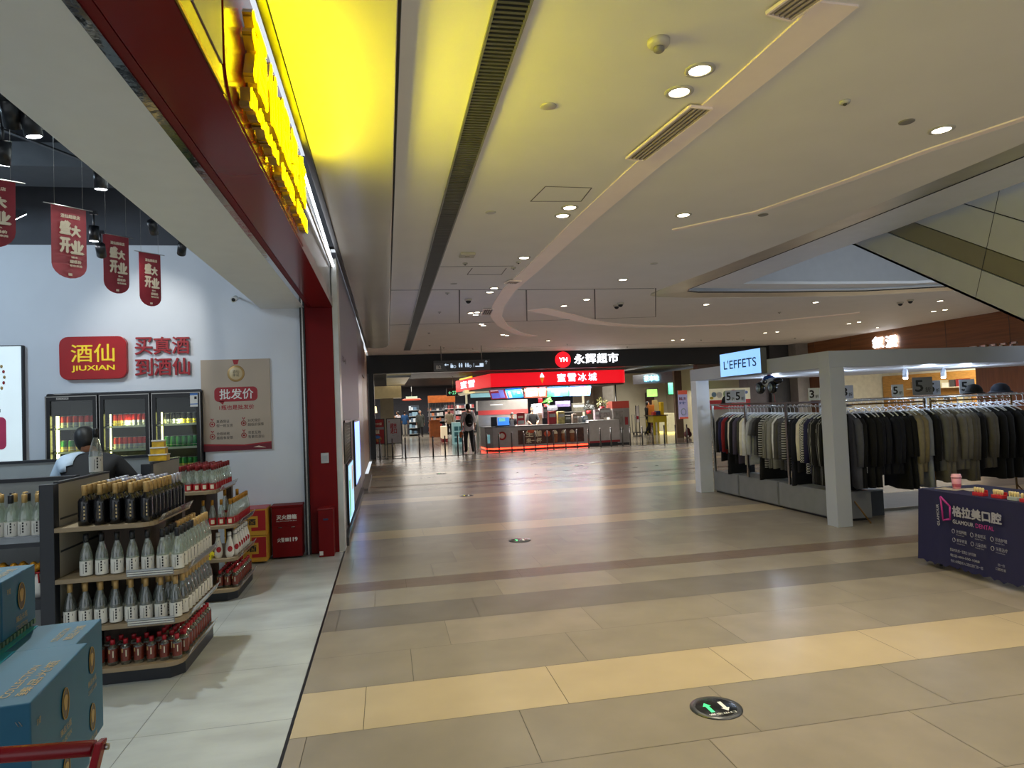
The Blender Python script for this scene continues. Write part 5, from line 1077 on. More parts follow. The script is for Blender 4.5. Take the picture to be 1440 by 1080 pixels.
for x, yv in ((6.4, 8.6), (7.4, 8.0), (8.4, 8.4), (6.3, 10.0)): lamp('POINT', 'kiosk_light', (x, yv, KZ0 - .2), KIOSK, (.68, .82, 1), .05)
# ================================================================ THINGS ON THE MALL CEILING
m_dl = M('downlight_lens', 'fff3d8', .4, emit='fff0d2', es=14); m_dlr = M('downlight_rim', 'bdb9b1', .4); m_dlo = M('downlight_off', '4a4743', .5)
def downlight(px, py, label, r=.062, power=0, z=ZC, group='round downlights in the mall ceiling', col=(1, .95, .88), cone=2.3):
    c = at_z(px, py, z); t = thing('ceiling_downlight', label, 'ceiling light', tuple(c), group)
    MB().lathe([(r * 1.45, .0), (r * 1.45, -.006), (r * 1.05, -.010), (r, -.004)], c, m_dlr, 24, cap=False).build('rim', t); MB().lathe([(r, -.005), (r, -.004)], c, m_dl, 24).build('lens', t)
    if power: lamp('SPOT', 'downlight', (c.x, c.y, z - .02), power, col, .05, to=(c.x, c.y, 0), spot=cone, blend=.8)
W = DOWN
DL = [(984, 98, 'large round downlight, upper of the pair near the smoke detector', .064, 1), (955, 129, 'large round downlight, lower of the pair near the smoke detector', .064, 1), (1324, 182, 'large lone downlight beside the thin curved cove', .064, 1.4), (801, 291.5, 'downlight beside the curved cove, first of a touching pair', .062, 1), (791, 303, 'downlight beside the curved cove, second of a touching pair', .062, 1), (961, 302, 'lone downlight at the tip of the thin curved cove', .062, 1.2),
      (737, 362, 'downlight next to the bend of the wide cove', .062, 1.2), (695, 405, 'downlight on the first panel seam, upper of two', .06, .8), (689, 410.5, 'downlight on the first panel seam, lower of two', .06, .8), (876, 393, 'lone downlight in front of the metal-rimmed opening tip', .062, 1.2), (825, 421, 'downlight in the seamed panel nearest the opening', .06, .8), (793, 430, 'downlight in the seamed panel above the far cove', .06, .8),
      (662, 440, 'downlight in the seamed panel, first of a cluster of three', .06, .5), (671, 439, 'downlight in the seamed panel, second of a cluster of three', .06, .5), (669, 442.5, 'downlight in the seamed panel, third of a cluster of three', .06, .5), (677, 455.5, 'downlight behind the second seam, first of two', .06, .5), (680, 457.5, 'downlight behind the second seam, second of two', .06, .5), (707, 470.4, 'downlight above the supermarket header, first of two', .06, .7), (713, 471.5, 'downlight above the supermarket header, second of two', .06, .7),
      (771, 479, 'downlight just above the round supermarket logo', .06, .7), (946, 478.3, 'downlight above the black header, first of two beyond the logo', .06, .7), (960, 477.5, 'downlight above the black header, second of two beyond the logo', .06, .7), (993, 428, 'downlight behind the metal collar, first along its far side', .06, 1), (1147, 425, 'downlight behind the metal collar, second along its far side', .06, 1), (1076, 468, 'downlight above the lit blue sign, first of two', .06, .8), (1093, 466.5, 'downlight above the lit blue sign, second of two', .06, .8),
      (1194, 455, 'downlight near the wood shop front, first of two', .06, .8), (1208, 452.7, 'downlight near the wood shop front, second of two', .06, .8), (1313, 437.6, 'downlight near the wood shop front, first of the pair by the escalator', .06, .8), (1329, 435.4, 'downlight near the wood shop front, second of the pair by the escalator', .06, .8), (1322, 423, 'lone downlight right under the escalator edge', .06, .8)]
for i, (px, py, lab, r, pw) in enumerate(DL): downlight(px, py, lab, r, W * pw * (2.0 if i < 2 else .6 if 2 < i < 12 else 1), col=(1, .86, .64) if i < 3 else (1, .95, .88), cone=2.0 if i < 2 else 2.3)
downlight(1234, 460.5, 'faint bluish downlight over the glowing characters', .05, 0); downlight(514, 494, 'small downlight just beyond the end of the glossy panel', .06, W * .5)
def disc(name, px, py, label, cat, r, h, m, group=None, dome=None, dm=None):
    c = at_z(px, py, ZC); t = thing(name, label, cat, tuple(c), group)
    MB().lathe([(r, 0), (r, -h * .5), (r * .85, -h)], c, m, 24).build('body', t)
    if dome: MB().ball(c - Vector((0, 0, h)), dome, dm or m_black, 14, 8).build('dome', t)
    return t
m_pl = M('plastic_cream', 'c4beb0', .45); c = at_z(926, 57, ZC); t = thing('smoke_detector', 'round cream smoke detector near the two large downlights', 'smoke detector', tuple(c))
MB().lathe([(.062, 0), (.062, -.022), (.05, -.036), (.03, -.04)], c, m_pl, 24).build('base', t); MB().lathe([(.03, -.038), (.03, -.058), (.02, -.066), (.015, -.066)], c, M('detector_grey', '8f8a80', .5), 18).build('sensor_head', t)
for px, py, lab in ((771, 149, 'pale flat speaker disc beside the long slot diffuser'), (1275, 171, 'grey flat speaker disc beside the large lone downlight'), (690, 298.5, 'flat speaker disc left of the downlight pair'), (638, 399, 'flat dark speaker disc on the seamed ceiling'), (1073, 302, 'grey flat speaker disc beyond the thin curved cove'), (919.5, 370.5, 'flat speaker disc in front of the opening')): disc('ceiling_speaker', px, py, lab, 'speaker', .055, .008, m_dlr if px < 1000 else M('disc_grey', '85817b', .5), 'flat speaker discs in the ceiling')
t = thing('access_point', 'square white wireless box with rounded corners on the ceiling', 'access point', tuple(at_z(657, 357, ZC))); c = at_z(657, 357, ZC); MB().box(c.x - .1, c.x + .1, c.y - .1, c.y + .1, ZC - .035, ZC, m_pl).build('housing', t, bevel=.015); MB().box(c.x - .03, c.x + .03, c.y - .005, c.y + .005, ZC - .038, ZC - .035, m_dlo).build('lamp_strip', t)
for px, py, lab in ((654, 370, 'small sprinkler below the square wireless box'), (722, 376, 'small detector beside the ceiling hatch'), (729, 368, 'ring-shaped sensor beside the bend of the cove'), (629, 411.5, 'tiny dark sprinkler behind the first seam'), (618, 438.5, 'faint sprinkler in the seamed panel by the slot'), (1188, 142, 'tiny sprinkler in the middle of the plain ceiling'), (603, 468, 'small sprinkler at the far end of the slot'), (604, 485.5, 'tiny sprinkler above the hanging wayfinding sign'), (665, 490, 'tiny sprinkler above the supermarket header'), (1045, 477.5, 'tiny sprinkler above the lit blue sign'), (1118, 475, 'tiny sprinkler at the dark column by the wood front'), (986, 477.8, 'tiny sprinkler beyond the header downlights'), (1096, 439, 'small sprinkler behind the metal collar'), (882, 487.5, 'tiny sprinkler over the red drinks fascia'), (798, 484, 'tiny sprinkler over the white header lettering'), (624, 488.5, 'tiny sprinkler over the wayfinding sign rods')): disc('ceiling_sprinkler', px, py, lab, 'sprinkler', .035, .02, m_dlr, 'small sprinklers in the mall ceiling', .014, m_dlo)
for px, py, lab in ((867, 432, 'dark dome camera, first of the pair in the seamed panel'), (872.5, 429, 'dark dome camera, second of the pair in the seamed panel'), (1266, 428, 'dark dome camera, first of the pair by the escalator'), (1280, 424.5, 'dark dome camera, second of the pair by the escalator'), (658.5, 423.5, 'small dome camera behind the first panel seam')): disc('dome_camera', px, py - 3, lab, 'camera', .07, .035, m_pl, 'dome cameras on the ceiling', .05, m_spot)
for a, b_, w_, lab in (((1112, 22), (1172, -20), .17, 'short linear air vent set into the wide cove at the photo edge'), ((907, 221), (1001, 148), .17, 'short linear air vent set into the wide cove, longer one'), ((690, 441), (694, 433), .2, 'small dark vent at the bend of the wide cove'), ((725, 397), (733, 393.5), .2, 'small vent where the wide cove crosses the first seam')):
    p = at_z(*a, ZC); q = at_z(*b_, ZC); d = (q - p).normalized(); n = Vector((d.y, -d.x, 0)) * w_
    grille('linear_vent', lab, [Vector((v.x, v.y, ZC - .014)) for v in (p, q, q + n, p + n)], 5, M('vent_bar', 'b9a99c', .45), m_slatdk, rim=m_cove, cross=False, group='short linear vents in the cove')
# ---- escalator crossing the opening
t = thing('escalator', 'white-clad escalator with olive side stripe rising through the ceiling opening', 'escalator', (7.3, 2.0, 0)); X0, X1 = 6.74, 8.0
m_ew = M('escalator_white', 'c2c3c0', .4, noise=.02); m_eo = M('escalator_olive', '857f66', .4, noise=.03); sl = .577
zb = lambda y_: 3.75 + sl * (y_ - 8.5)
def band(o0, o1, m, name, x=X0, th=.03):
    b = MB(); ya, yb_ = 2.0 + .0, 12.0
    b.slab([(x, ya, zb(ya) + o0), (x, yb_, zb(yb_) + o0), (x, yb_, zb(yb_) + o1), (x, ya, zb(ya) + o1)], (th, 0, 0), m); b.build(name, t)
band(0, .385, m_ew, 'lower_cladding'); band(.40, .655, m_eo, 'stripe_panel', X0 + .008, .02); band(.67, 1.1, m_ew, 'upper_cladding'); band(1.115, 1.6, m_ew, 'balustrade_panel'); band(.385, .67, m_black, 'shadow_gap', X0 + .03, .01); band(1.09, 1.12, m_black, 'shadow_gap', X0 + .012, .01)
b = MB(); b.slab([(X0, 2.0, zb(2)), (X0, 12, zb(12)), (X1, 12, zb(12)), (X1, 2, zb(2))], (0, 0, .03), m_ew); b.build('underside', t)
b = MB(); b.slab([(X1, 2.0, zb(2)), (X1, 12, zb(12)), (X1, 12, zb(12) + 1.6), (X1, 2, zb(2) + 1.6)], (.03, 0, 0), m_ew); b.build('far_cladding', t)
for yv in (6.55, 9.4): MB().slab([(X0 - .0015, yv, zb(yv)), (X0 - .0015, yv + .008, zb(yv)), (X0 - .0015, yv - .45, zb(yv - .45) + 1.6), (X0 - .0015, yv - .458, zb(yv - .458) + 1.6)], (.001, 0, 0), m_dkgrey).build('panel_joint', t)
for x in (X0 + .1, X1 - .1):
    b = MB(); b.tube([(x, 1.4, 1.0), (x, 2.0, 1.02), (x, 11.9, zb(11.9) + 1.75)], .035, m_black, 8); b.build('handrail', t)
s = MB()
for i in range(38): yv = 1.9 + i * .265; zz = max(.0, zb(yv) + .6); s.box(X0 + .2, X1 - .2, yv, yv + .265, zz - .1, zz + .05, m_steel)
s.build('steps', t)
b = MB(); b.box(X0, X1, .7, 2.0, 0, .06, m_steel); b.build('landing_plate', t)
lamp('AREA', 'upper_hall_light', (9.0, 6, 5.1), VOID, (.8, .88, 1), 4, to=(9, 6, 0), sy=6)
# ================================================================ SUPERMARKET FRONT AND WHAT LIES BEYOND
def rc(px0, py0, px1, py1, Y):
    l = at_y(px0, (py0 + py1) / 2, Y); r = at_y(px1, (py0 + py1) / 2, Y); tp = at_y((px0 + px1) / 2, py0, Y); bt = at_y((px0 + px1) / 2, py1, Y)
    return l.x, r.x, bt.z, tp.z
def plate(mb, q, y, m, th=.02): mb.box(q[0], q[1], y, y + th, q[2], q[3], m); return mb
# header sign
m_wg = M('sign_white_glow', 'ffffff', .4, emit='f4f8ff', es=2.6); m_rg = M('sign_red_glow', 'e8121c', .4, emit='f01a26', es=1.3)
t = thing('supermarket_sign', 'round red logo and glowing white characters on the black header', 'sign', (6.4, 23.57, 3.2)); yb = 23.57
MB().lathe([(.29, -.03), (.29, .03)], (6.40, yb, 3.27), m_rg, 36, 'y').build('logo_disc', t)
MB().text('YH', (6.24, yb - .032, 3.19), X3, Z3, .32, .16, m_wg, .004, .008, 3).build('lettering', t)
for i, ch in enumerate('永辉超市'): MB().text(ch, (6.83 + i * .435, yb + .02, 3.10 + .006 * i), X3, Z3, .39, .36, m_wg, .035, .006, 3).build('character', t)
# hanging wayfinding sign
q = rc(610, 506.5, 689, 520.5, 20.8); t = thing('wayfinding_sign', 'grey hanging wayfinding sign with pictograms and arrow', 'sign', ((q[0] + q[1]) / 2, 20.8, q[2])); m_wf = M('wayfinding_grey', '4c4d50', .4)
MB().box(q[0], q[1], 20.8, 20.88, q[2], q[3], m_wf).build('panel', t, bevel=.004); MB().slab([(q[0], 20.796, q[2]), (q[0] + .42, 20.796, q[2]), (q[0] + .28, 20.796, q[3] - .07), (q[0], 20.796, q[3] - .07)], (0, .003, 0), M('wayfinding_pale', '66686b', .4)).build('level_tab', t)
MB().text('B2', (q[0] + .07, 20.795, q[2] + .05), X3, Z3, .16, .12, m_porc, .001, .006).build('lettering', t)
mp = M('picto_white', 'd8ecff', .5, emit='cfe6ff', es=.8); z0 = q[2] + .09; x = q[0] + .33
MB().slab([(x, 20.794, z0 + .09), (x + .05, 20.794, z0 + .135), (x + .05, 20.794, z0 + .1), (x + .13, 20.794, z0 + .1), (x + .13, 20.794, z0 + .08), (x + .05, 20.794, z0 + .08), (x + .05, 20.794, z0 + .045)], (0, .002, 0), mp).build('arrow', t)
def figure(x, s=1): b = MB(); b.ball((x, 20.793, z0 + .115), (.018, .004, .018), mp, 10, 6); b.slab([(x - .025, 20.793, z0 + .09), (x + .025, 20.793, z0 + .09), (x + .015, 20.793, z0), (x - .015, 20.793, z0)], (0, .002, 0), mp); b.build('pictogram', t)
for x in (q[0] + .80, q[0] + .87, q[0] + 1.0, q[0] + 1.07): figure(x)
b = MB(); b.box(q[0] + .52, q[0] + .6, 20.792, 20.794, z0 - .01, z0 + .08, mp).box(q[0] + .52, q[0] + .58, 20.792, 20.794, z0 + .1, z0 + .115, mp); b.tube([(q[0] + .65 + .035 * math.cos(a), 20.793, z0 + .025 + .035 * math.sin(a)) for a in [j * PI / 6 for j in range(12)]], .006, mp, 5, closed=True); b.build('pictogram', t)
MB().tube([(q[0] + 1.14 + .03 * math.cos(a), 20.793, z0 + .03 + .035 * math.sin(a)) for a in [j * PI / 6 for j in range(12)]], .006, mp, 5, closed=True).build('pictogram', t)
MB().box(q[0] + 1.25, q[0] + 1.258, 20.793, 20.795, z0, z0 + .12, mp).build('divider', t); MB().box(q[0] + 1.30, q[0] + 1.56, 20.793, 20.795, z0, z0 + .03, mp).box(q[0] + 1.44, q[0] + 1.56, 20.793, 20.795, z0 + .03, z0 + .11, mp).build('pictogram', t)
MB().tube([(q[0] + 1.65, 20.793, z0 + .08), (q[0] + 1.65, 20.793, z0 + .18)], .004, mp, 5).tube([(q[0] + 1.61, 20.793, z0 + .15), (q[0] + 1.65, 20.793, z0 + .19), (q[0] + 1.69, 20.793, z0 + .15)], .004, mp, 5).build('arrow', t)
for x in (q[0] + .24, q[1] - .25): MB().tube([(x, 20.84, q[3]), (x, 20.84, ZC)], .012, m_steel, 8).build('hanging_rod', t)
# bollards across the entrance
m_bol = M('bollard_steel', '5e5c5b', .3, .8)
bt_ = thing('steel_bollard', 'x', 'bollard', (0, 0, 0)); MB().tube([(0, 0, .012), (0, 0, .70)], .026, m_bol, 12).build('post', bt_); MB().lathe([(.045, 0), (.045, .01), (.028, .016)], (0, 0, 0), m_bol, 14).build('foot', bt_); MB().lathe([(.0265, .70), (.024, .712), (.01, .716)], (0, 0, 0), m_steel, 12).build('cap', bt_); freeze(bt_)
bx = [534, 552, 570, 590, 609, 626, 644, 651, 668, 685, 702, 720, 737, 753, 770, 779, 796, 812, 828, 845, 860, 876, 887, 904, 919, 935, 951, 967]
for i, px in enumerate(bx):
    X = at_y(px, 630, 23.42).x; lab = 'steel bollard, %s from the pier in the row across the supermarket entrance' % nth(i)
    if i == 0: bt_.location = (X, 23.42, 0); bt_['label'] = lab; bt_['group'] = 'bollards across the entrance'
    else: dup(bt_, (X, 23.42, 0), 0, lab, 'bollards across the entrance')
t = MB(); t.box(-.5, 12.2, 23.36, 23.5, 0, .012, M('threshold', '3c3a39', .4, .4)); t.build('trim_18', kind='structure')
# standing poster boards just inside
def aboard(label, px0, px1, py0, py1, Y, m, draw):
    q = rc(px0, py0, px1, py1, Y); t = thing('poster_stand', label, 'poster stand', ((q[0] + q[1]) / 2, Y, 0)); MB().box(q[0], q[1], Y, Y + .03, q[2], q[3], m).build('poster', t)
    f = MB()
    for x in (q[0], q[1]): f.box(x - .015, x + .015, Y - .004, Y + .04, .04, q[3] + .02, m_black)
    f.box(q[0], q[1], Y - .004, Y + .04, q[3], q[3] + .025, m_black); f.box(q[0], q[1], Y - .004, Y + .04, q[2] - .025, q[2], m_black); f.build('frame', t)
    for x in (q[0], q[1]): MB().box(x - .02, x + .02, Y - .2, Y + .25, 0, .035, m_black).build('foot', t)
    MB().box(q[0], q[1], Y, Y + .03, .05, .075, m_black).build('crossbar', t)
    draw(t, q, Y); return t
def d_red(t, q, Y):
    w = q[1] - q[0]; h = q[3] - q[2]
    MB().box(q[0], q[1], Y - .002, Y, q[2] + h * .58, q[2] + h * .68, M('poster_grey', '8d8a88', .5)).build('strip', t); MB().text('年中大促', (q[0] + .08, Y - .002, q[2] + h * .76), X3, Z3, w - .16, .09, m_cream, .001, .002).text('满减', (q[0] + .17, Y - .002, q[2] + h * .40), X3, Z3, w - .34, .14, m_cream, .001, .004).build('lettering', t)
    MB().ball((q[0] + w / 2, Y - .002, q[2] + h * .2), (.16, .004, .11), M('fruit_orange', 'b06a2c', .5, noise=.4, scale=20), 16, 8).ball((q[0] + w / 2, Y - .004, q[2] + h * .27), (.11, .004, .06), M('sticker_blue', '3b6fb5', .5), 14, 6).build('picture', t)
def d_wh(t, q, Y):
    w = q[1] - q[0]; h = q[3] - q[2]; MB().text('超市', (q[0] + .12, Y - .002, q[2] + h * .6), X3, Z3, w - .28, .19, m_cr, .001, .005).text('进口', (q[0] + .12, Y - .002, q[2] + h * .39), X3, Z3, w - .28, .19, m_cr, .001, .005).build('lettering', t); MB().box(q[0] + .18, q[1] - .22, Y - .002, Y, q[2] + h * .32, q[2] + h * .325, m_ink).box(q[0] + .07, q[0] + .1, Y - .002, Y, q[3] - .12, q[3] - .07, m_cr).build('print', t)
aboard('red promotion poster on a black stand beside the entrance pier', 519.5, 540.5, 590, 624, 23.9, M('poster_red', '9c1c1c', .5), d_red); aboard('white poster with red characters on a black stand', 544, 564.5, 589, 623, 23.8, M('poster_white', 'a9a7a8', .5), d_wh)
# ------------------------------------------------ drinks counter
YC, YS = 24.5, 24.7
t = thing('drinks_kiosk_sign', 'bright red wraparound fascia with white characters over the drinks counter', 'sign', (6.5, YS, 2.4)); m_fr = M('fascia_red', 'e60f1e', .4, emit='e80a1c', es=.85); m_lw = M('fascia_letter', 'e8f4ff', .4, emit='cfe6ff', es=1.5)
ql = at_y(690, 535, YS); qr = at_y(882, 526, YS); zt, zb_ = 2.90, 2.40
b = MB(); pts = [(ql.x - .75, YS + 5.5), (ql.x, YS), (qr.x - .35, YS)] + [(qr.x - .35 + .35 * math.sin(a), YS + .35 - .35 * math.cos(a)) for a in [PI / 2 * i / 8 for i in range(1, 9)]] + [(qr.x, YS + 3), (ql.x - .75, YS + 5.5)]
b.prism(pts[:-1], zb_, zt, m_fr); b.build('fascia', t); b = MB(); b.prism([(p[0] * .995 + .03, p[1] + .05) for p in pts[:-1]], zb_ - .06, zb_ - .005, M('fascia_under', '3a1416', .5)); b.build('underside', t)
cx = at_y(783, 529, YS).x
for i, ch in enumerate('蜜雪冰城'): p = at_y(783.6 + i * 14.6, 535, YS); MB().text(ch, (p.x, YS - .01, 2.50), X3, Z3, .34, .32, m_lw, .01, .006, 3).build('character', t)
u = Vector((ql.x, YS, 0)) - Vector((ql.x - .75, YS + 5.5, 0)); u.normalize(); st = Vector((ql.x - .62, YS + 4.6, 2.5)) + Vector((-.012, -.01, 0))
MB().text('蜜雪', st, u, Z3, 2.4, .32, m_lw, .004, .006).build('character', t)
p = at_y(762, 530, YS); MB().lathe([(.01, 0), (.075, .2), (.08, .22)], (p.x, YS - .03, 2.48), M('cone_orange', 'e08a22', .4, emit='e08a22', es=.5), 14).build('ice_cream_cone', t); MB().lathe([(.085, .22), (.07, .28), (.045, .33), (.01, .39)], (p.x, YS - .03, 2.48), m_lw, 14).build('ice_cream', t)
b = MB(); px_ = at_y(772, 529, YS).x; 
t = thing('counter_unit', 'grey drinks counter with dark coffee poster and red glowing base', 'counter', (5.6, YC, 0)); x0 = at_y(684, 615, YC).x; x1 = at_y(828, 610, YC).x; m_cn = M('counter_grey', 'a8a5a6', .4)
b = MB(); b.prism([(x0, YC + 1.6), (x0, YC + .3), (x0 + .25, YC), (x1, YC), (x1, YC + .7), (x0 + .7, YC + .7), (x0 + .7, YC + 1.6)], .12, .86, m_cn); b.build('counter_body', t); b = MB(); b.prism([(x0 - .02, YC + 1.6), (x0 - .02, YC + .29), (x0 + .24, YC - .03), (x1, YC - .03), (x1, YC + .7), (x0 + .7, YC + .7), (x0 + .7, YC + 1.6)], .86, .9, M('counter_top', '6d6c6b', .3)); b.build('worktop', t)
b = MB(); b.tube([(x0 + .03, YC + 1.6, .085), (x0 + .03, YC + .3, .085), (x0 + .27, YC + .03, .085), (x1, YC + .03, .085)], .028, M('led_red', 'ff4a30', .4, emit='ff3820', es=6), 8); b.build('glow_strip', t); b = MB(); b.prism([(x0 + .1, YC + .35), (x0 + .3, YC + .1), (x1, YC + .1), (x1, YC + .6), (x0 + .3, YC + .6)], 0, .12, m_black); b.build('plinth', t)
q = rc(728.5, 603, 821, 623, YC); m_cof = M('coffee_brown', '4c2a1f', .5, noise=.5, scale=9, detail=6); g = MB(); g.box(q[0], q[1], YC - .012, YC, q[2], q[3], m_cof); g.build('coffee_poster', t)
MB().text('生咖', (q[0] + .28, YC - .013, q[2] + .26), X3, Z3, .62, .26, m_cream, .002, .01).text('来一杯', (q[0] + .3, YC - .013, q[2] + .03), X3, Z3, .6, .2, m_cream, .002, .008).build('lettering', t)
for i in range(3):
    xx = q[0] + 1.42 + i * .33; MB().lathe([(.075, 0), (.1, .30), (.1, .32)], (xx, YC - .03, q[2] + .03), M('drink_brown', '8a5a3c', .4, noise=.3, scale=9), 12).lathe([(.1, .32), (.09, .38), (.05, .43), (.01, .45)], (xx, YC - .03, q[2] + .03), m_cream, 12).build('printed_cup', t)
MB().ball((q[0] + 1.12, YC - .013, q[2] + .36), (.13, .006, .11), M('heart_orange', 'c4502c', .5), 14, 8).ball((q[0] + .5, YC - .013, q[3] - .06), (.16, .006, .06), M('heart_orange', 'c4502c', .5), 12, 6).build('printed_blob', t)
p = at_y(706, 613, YC); MB().lathe([(.16, 0), (.16, .01)], (p.x, YC - .012, p.z), m_cr, 28, 'y').lathe([(.1, -.001), (.1, .0)], (p.x, YC - .012, p.z), m_porc, 24, 'y').build('round_badge', t)
MB().box(x0 + .02, x0 + .16, YC + .12, YC + .14, .3, .62, M('side_leaflet', '8fd0d8', .5, emit='8fd0d8', es=.3)).build('lit_leaflet', t)
t = thing('end_counter', 'white raised counter panel with red base stripe at the end of the drinks counter', 'counter', (8.3, YC, 0)); xe = at_y(871, 606, YC).x; b = MB(); b.box(x1 + .01, xe, YC - .02, YC + .6, .12, .98, M('panel_white', 'b7b5b4', .45)); b.build('panel_body', t); b = MB(); b.box(x1 + .02, xe, YC - .03, YC - .02, .12, .2, m_cr); b.build('red_stripe', t); b = MB(); b.box(x1 + .05, xe - .05, YC + .1, YC + .5, 0, .12, m_black); b.build('plinth', t)
t = thing('upright_freezer', 'pale upright freezer with printed side and red glow at the end of the drinks counter', 'freezer', (9.2, YC + .4, 0)); q = rc(862, 574, 886, 621, YC + .3); b = MB(); b.box(q[0], q[1], YC + .3, YC + 1, .06, q[3], M('freezer_pale', 'a09d98', .4)); b.build('body', t); MB().box(q[0] + .05, q[1] - .28, YC + .285, YC + .3, .55, q[3] - .1, M('freezer_print', '8f8a84', .5, noise=.35, scale=8)).build('printed_panel', t); MB().box(q[1] - .2, q[1] - .08, YC + .285, YC + .3, .75, 1.05, m_cr).build('red_label', t); MB().box(q[0], q[1], YC + .3, YC + 1, q[3], q[3] + .28, M('freezer_glow', '7a3a2c', .4, emit='b4301c', es=.25)).build('glass_top', t); MB().box(q[0] + .04, q[1] - .04, YC + .35, YC + .95, 0, .06, m_black).build('plinth', t)
t = thing('fascia_post', 'thin dark post holding the red fascia at its rounded end', 'post', (8.9, YS + .4, 0)); p = at_y(866, 560, YS + .4); MB().tube([(p.x, YS + .4, 0), (p.x, YS + .4, zb_ - .02)], .025, m_spot, 10).build('post_tube', t); MB().lathe([(.06, 0), (.06, .012)], (p.x, YS + .4, 0), m_spot, 14).build('foot', t)
# menu screens
def screen(label, P, col, motif, es=1.0):
    P = [at_y(x, y_, Y) for x, y_, Y in P]; c = sum(P, Vector()) / 4; t = thing('menu_screen', label, 'screen', tuple(c), 'menu screens above the drinks counter'); N = (P[1] - P[0]).cross(P[3] - P[0]).normalized()
    if N.y > 0: N = -N
    MB().slab([p - N * .06 for p in P], N * .055, m_black).build('casing', t); MB().slab(P, N * .004, M('screen_' + col, col, .4, emit=col, es=es, noise=.25, scale=4)).build('display', t)
    U = (P[1] - P[0]).normalized(); V = (P[0] - P[3]).normalized(); w = (P[1] - P[0]).length; h = (P[0] - P[3]).length; O_ = P[3]
    for k, (x, yv, ww, hh, cc) in enumerate(motif):
        a = O_ + U * (x * w) + V * (yv * h) + N * (.006 + k * .0005); MB().slab([a, a + U * ww * w, a + U * ww * w + V * hh * h, a + V * hh * h], N * .001, M('screen_' + cc, cc, .4, emit=cc, es=es, noise=.25, scale=4)).build('screen_block', t)
    return t, O_, U, V, w, h, N
Y1, Y2 = 25.3, 26.4
screen('tilted menu screen in red and blue, first from the yellow sign', [(687, 547.7, 27.4), (708.8, 545.9, 26.3), (713.8, 560.3, 26.3), (691, 561.7, 27.4)], '8a2a3c', [(.1, .08, .5, .5, '6a70d8'), (.62, .1, .3, .75, '7f86e0'), (.1, .78, .5, .1, 'd8b0c0')], .8)
screen('tilted menu screen in bright blue, second from the yellow sign', [(709.5, 545, 26.2), (730.8, 543.1, 25.3), (736.2, 558.9, 25.3), (715, 560.3, 26.2)], '2060e0', [(.1, .05, .2, .55, '8fc06a'), (.42, .3, .25, .35, '3f8df0'), (.72, .05, .18, .5, 'b0c080')], .9)
screen('menu screen with red border and pale drinks, third in the row', [(738, 542.6, 25.3), (768.2, 541.3, 25.3), (768.2, 558.5, 25.3), (738, 559.4, 25.3)], 'd8402c', [(.05, .12, .56, .38, 'a8b8f0'), (.68, .1, .26, .6, '90a4f0'), (.08, .74, .5, .16, 'f0dcd8'), (.68, .76, .26, .1, 'f0dcd8')], .9)
screen('menu screen with green landscape and blue characters, fourth in the row', [(769.8, 541.2, 25.3), (799.4, 540, 25.3), (799.4, 557, 25.3), (769.8, 558, 25.3)], '3f8fd0', [(.0, .0, .3, .55, '2f6a50'), (.72, .0, .28, .7, '3f7a5c'), (.2, .38, .6, .18, 'b8d8ff'), (.36, .05, .24, .3, '7aa8f0')], .9)
screen('menu screen with pink cups on blue, last in the row', [(800.8, 539.8, 25.3), (831.2, 539.2, 25.3), (829.8, 556.3, 25.3), (800.8, 557, 25.3)], '6aa4f0', [(.05, .2, .36, .5, 'e070a8'), (.5, .25, .2, .5, 'd85aa0'), (.8, .1, .1, .7, '7fae4a'), (.2, .8, .2, .14, 'b8d860')], .9)
# kit on and behind the counter
def kit(name, label, cat, px0, py0, px1, py1, Y, depth, m, extra=None):
    q = rc(px0, py0, px1, py1, Y); t = thing(name, label, cat, ((q[0] + q[1]) / 2, Y + depth / 2, q[2])); MB().box(q[0], q[1], Y, Y + depth, q[2], q[3], m).build('body', t, bevel=.008)
    if extra: extra(t, q, Y)
    return t
m_sst = M('stainless', '86847f', .3, .6)
kit('ice_machine', 'long stainless machine with red glow strip behind the counter', 'machine', 672, 562.5, 742, 577, 26.6, .6, M('machine_grey', '75726d', .3, .4), lambda t, q, Y: (MB().box(q[0], q[1], Y - .02, Y, q[2] - .16, q[2] + .02, M('glow_red_strip', '8c2c2a', .4, emit='a02420', es=.35)).build('red_strip', t), MB().box(q[0] + .5, q[0] + 1.0, Y - .015, Y, q[2] + .22, q[2] + .25, m_porc).build('slot_light', t), MB().box(q[0], q[1], Y, Y + .6, 0, q[2] - .16, m_sst).build('stand', t)))
kit('register_screen', 'blue lit ordering screen on the drinks counter', 'screen', 700, 587, 716, 598, 24.75, .05, M('screen_order', '3f86e8', .4, emit='3f86e8', es=1.0), lambda t, q, Y: (MB().box(q[0] - .06, q[1] + .06, Y - .02, Y + .25, .9, q[2], m_black).build('cash_drawer', t), MB().box(q[0] + .05, q[1] - .15, Y - .004, Y, q[2] + .15, q[3] - .03, M('screen_order2', '7fd0c0', .4, emit='7fd0c0', es=.8)).build('picture', t)))
kit('monitor_back', 'dark monitor back standing beside the blue ordering screen', 'monitor', 690.5, 586.5, 699, 600, 24.9, .06, m_spot)
kit('qr_stand', 'small white card stand in front of the ordering screen', 'card stand', 717.5, 590.5, 722.5, 597.5, 24.55, .03, m_card, lambda t, q, Y: MB().box(q[0] - .02, q[1] + .02, Y - .02, Y + .05, .9, q[2], m_card).build('foot', t))
kit('menu_board', 'red printed menu board standing on the counter', 'menu', 727, 580.5, 738, 597, 24.9, .04, m_cr, lambda t, q, Y: MB().box(q[0] + .03, q[1] - .03, Y - .003, Y, q[2] + .03, q[2] + .15, m_gpan).box(q[0] + .04, q[1] - .06, Y - .003, Y, q[3] - .2, q[3] - .12, m_cream).build('print', t))
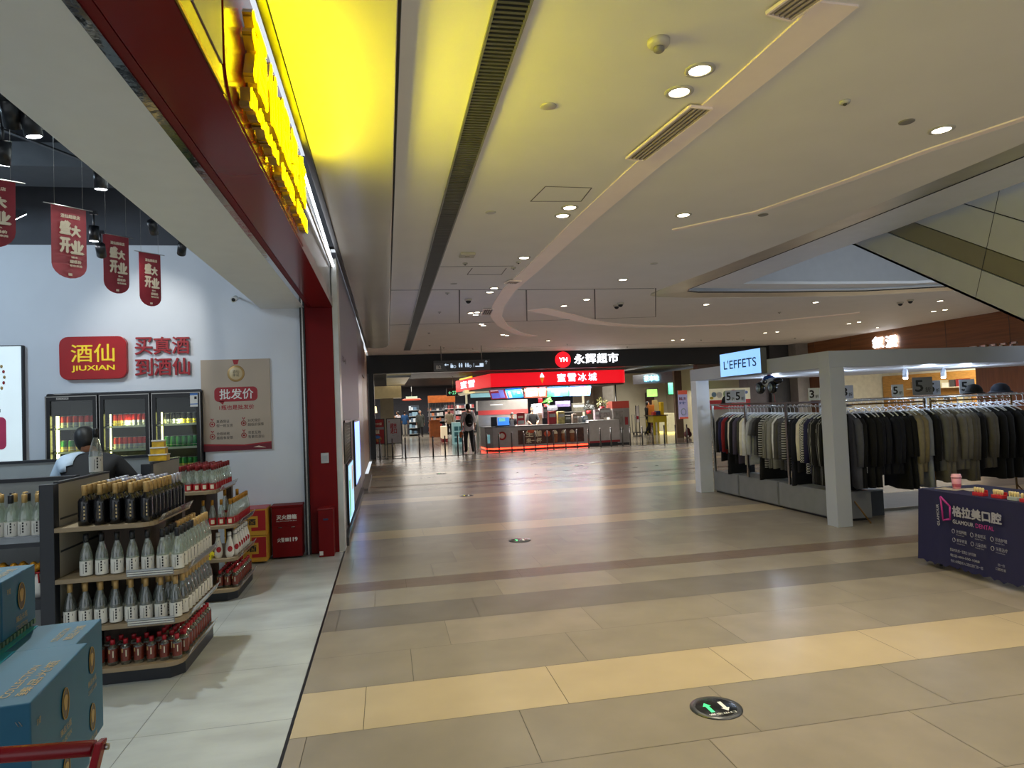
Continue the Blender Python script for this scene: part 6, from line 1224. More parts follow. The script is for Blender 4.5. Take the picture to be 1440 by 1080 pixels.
kit('tea_machine', 'white panelled drink machine behind the standing worker', 'machine', 750, 568, 762, 584, 26.3, .4, M('machine_white', 'a9adb2', .35), lambda t, q, Y: (MB().box(q[0], q[1], Y, Y + .4, 0, q[2], m_sst).build('stand', t), MB().box(q[0] + .1, q[0] + .2, Y - .004, Y, q[3] - .14, q[3] - .08, m_ink).build('dial', t)))
kit('small_sign', 'small red square sign hanging over the worker', 'sign', 757, 560.5, 763, 566.5, 25.6, .02, m_cr, lambda t, q, Y: MB().tube([((q[0] + q[1]) / 2, Y + .01, q[3]), ((q[0] + q[1]) / 2, Y + .01, 2.34)], .006, m_steel, 5).build('hanging_rod', t))
m_bx = [M('stock_%d' % i, c_, .5, noise=.35, scale=14) for i, c_ in enumerate(('6a5a60', '5d5f68', '74666a', '857c78', '4c4a3e', '7c6a5c', '9a9a96', '5c6672'))]
for i, (a, b_, c_, d_, lab, nm) in enumerate(((764, 572, 770, 588, 'dark boxed goods stacked behind the counter, first stack', 'goods_box'), (771, 570, 784, 577, 'mauve boxed goods on the back shelf of the drinks stall', 'goods_box'), (772, 578, 782, 597, 'red lettered poster stand among the counter goods', 'poster_card'), (785, 578.5, 794, 596, 'yellow green poster card among the counter goods', 'poster_card'), (795, 584, 803, 596, 'grey steel container on the drinks counter', 'container'), (806, 582, 812, 595.5, 'pale plastic container on the drinks counter', 'container'), (813.5, 586, 819, 595.5, 'clear pink-labelled tub, first of two on the counter', 'container'), (820, 585, 827, 595.5, 'clear pink-labelled tub, second of two on the counter', 'container'), (806, 567, 822, 579, 'dark brown appliances on the back shelf', 'appliance'), (783, 564, 802, 572, 'violet packaged cups on the back shelf', 'goods_box'), (837, 576, 843, 591, 'dark green box beside the white end panel', 'goods_box'), (844, 574, 858, 587, 'grey printed box on the white end panel', 'goods_box'))):
    Yk = 24.9 if d_ > 580 else 25.9; colr = {2: m_cr, 3: M('card_olive', 'a8a060', .5, noise=.4, scale=9), 8: m_bx[4], 9: M('cups_violet', '5a5074', .5, noise=.3)}.get(i, m_bx[i % 8])
    kit(nm, lab, {'goods_box': 'box', 'poster_card': 'card', 'container': 'container', 'appliance': 'appliance'}[nm], a, b_, c_, d_, Yk, .25, colr, lambda t, q, Y: MB().box(q[0] + .02, q[1] - .02, Y - .003, Y, q[2] + (q[3] - q[2]) * .55, q[2] + (q[3] - q[2]) * .8, m_gpan).build('print', t))
t = thing('back_shelf', 'long steel back shelf behind the drinks counter', 'shelf', (6.8, 26.0, 0)); z_ = at_y(800, 579, 25.9).z; MB().box(5.9, 8.6, 25.85, 26.3, z_ - .03, z_, m_sst).build('shelf_board', t)
for x in (5.95, 8.55): MB().box(x - .02, x + .02, 26.2, 26.28, 0, z_ - .03, m_sst).build('leg', t)
def bush(name, label, c, r, m, n=40, seed=1):
    rn = random.Random(seed); t = thing(name, label, 'plant', tuple(c)); b = MB()
    for i in range(n):
        d = Vector((rn.gauss(0, 1), rn.gauss(0, 1), rn.gauss(0, .8))).normalized(); p = Vector(c) + Vector((0, 0, r * 1.3)) + d * r * rn.uniform(.3, 1); u_ = d.orthogonal() * r * .22; w_ = d.cross(u_) * .5; tip = p + d * r * .45
        b.poly([p - w_, p + u_, tip, p - u_], m)
    b.build('foliage', t); MB().lathe([(r * .4, 0), (r * .5, r * .6)], c, m_labr, 10).build('pot', t)
bush('potted_plant', 'small bright green plant behind the tea machine', at_y(768, 569, 26.4) - Vector((0, 0, .1)), .2, M('leaf_green', '3d7a2c', .6, noise=.3)); bush('potted_plant', 'olive potted plant beside the freezer', at_y(847, 571, 25.2) - Vector((0, 0, .15)), .22, M('leaf_olive', '5c5a2c', .6, noise=.3), seed=3); bush('potted_plant', 'dark feathery plant at the end of the back shelf', at_y(828, 575, 25.6) - Vector((0, 0, .2)), .22, M('leaf_dark', '1f2420', .6, noise=.3), seed=5)
# cream light ring and yellow sign of the next stall
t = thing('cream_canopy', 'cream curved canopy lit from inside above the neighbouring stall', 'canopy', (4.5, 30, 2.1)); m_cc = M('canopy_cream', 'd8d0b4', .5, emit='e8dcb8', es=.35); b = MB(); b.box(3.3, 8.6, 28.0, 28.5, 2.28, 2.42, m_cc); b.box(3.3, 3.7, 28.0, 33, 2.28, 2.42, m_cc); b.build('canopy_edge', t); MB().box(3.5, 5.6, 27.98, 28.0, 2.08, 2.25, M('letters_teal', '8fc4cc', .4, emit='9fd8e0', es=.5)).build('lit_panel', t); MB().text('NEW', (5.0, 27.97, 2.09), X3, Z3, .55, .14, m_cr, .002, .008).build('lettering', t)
for x in (3.35, 8.5): MB().box(x - .04, x + .04, 28.2, 28.28, 0, 2.28, m_cc).build('post', t)
lamp('AREA', 'stall_light', (6.4, 25.6, 2.3), STALL, (1, .95, .88), 3.6, to=(6.4, 25.6, 0), sy=1.2)
p0, p1 = at_y(646.5, 545, 33), at_y(663, 541, 30.5); t = thing('yellow_sign', 'bright yellow stall sign beside the red fascia', 'sign', tuple(p0)); m_ys = M('sign_bright_yellow', 'f0d800', .4, emit='f0d400', es=.9)
MB().slab([(p0.x, 33, 2.5), (p1.x, 30.5, 2.5), (p1.x, 30.5, 3.12), (p0.x, 33, 3.12)], (.06, .03, 0), m_ys).build('panel', t); MB().ball(((p0.x * .6 + p1.x * .4) - .03, 32, 2.72), (.04, .3, .14), M('yellow_pale', 'f4ec9a', .4, emit='f4ec9a', es=.8), 12, 8).build('emblem', t)
t = thing('exit_sign', 'dark hanging exit sign with green characters near the yellow sign', 'sign', tuple(at_y(632, 552, 31))); q = rc(628, 546, 646, 557, 31); MB().box(q[0], q[1], 31, 31.06, q[2], q[3], M('exit_dark', '1c2622', .4)).build('panel', t); MB().text('←27', (q[0] + .08, 30.998, q[2] + .08), X3, Z3, q[1] - q[0] - .2, .16, M('exit_green', '6fd89a', .4, emit='6fe0a0', es=.8), .002, .006).build('lettering', t); MB().tube([((q[0] + q[1]) / 2, 31.03, q[3]), ((q[0] + q[1]) / 2, 31.03, 3.3)], .012, m_steel, 6).build('hanging_rod', t)
# ------------------------------------------------ deep inside the supermarket
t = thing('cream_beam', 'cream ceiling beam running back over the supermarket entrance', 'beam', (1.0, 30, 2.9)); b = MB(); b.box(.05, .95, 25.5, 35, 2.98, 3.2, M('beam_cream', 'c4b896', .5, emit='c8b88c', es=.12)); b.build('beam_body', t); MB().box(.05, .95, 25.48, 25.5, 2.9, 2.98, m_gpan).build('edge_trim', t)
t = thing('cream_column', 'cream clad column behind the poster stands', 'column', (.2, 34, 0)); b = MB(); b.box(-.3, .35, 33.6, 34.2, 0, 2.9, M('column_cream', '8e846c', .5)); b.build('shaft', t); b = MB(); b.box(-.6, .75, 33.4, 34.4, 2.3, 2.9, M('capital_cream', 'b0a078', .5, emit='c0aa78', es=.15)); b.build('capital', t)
t = thing('pendant_lamp', 'glowing cream lampshade hanging above the red poster', 'lamp', tuple(at_y(525, 576, 25.2))); p = at_y(525, 581, 25.2); MB().lathe([(.14, 0), (.115, .25)], p, M('shade_glow', 'f6e8b8', .5, emit='f6e4a8', es=1.6), 20, cap=False).build('lamp_shade', t); MB().tube([p + Vector((0, 0, .25)), (p.x, 25.2, 3.3)], .008, m_black, 6).build('cord', t)
def shelving(label, px0, px1, Y, h, cols, seed, back='2c333c'):
    rn = random.Random(seed); x0 = at_y(px0, 590, Y).x; x1 = at_y(px1, 590, Y).x; t = thing('market_shelf', label, 'shelf', ((x0 + x1) / 2, Y, 0), 'shelves inside the supermarket'); MB().box(x0, x1, Y + .4, Y + .45, 0, h, M('back_' + back, back, .5)).build('back_panel', t)
    for j in range(5):
        z = .15 + j * (h - .3) / 4.4; MB().box(x0, x1, Y, Y + .4, z - .03, z, m_gpan).build('shelf_board', t); b = MB(); x = x0 + .03
        while x < x1 - .12: w = rn.uniform(.1, .22); hh = rn.uniform(.14, .26); b.box(x, x + w, Y + .05, Y + .35, z, z + hh, M('goods_' + (cc := rn.choice(cols)), cc, .5)); x += w + .02
        o = b.build('packaged_goods', t); o['kind'] = 'stuff'
    return t
shelving('bluish lit shelf of packaged goods deep inside the supermarket', 575, 590, 44, 2.0, ['8fb4c8', '5c7890', 'c8d4dc', '34424e', 'd8e4ec'], 1); shelving('shelf of red and white goods right of the walking shoppers', 602, 626, 46, 1.9, ['b84038', 'd8d4d0', '8c8c90', 'c87850', '404450'], 2); shelving('shelf of pink and red goods behind the woman walking', 626, 668, 45, 2.0, ['c85a58', 'e0dcd8', 'd89890', '8c5050', 'b0b4bc'], 3)
lamp('AREA', 'market_light', (2.5, 42, 3.15), MARKET, (1, .95, .88), 8, to=(2.5, 42, 0), sy=6); lamp('AREA', 'market_light', (2.0, 33, 3.15), MARKET * .3, (1, .93, .82), 4, to=(2, 31, 0), sy=8); lamp('AREA', 'market_light', (12.0, 31, 3.15), MARKET * .5, (1, .96, .85), 2, to=(11, 31, 0), sy=6)
t = thing('service_counter', 'orange wooden service counter in the middle of the supermarket', 'counter', (2.6, 40, 0)); q = rc(605, 596, 619, 611, 40); b = MB(); b.box(q[0], q[1], 40, 41, 0, 1.0, M('orange_wood', 'a8571c', .4, noise=.2)); b.build('counter_body', t); MB().box(q[0] - .03, q[1] + .03, 39.96, 41.04, 1.0, 1.04, M('orange_top', '8a4a1c', .4)).build('worktop', t)
t = thing('stall_header', 'orange wooden header with black slats over the service counter', 'canopy', (3, 42, 2.3)); q = rc(602, 556, 640, 566, 42); b = MB(); b.box(q[0], q[1], 42, 42.3, q[2], q[3], M('orange_wood', 'a8571c', .4, noise=.2)); b.build('header_board', t)
for i in range(16): xx = q[0] + .1 + (q[1] - q[0] - .2) * i / 15; MB().box(xx - .035, xx + .035, 42, 42.05, q[2] - .38, q[2] - .02, m_black).build('slat', t)
for x in (q[0] + .05, q[1] - .05): MB().box(x - .05, x + .05, 42.1, 42.2, 0, q[2], m_steel).build('post', t)
t = thing('hanging_ring_lamp', 'flat red ring lamp hanging under the dark market ceiling', 'lamp', tuple(at_y(579, 562, 42))); p = at_y(579, 562, 42); b = MB(); b.lathe([(.5, -.06), (.62, 0), (.5, .06)], p, M('ring_red', 'a8442c', .5, emit='c04a2c', es=.5), 24); b.build('ring', t); MB().box(p.x - .35, p.x + .35, 41.9, 42.1, p.z + .06, p.z + .2, M('ring_sign', '9fb8a0', .5, emit='9fb8a0', es=.3)).build('sign_panel', t); MB().tube([p, (p.x, p.y, 3.3)], .01, m_steel, 6).build('rod', t)
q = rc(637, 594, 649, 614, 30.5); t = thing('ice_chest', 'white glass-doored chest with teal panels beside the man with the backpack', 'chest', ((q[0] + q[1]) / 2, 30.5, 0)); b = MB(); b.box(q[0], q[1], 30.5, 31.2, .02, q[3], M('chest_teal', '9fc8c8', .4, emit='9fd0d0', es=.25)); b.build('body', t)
for i in range(3):
    for j in range(2): MB().box(q[0] + .06 + j * .22, q[0] + .24 + j * .22, 30.49, 30.5, .12 + i * .26, .32 + i * .26, M('chest_print', '4a8a98', .4)).build('printed_panel', t)
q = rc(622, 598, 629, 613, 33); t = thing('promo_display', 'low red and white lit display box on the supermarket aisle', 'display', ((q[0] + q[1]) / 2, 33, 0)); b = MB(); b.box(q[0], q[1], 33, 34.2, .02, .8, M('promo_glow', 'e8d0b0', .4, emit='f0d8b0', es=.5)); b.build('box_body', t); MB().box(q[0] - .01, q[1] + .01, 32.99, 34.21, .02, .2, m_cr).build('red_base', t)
# ------------------------------------------------ cafe on the far side
m_cw = M('cafe_cream', 'b5ad98', .5, noise=.02)
w = MB(); w.box(9.9, 15.4, 34.6, 34.8, 0, 3.2, m_cw); w.box(11.0, 11.6, 33.0, 34.6, 0, 3.2, M('cafe_pillar', '9d968c', .5)); w.box(15.2, 15.4, 26, 34.6, 0, 3.2, m_cw); w.box(14.4, 16.0, 24.1, 24.4, 0, 2.96, M('purple_grey', '77737c', .5)); struct(w, 'wall_cafe')
t = thing('cafe_sign', 'grey lit shop sign with cyan glowing characters over the cafe', 'sign', (12.2, 31, 2.9)); q = rc(897, 526, 945, 539, 30); b = MB(); b.slab([(q[0], 30.6, q[2]), (q[1], 29.6, q[2]), (q[1], 29.6, q[3] + .1), (q[0], 30.6, q[3])], (.02, .12, 0), M('cafe_sign_grey', '8d9298', .4, .3)); b.build('panel', t); U = Vector((q[1] - q[0], -1, 0)).normalized()
MB().text('茶本味', Vector((q[0] + .42, 30.3, q[2] + .1)), U, Z3, .72, .3, M('cyan_glow', 'b8f4ff', .4, emit='9ff0ff', es=2.2), .01, .02).build('lettering', t)
q2 = rc(909, 546.5, 925, 558.5, 33.5); t = thing('menu_screen', 'green lit menu screen on the cafe wall, lower one', 'screen', (q2[0], 33.5, q2[2]), 'cafe screens'); MB().box(q2[0], q2[1], 33.5, 33.56, q2[2], q2[3], m_black).build('casing', t); MB().box(q2[0] + .03, q2[1] - .03, 33.49, 33.5, q2[2] + .03, q2[3] - .03, M('screen_green', 'a8d870', .4, emit='a8d870', es=1, noise=.3, scale=4)).build('display', t)
q2 = rc(939, 537.5, 950, 555, 31); t = thing('menu_screen', 'tall green lit menu screen under the cafe sign, upper one', 'screen', (q2[0], 31, q2[2]), 'cafe screens'); MB().box(q2[0], q2[1], 31, 31.06, q2[2], q2[3], m_black).build('casing', t); MB().box(q2[0] + .03, q2[1], 30.99, 31, q2[2] + .03, q2[3] - .03, M('screen_green2', '4fd08a', .4, emit='4fd08a', es=1, noise=.4, scale=4)).build('display', t)
q2 = rc(914, 561, 926, 592, 34); t = thing('cafe_door', 'dark brown door at the back of the cafe', 'door', (q2[0], 34, 0)); MB().box(q2[0], q2[1], 34.5, 34.59, 0, 2.1, M('door_brown', '4a2420', .4)).build('leaf', t); MB().tube([(q2[0] + .1, 34.48, .95), (q2[0] + .1, 34.48, 1.15)], .015, m_steel, 6).build('handle', t)
t = thing('cafe_counter', 'bright white cafe counter block beside the yellow stand', 'counter', tuple(at_y(946, 600, 31.5))); q2 = rc(940, 581, 952, 610, 31); b = MB(); b.box(q2[0], q2[1], 31, 32.4, .08, q2[3], M('cafe_white', 'd6cfae', .4, emit='e0d8b0', es=.25)); b.build('body', t); MB().box(q2[0] + .03, q2[1] - .03, 31.03, 32.37, 0, .08, M('led_warm', 'f0d878', .4, emit='f0d878', es=2)).build('glow_strip', t)
t = thing('market_stall', 'yellow stand carrying boxes of goods in front of the cafe', 'stall', tuple(at_y(928, 607, 31))); q2 = rc(919, 586, 938, 607, 30.2); b = MB(); b.box(q2[0], q2[1], 30.2, 31.2, q2[2] + .45, q2[2] + .75, M('stand_yellow', 'b3a226', .4)); b.build('apron', t); b = MB(); b.box(q2[0] - .05, q2[1] + .05, 30.15, 31.25, q2[2] + .75, q2[2] + .8, M('stand_top', '5c4a24', .4)); b.build('top', t)
for xx in (q2[0] + .05, q2[1] - .05):
    for yy_ in (30.25, 31.15): MB().box(xx - .04, xx + .04, yy_ - .04, yy_ + .04, 0, q2[2] + .75, M('stand_yellow', 'b3a226', .4)).build('leg', t)
zt_ = q2[2] + .8
for i, (dx, w_, h_, col, lab) in enumerate(((.05, .14, .16, 'b8342c', 'small red goods box on the yellow stand'), (.22, .2, .2, '1c2a5c', 'navy goods box on the yellow stand'), (.45, .16, .62, 'd8b41c', 'tall yellow goods box on the yellow stand'), (.02, .3, .5, 'c8782c', 'orange goods carton at the back of the yellow stand'), (.3, .2, .72, 'b0a06a', 'beige goods bag at the back of the yellow stand'))):
    b = MB(); yy_ = 30.3 if i < 3 else 30.75; b.box(q2[0] + dx, q2[0] + dx + w_, yy_, yy_ + .25, zt_, zt_ + h_, M('goods_' + col, col, .5)); b.build('goods_box', label=lab, cat='box', group='goods on the yellow stand', bevel=.01)
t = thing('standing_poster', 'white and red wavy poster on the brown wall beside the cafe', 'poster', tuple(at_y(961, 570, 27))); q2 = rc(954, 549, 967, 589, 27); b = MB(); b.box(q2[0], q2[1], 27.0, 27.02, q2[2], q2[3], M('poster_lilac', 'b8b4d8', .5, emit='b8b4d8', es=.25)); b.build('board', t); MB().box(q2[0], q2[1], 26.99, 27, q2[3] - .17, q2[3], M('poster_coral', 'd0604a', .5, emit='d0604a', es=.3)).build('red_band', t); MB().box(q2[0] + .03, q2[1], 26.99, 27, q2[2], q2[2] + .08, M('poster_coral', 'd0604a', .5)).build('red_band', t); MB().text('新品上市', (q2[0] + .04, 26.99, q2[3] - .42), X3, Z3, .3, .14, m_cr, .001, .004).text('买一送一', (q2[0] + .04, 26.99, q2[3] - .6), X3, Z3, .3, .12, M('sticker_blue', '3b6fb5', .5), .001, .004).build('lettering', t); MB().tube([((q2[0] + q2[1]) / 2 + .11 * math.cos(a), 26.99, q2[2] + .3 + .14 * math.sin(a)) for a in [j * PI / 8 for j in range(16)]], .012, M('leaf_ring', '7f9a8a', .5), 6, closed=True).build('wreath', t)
w = MB(); w.box(q2[0] - .12, 12.6, 27.02, 27.2, 0, 2.9, M('cafe_brown', '6f5b48', .5)); struct(w, 'wall_poster_side')
t = thing('rubbish_bag', 'dark red bundle lying at the foot of the brown wall', 'bag', tuple(at_z(957, 609, 0))); p = at_y(957, 605, 27.3); p = Vector((p.x, 26.6, .16)); MB().ball(p, (.16, .2, .16), M('bag_red', '4a1418', .5, noise=.3)).ball(p + Vector((-.02, -.05, .16)), (.1, .1, .12), M('bag_red', '4a1418', .5, noise=.3)).build('bag_body', t); MB().ball(p + Vector((-.06, -.15, -.08)), (.04, .04, .05), m_porc, 8, 6).build('white_tag', t)
t = thing('sign_stand', 'narrow white sign stand with red characters beside the cart', 'sign stand', tuple(at_z(898, 607, 0))); q2 = rc(894.5, 571, 898.5, 594, 30); b = MB(); b.box(q2[0], q2[1], 30, 30.03, q2[2], q2[3], m_porc); b.build('board', t); MB().box(q2[0] - .02, q2[0], 29.99, 30.04, .03, q2[3] + .03, m_black).box(q2[1], q2[1] + .02, 29.99, 30.04, .03, q2[3] + .03, m_black).build('frame', t); MB().box(q2[0] - .1, q2[1] + .1, 29.85, 30.2, 0, .03, m_black).build('foot', t); MB().box(q2[0] + .02, q2[1] - .02, 29.99, 30, q2[2] + .15, q2[2] + .3, m_cr).build('print', t)
# colourful board and grey column seen through the kiosk
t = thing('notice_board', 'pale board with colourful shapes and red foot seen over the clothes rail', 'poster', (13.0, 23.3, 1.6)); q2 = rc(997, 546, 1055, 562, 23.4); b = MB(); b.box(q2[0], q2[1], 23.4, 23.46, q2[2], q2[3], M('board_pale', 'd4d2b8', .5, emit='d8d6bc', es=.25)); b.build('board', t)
for i, (fx_, fz, rx, rz_, cc) in enumerate(((.12, .5, .1, .1, '7fa8c8'), (.25, .45, .12, .12, 'd8e0e0'), (.4, .5, .1, .13, '9ab884'), (.8, .35, .14, .08, 'd87a3c'), (.9, .6, .08, .06, '6a84c8'), (.06, .2, .08, .05, 'd8c83c'), (.6, .8, .1, .03, 'c85a5a'))): MB().ball((q2[0] + fx_ * (q2[1] - q2[0]), 23.4, q2[2] + fz * (q2[3] - q2[2])), (rx, .006, rz_), M('shape_' + cc, cc, .5), 14, 8).build('painted_shape', t)
MB().box(q2[0], q2[1], 23.42, 23.5, q2[2] - .35, q2[2], M('shape_c8404a', 'c8404a', .5)).build('red_foot', t); MB().box(q2[0] + .05, q2[1] - .05, 23.46, 23.55, 0, q2[2] - .35, m_gpan).build('stand', t)
w = MB(); w.box(13.7, 14.6, 23.6, 24.2, 0, 2.96, M('purple_grey', '77737c', .5)); w.box(11.8, 16.2, 23.85, 24.2, 2.35, 2.96, M('brown_lintel', '5c4636', .4)); struct(w, 'wall_far')
# ------------------------------------------------ wood shop: glowing characters, shelves
t = thing('shop_characters', 'two glowing white characters on the wood shop front', 'sign', (15.86, 18.6, 3.1))
for (px, py), ch in zip(((1235, 481.5), (1254, 480)), '叙漫'): p = at_x(px, py, 15.86); MB().text(ch, (15.86, p.y + .25, p.z - .19), NY, Z3, .5, .38, m_wg, .03, .014, 3).build('character', t)
p0 = at_x(1320, 490, 15.86); t = thing('dark_lettering', 'row of small dark metal letters low on the wood shop front', 'sign', (15.87, p0.y, p0.z)); 
for i in range(9):
    b = MB(); yy_ = p0.y + .15 - i * .3; b.box(15.85, 15.9, yy_ - .19, yy_, p0.z - .1, p0.z - .05, M('letter_silver', 'c8c8c4', .3, .8)).box(15.85, 15.9, yy_ - .05, yy_, p0.z - .18, p0.z - .05, M('letter_silver', 'c8c8c4', .3, .8)).build('letter', t)
for k in range(3):
    ya, yb2 = 22.2 - k * 3.0, 19.6 - k * 3.0; t = thing('wall_shelf', 'lit wooden shelf wall with folded goods in the wood-fronted shop, %s bay' % nth(k), 'shelf', (19.7, ya, 0), 'shelf bays of the wood-fronted shop')
    for z in (.6, 1.15, 1.7):
        MB().box(19.5, 19.9, yb2, ya, z - .03, z, M('shelf_pale', 'cfc3a4', .5)).build('shelf_board', t); b = MB(); yy_ = yb2 + .1; rn = random.Random(k * 7 + int(z * 10))
        while yy_ < ya - .3: w_ = rn.uniform(.18, .35); b.box(19.52, 19.85, yy_, yy_ + w_, z, z + rn.uniform(.1, .3), M('goods_' + (cc := rn.choice(['d8d4c4', '8c6a3c', '7a1c1c', 'b8b090', 'e0dcd0', '3c3a38'])), cc, .6)); yy_ += w_ + .05
        o = b.build('folded_goods', t); o['kind'] = 'stuff'
lamp('AREA', 'shop_light', (18.6, 19, 3.25), SHOP, (1, .93, .8), 1.5, to=(19.4, 19, 0), sy=7)
# ------------------------------------------------ lit posters along the corridor wall
XW = -.545
t = thing('lit_display', 'tall blue lit advertising screen on the corridor wall', 'screen', (XW, 12.3, .4)); m_sb = M('screen_blue', '7f9df0', .4, emit='86a4ff', es=2.0, noise=.25, scale=3); b = MB(); b.box(-.56, -.53, 11.35, 13.3, .40, 1.49, m_spot); b.build('casing', t); b = MB(); b.box(-.53, -.526, 11.4, 13.25, .43, 1.46, m_sb); b.build('display', t)
t = thing('lit_poster', 'low green and blue lit poster on the corridor wall', 'poster', (XW, 9.8, .1)); b = MB(); b.box(-.56, -.53, 9.2, 10.5, .12, .93, m_spot); b.build('casing', t); MB().box(-.53, -.527, 9.24, 10.46, .15, .9, M('poster_blue_lit', '8fc4e8', .4, emit='9fd0f0', es=1.1, noise=.3, scale=3)).build('display', t); MB().box(-.527, -.525, 9.3, 9.55, .2, .7, M('poster_green_lit', '4a9a5c', .4, emit='4fb060', es=.8)).box(-.527, -.525, 10.0, 10.3, .5, .85, M('poster_tan_lit', 'c8a888', .4, emit='d0b090', es=.5)).build('picture', t)
t = thing('wire_mesh_panel', 'dark wire mesh panel above the low lit poster', 'mesh panel', (XW, 9.6, .95)); b = MB(); b.box(-.56, -.545, 8.85, 10.2, .96, 1.5, M('mesh_back', '2b2c2d', .6)); b.build('backing', t); g = MB()
for i in range(28): yv = 8.87 + i * .049; g.tube([(-.54, yv, .97), (-.54, yv, 1.49)], .0025, m_steel, 4)
for i in range(12): z = .98 + i * .046; g.tube([(-.54, 8.86, z), (-.54, 10.19, z)], .0025, m_steel, 4)
g.build('wire_mesh', t); MB().box(-.56, -.53, 8.84, 10.21, 1.49, 1.52, m_black).box(-.56, -.53, 10.19, 10.22, .95, 1.5, m_black).build('frame', t)
t = thing('unit_number', 'small black unit number lettering on the lavender wall', 'sign', (XW, 10, 2.4)); p = at_x(480.5, 491, -.548); MB().text('B2-40', (-.547, 9.0, 2.30), Y3, Z3, .75, .075, m_ink, .002, .002).build('lettering', t)
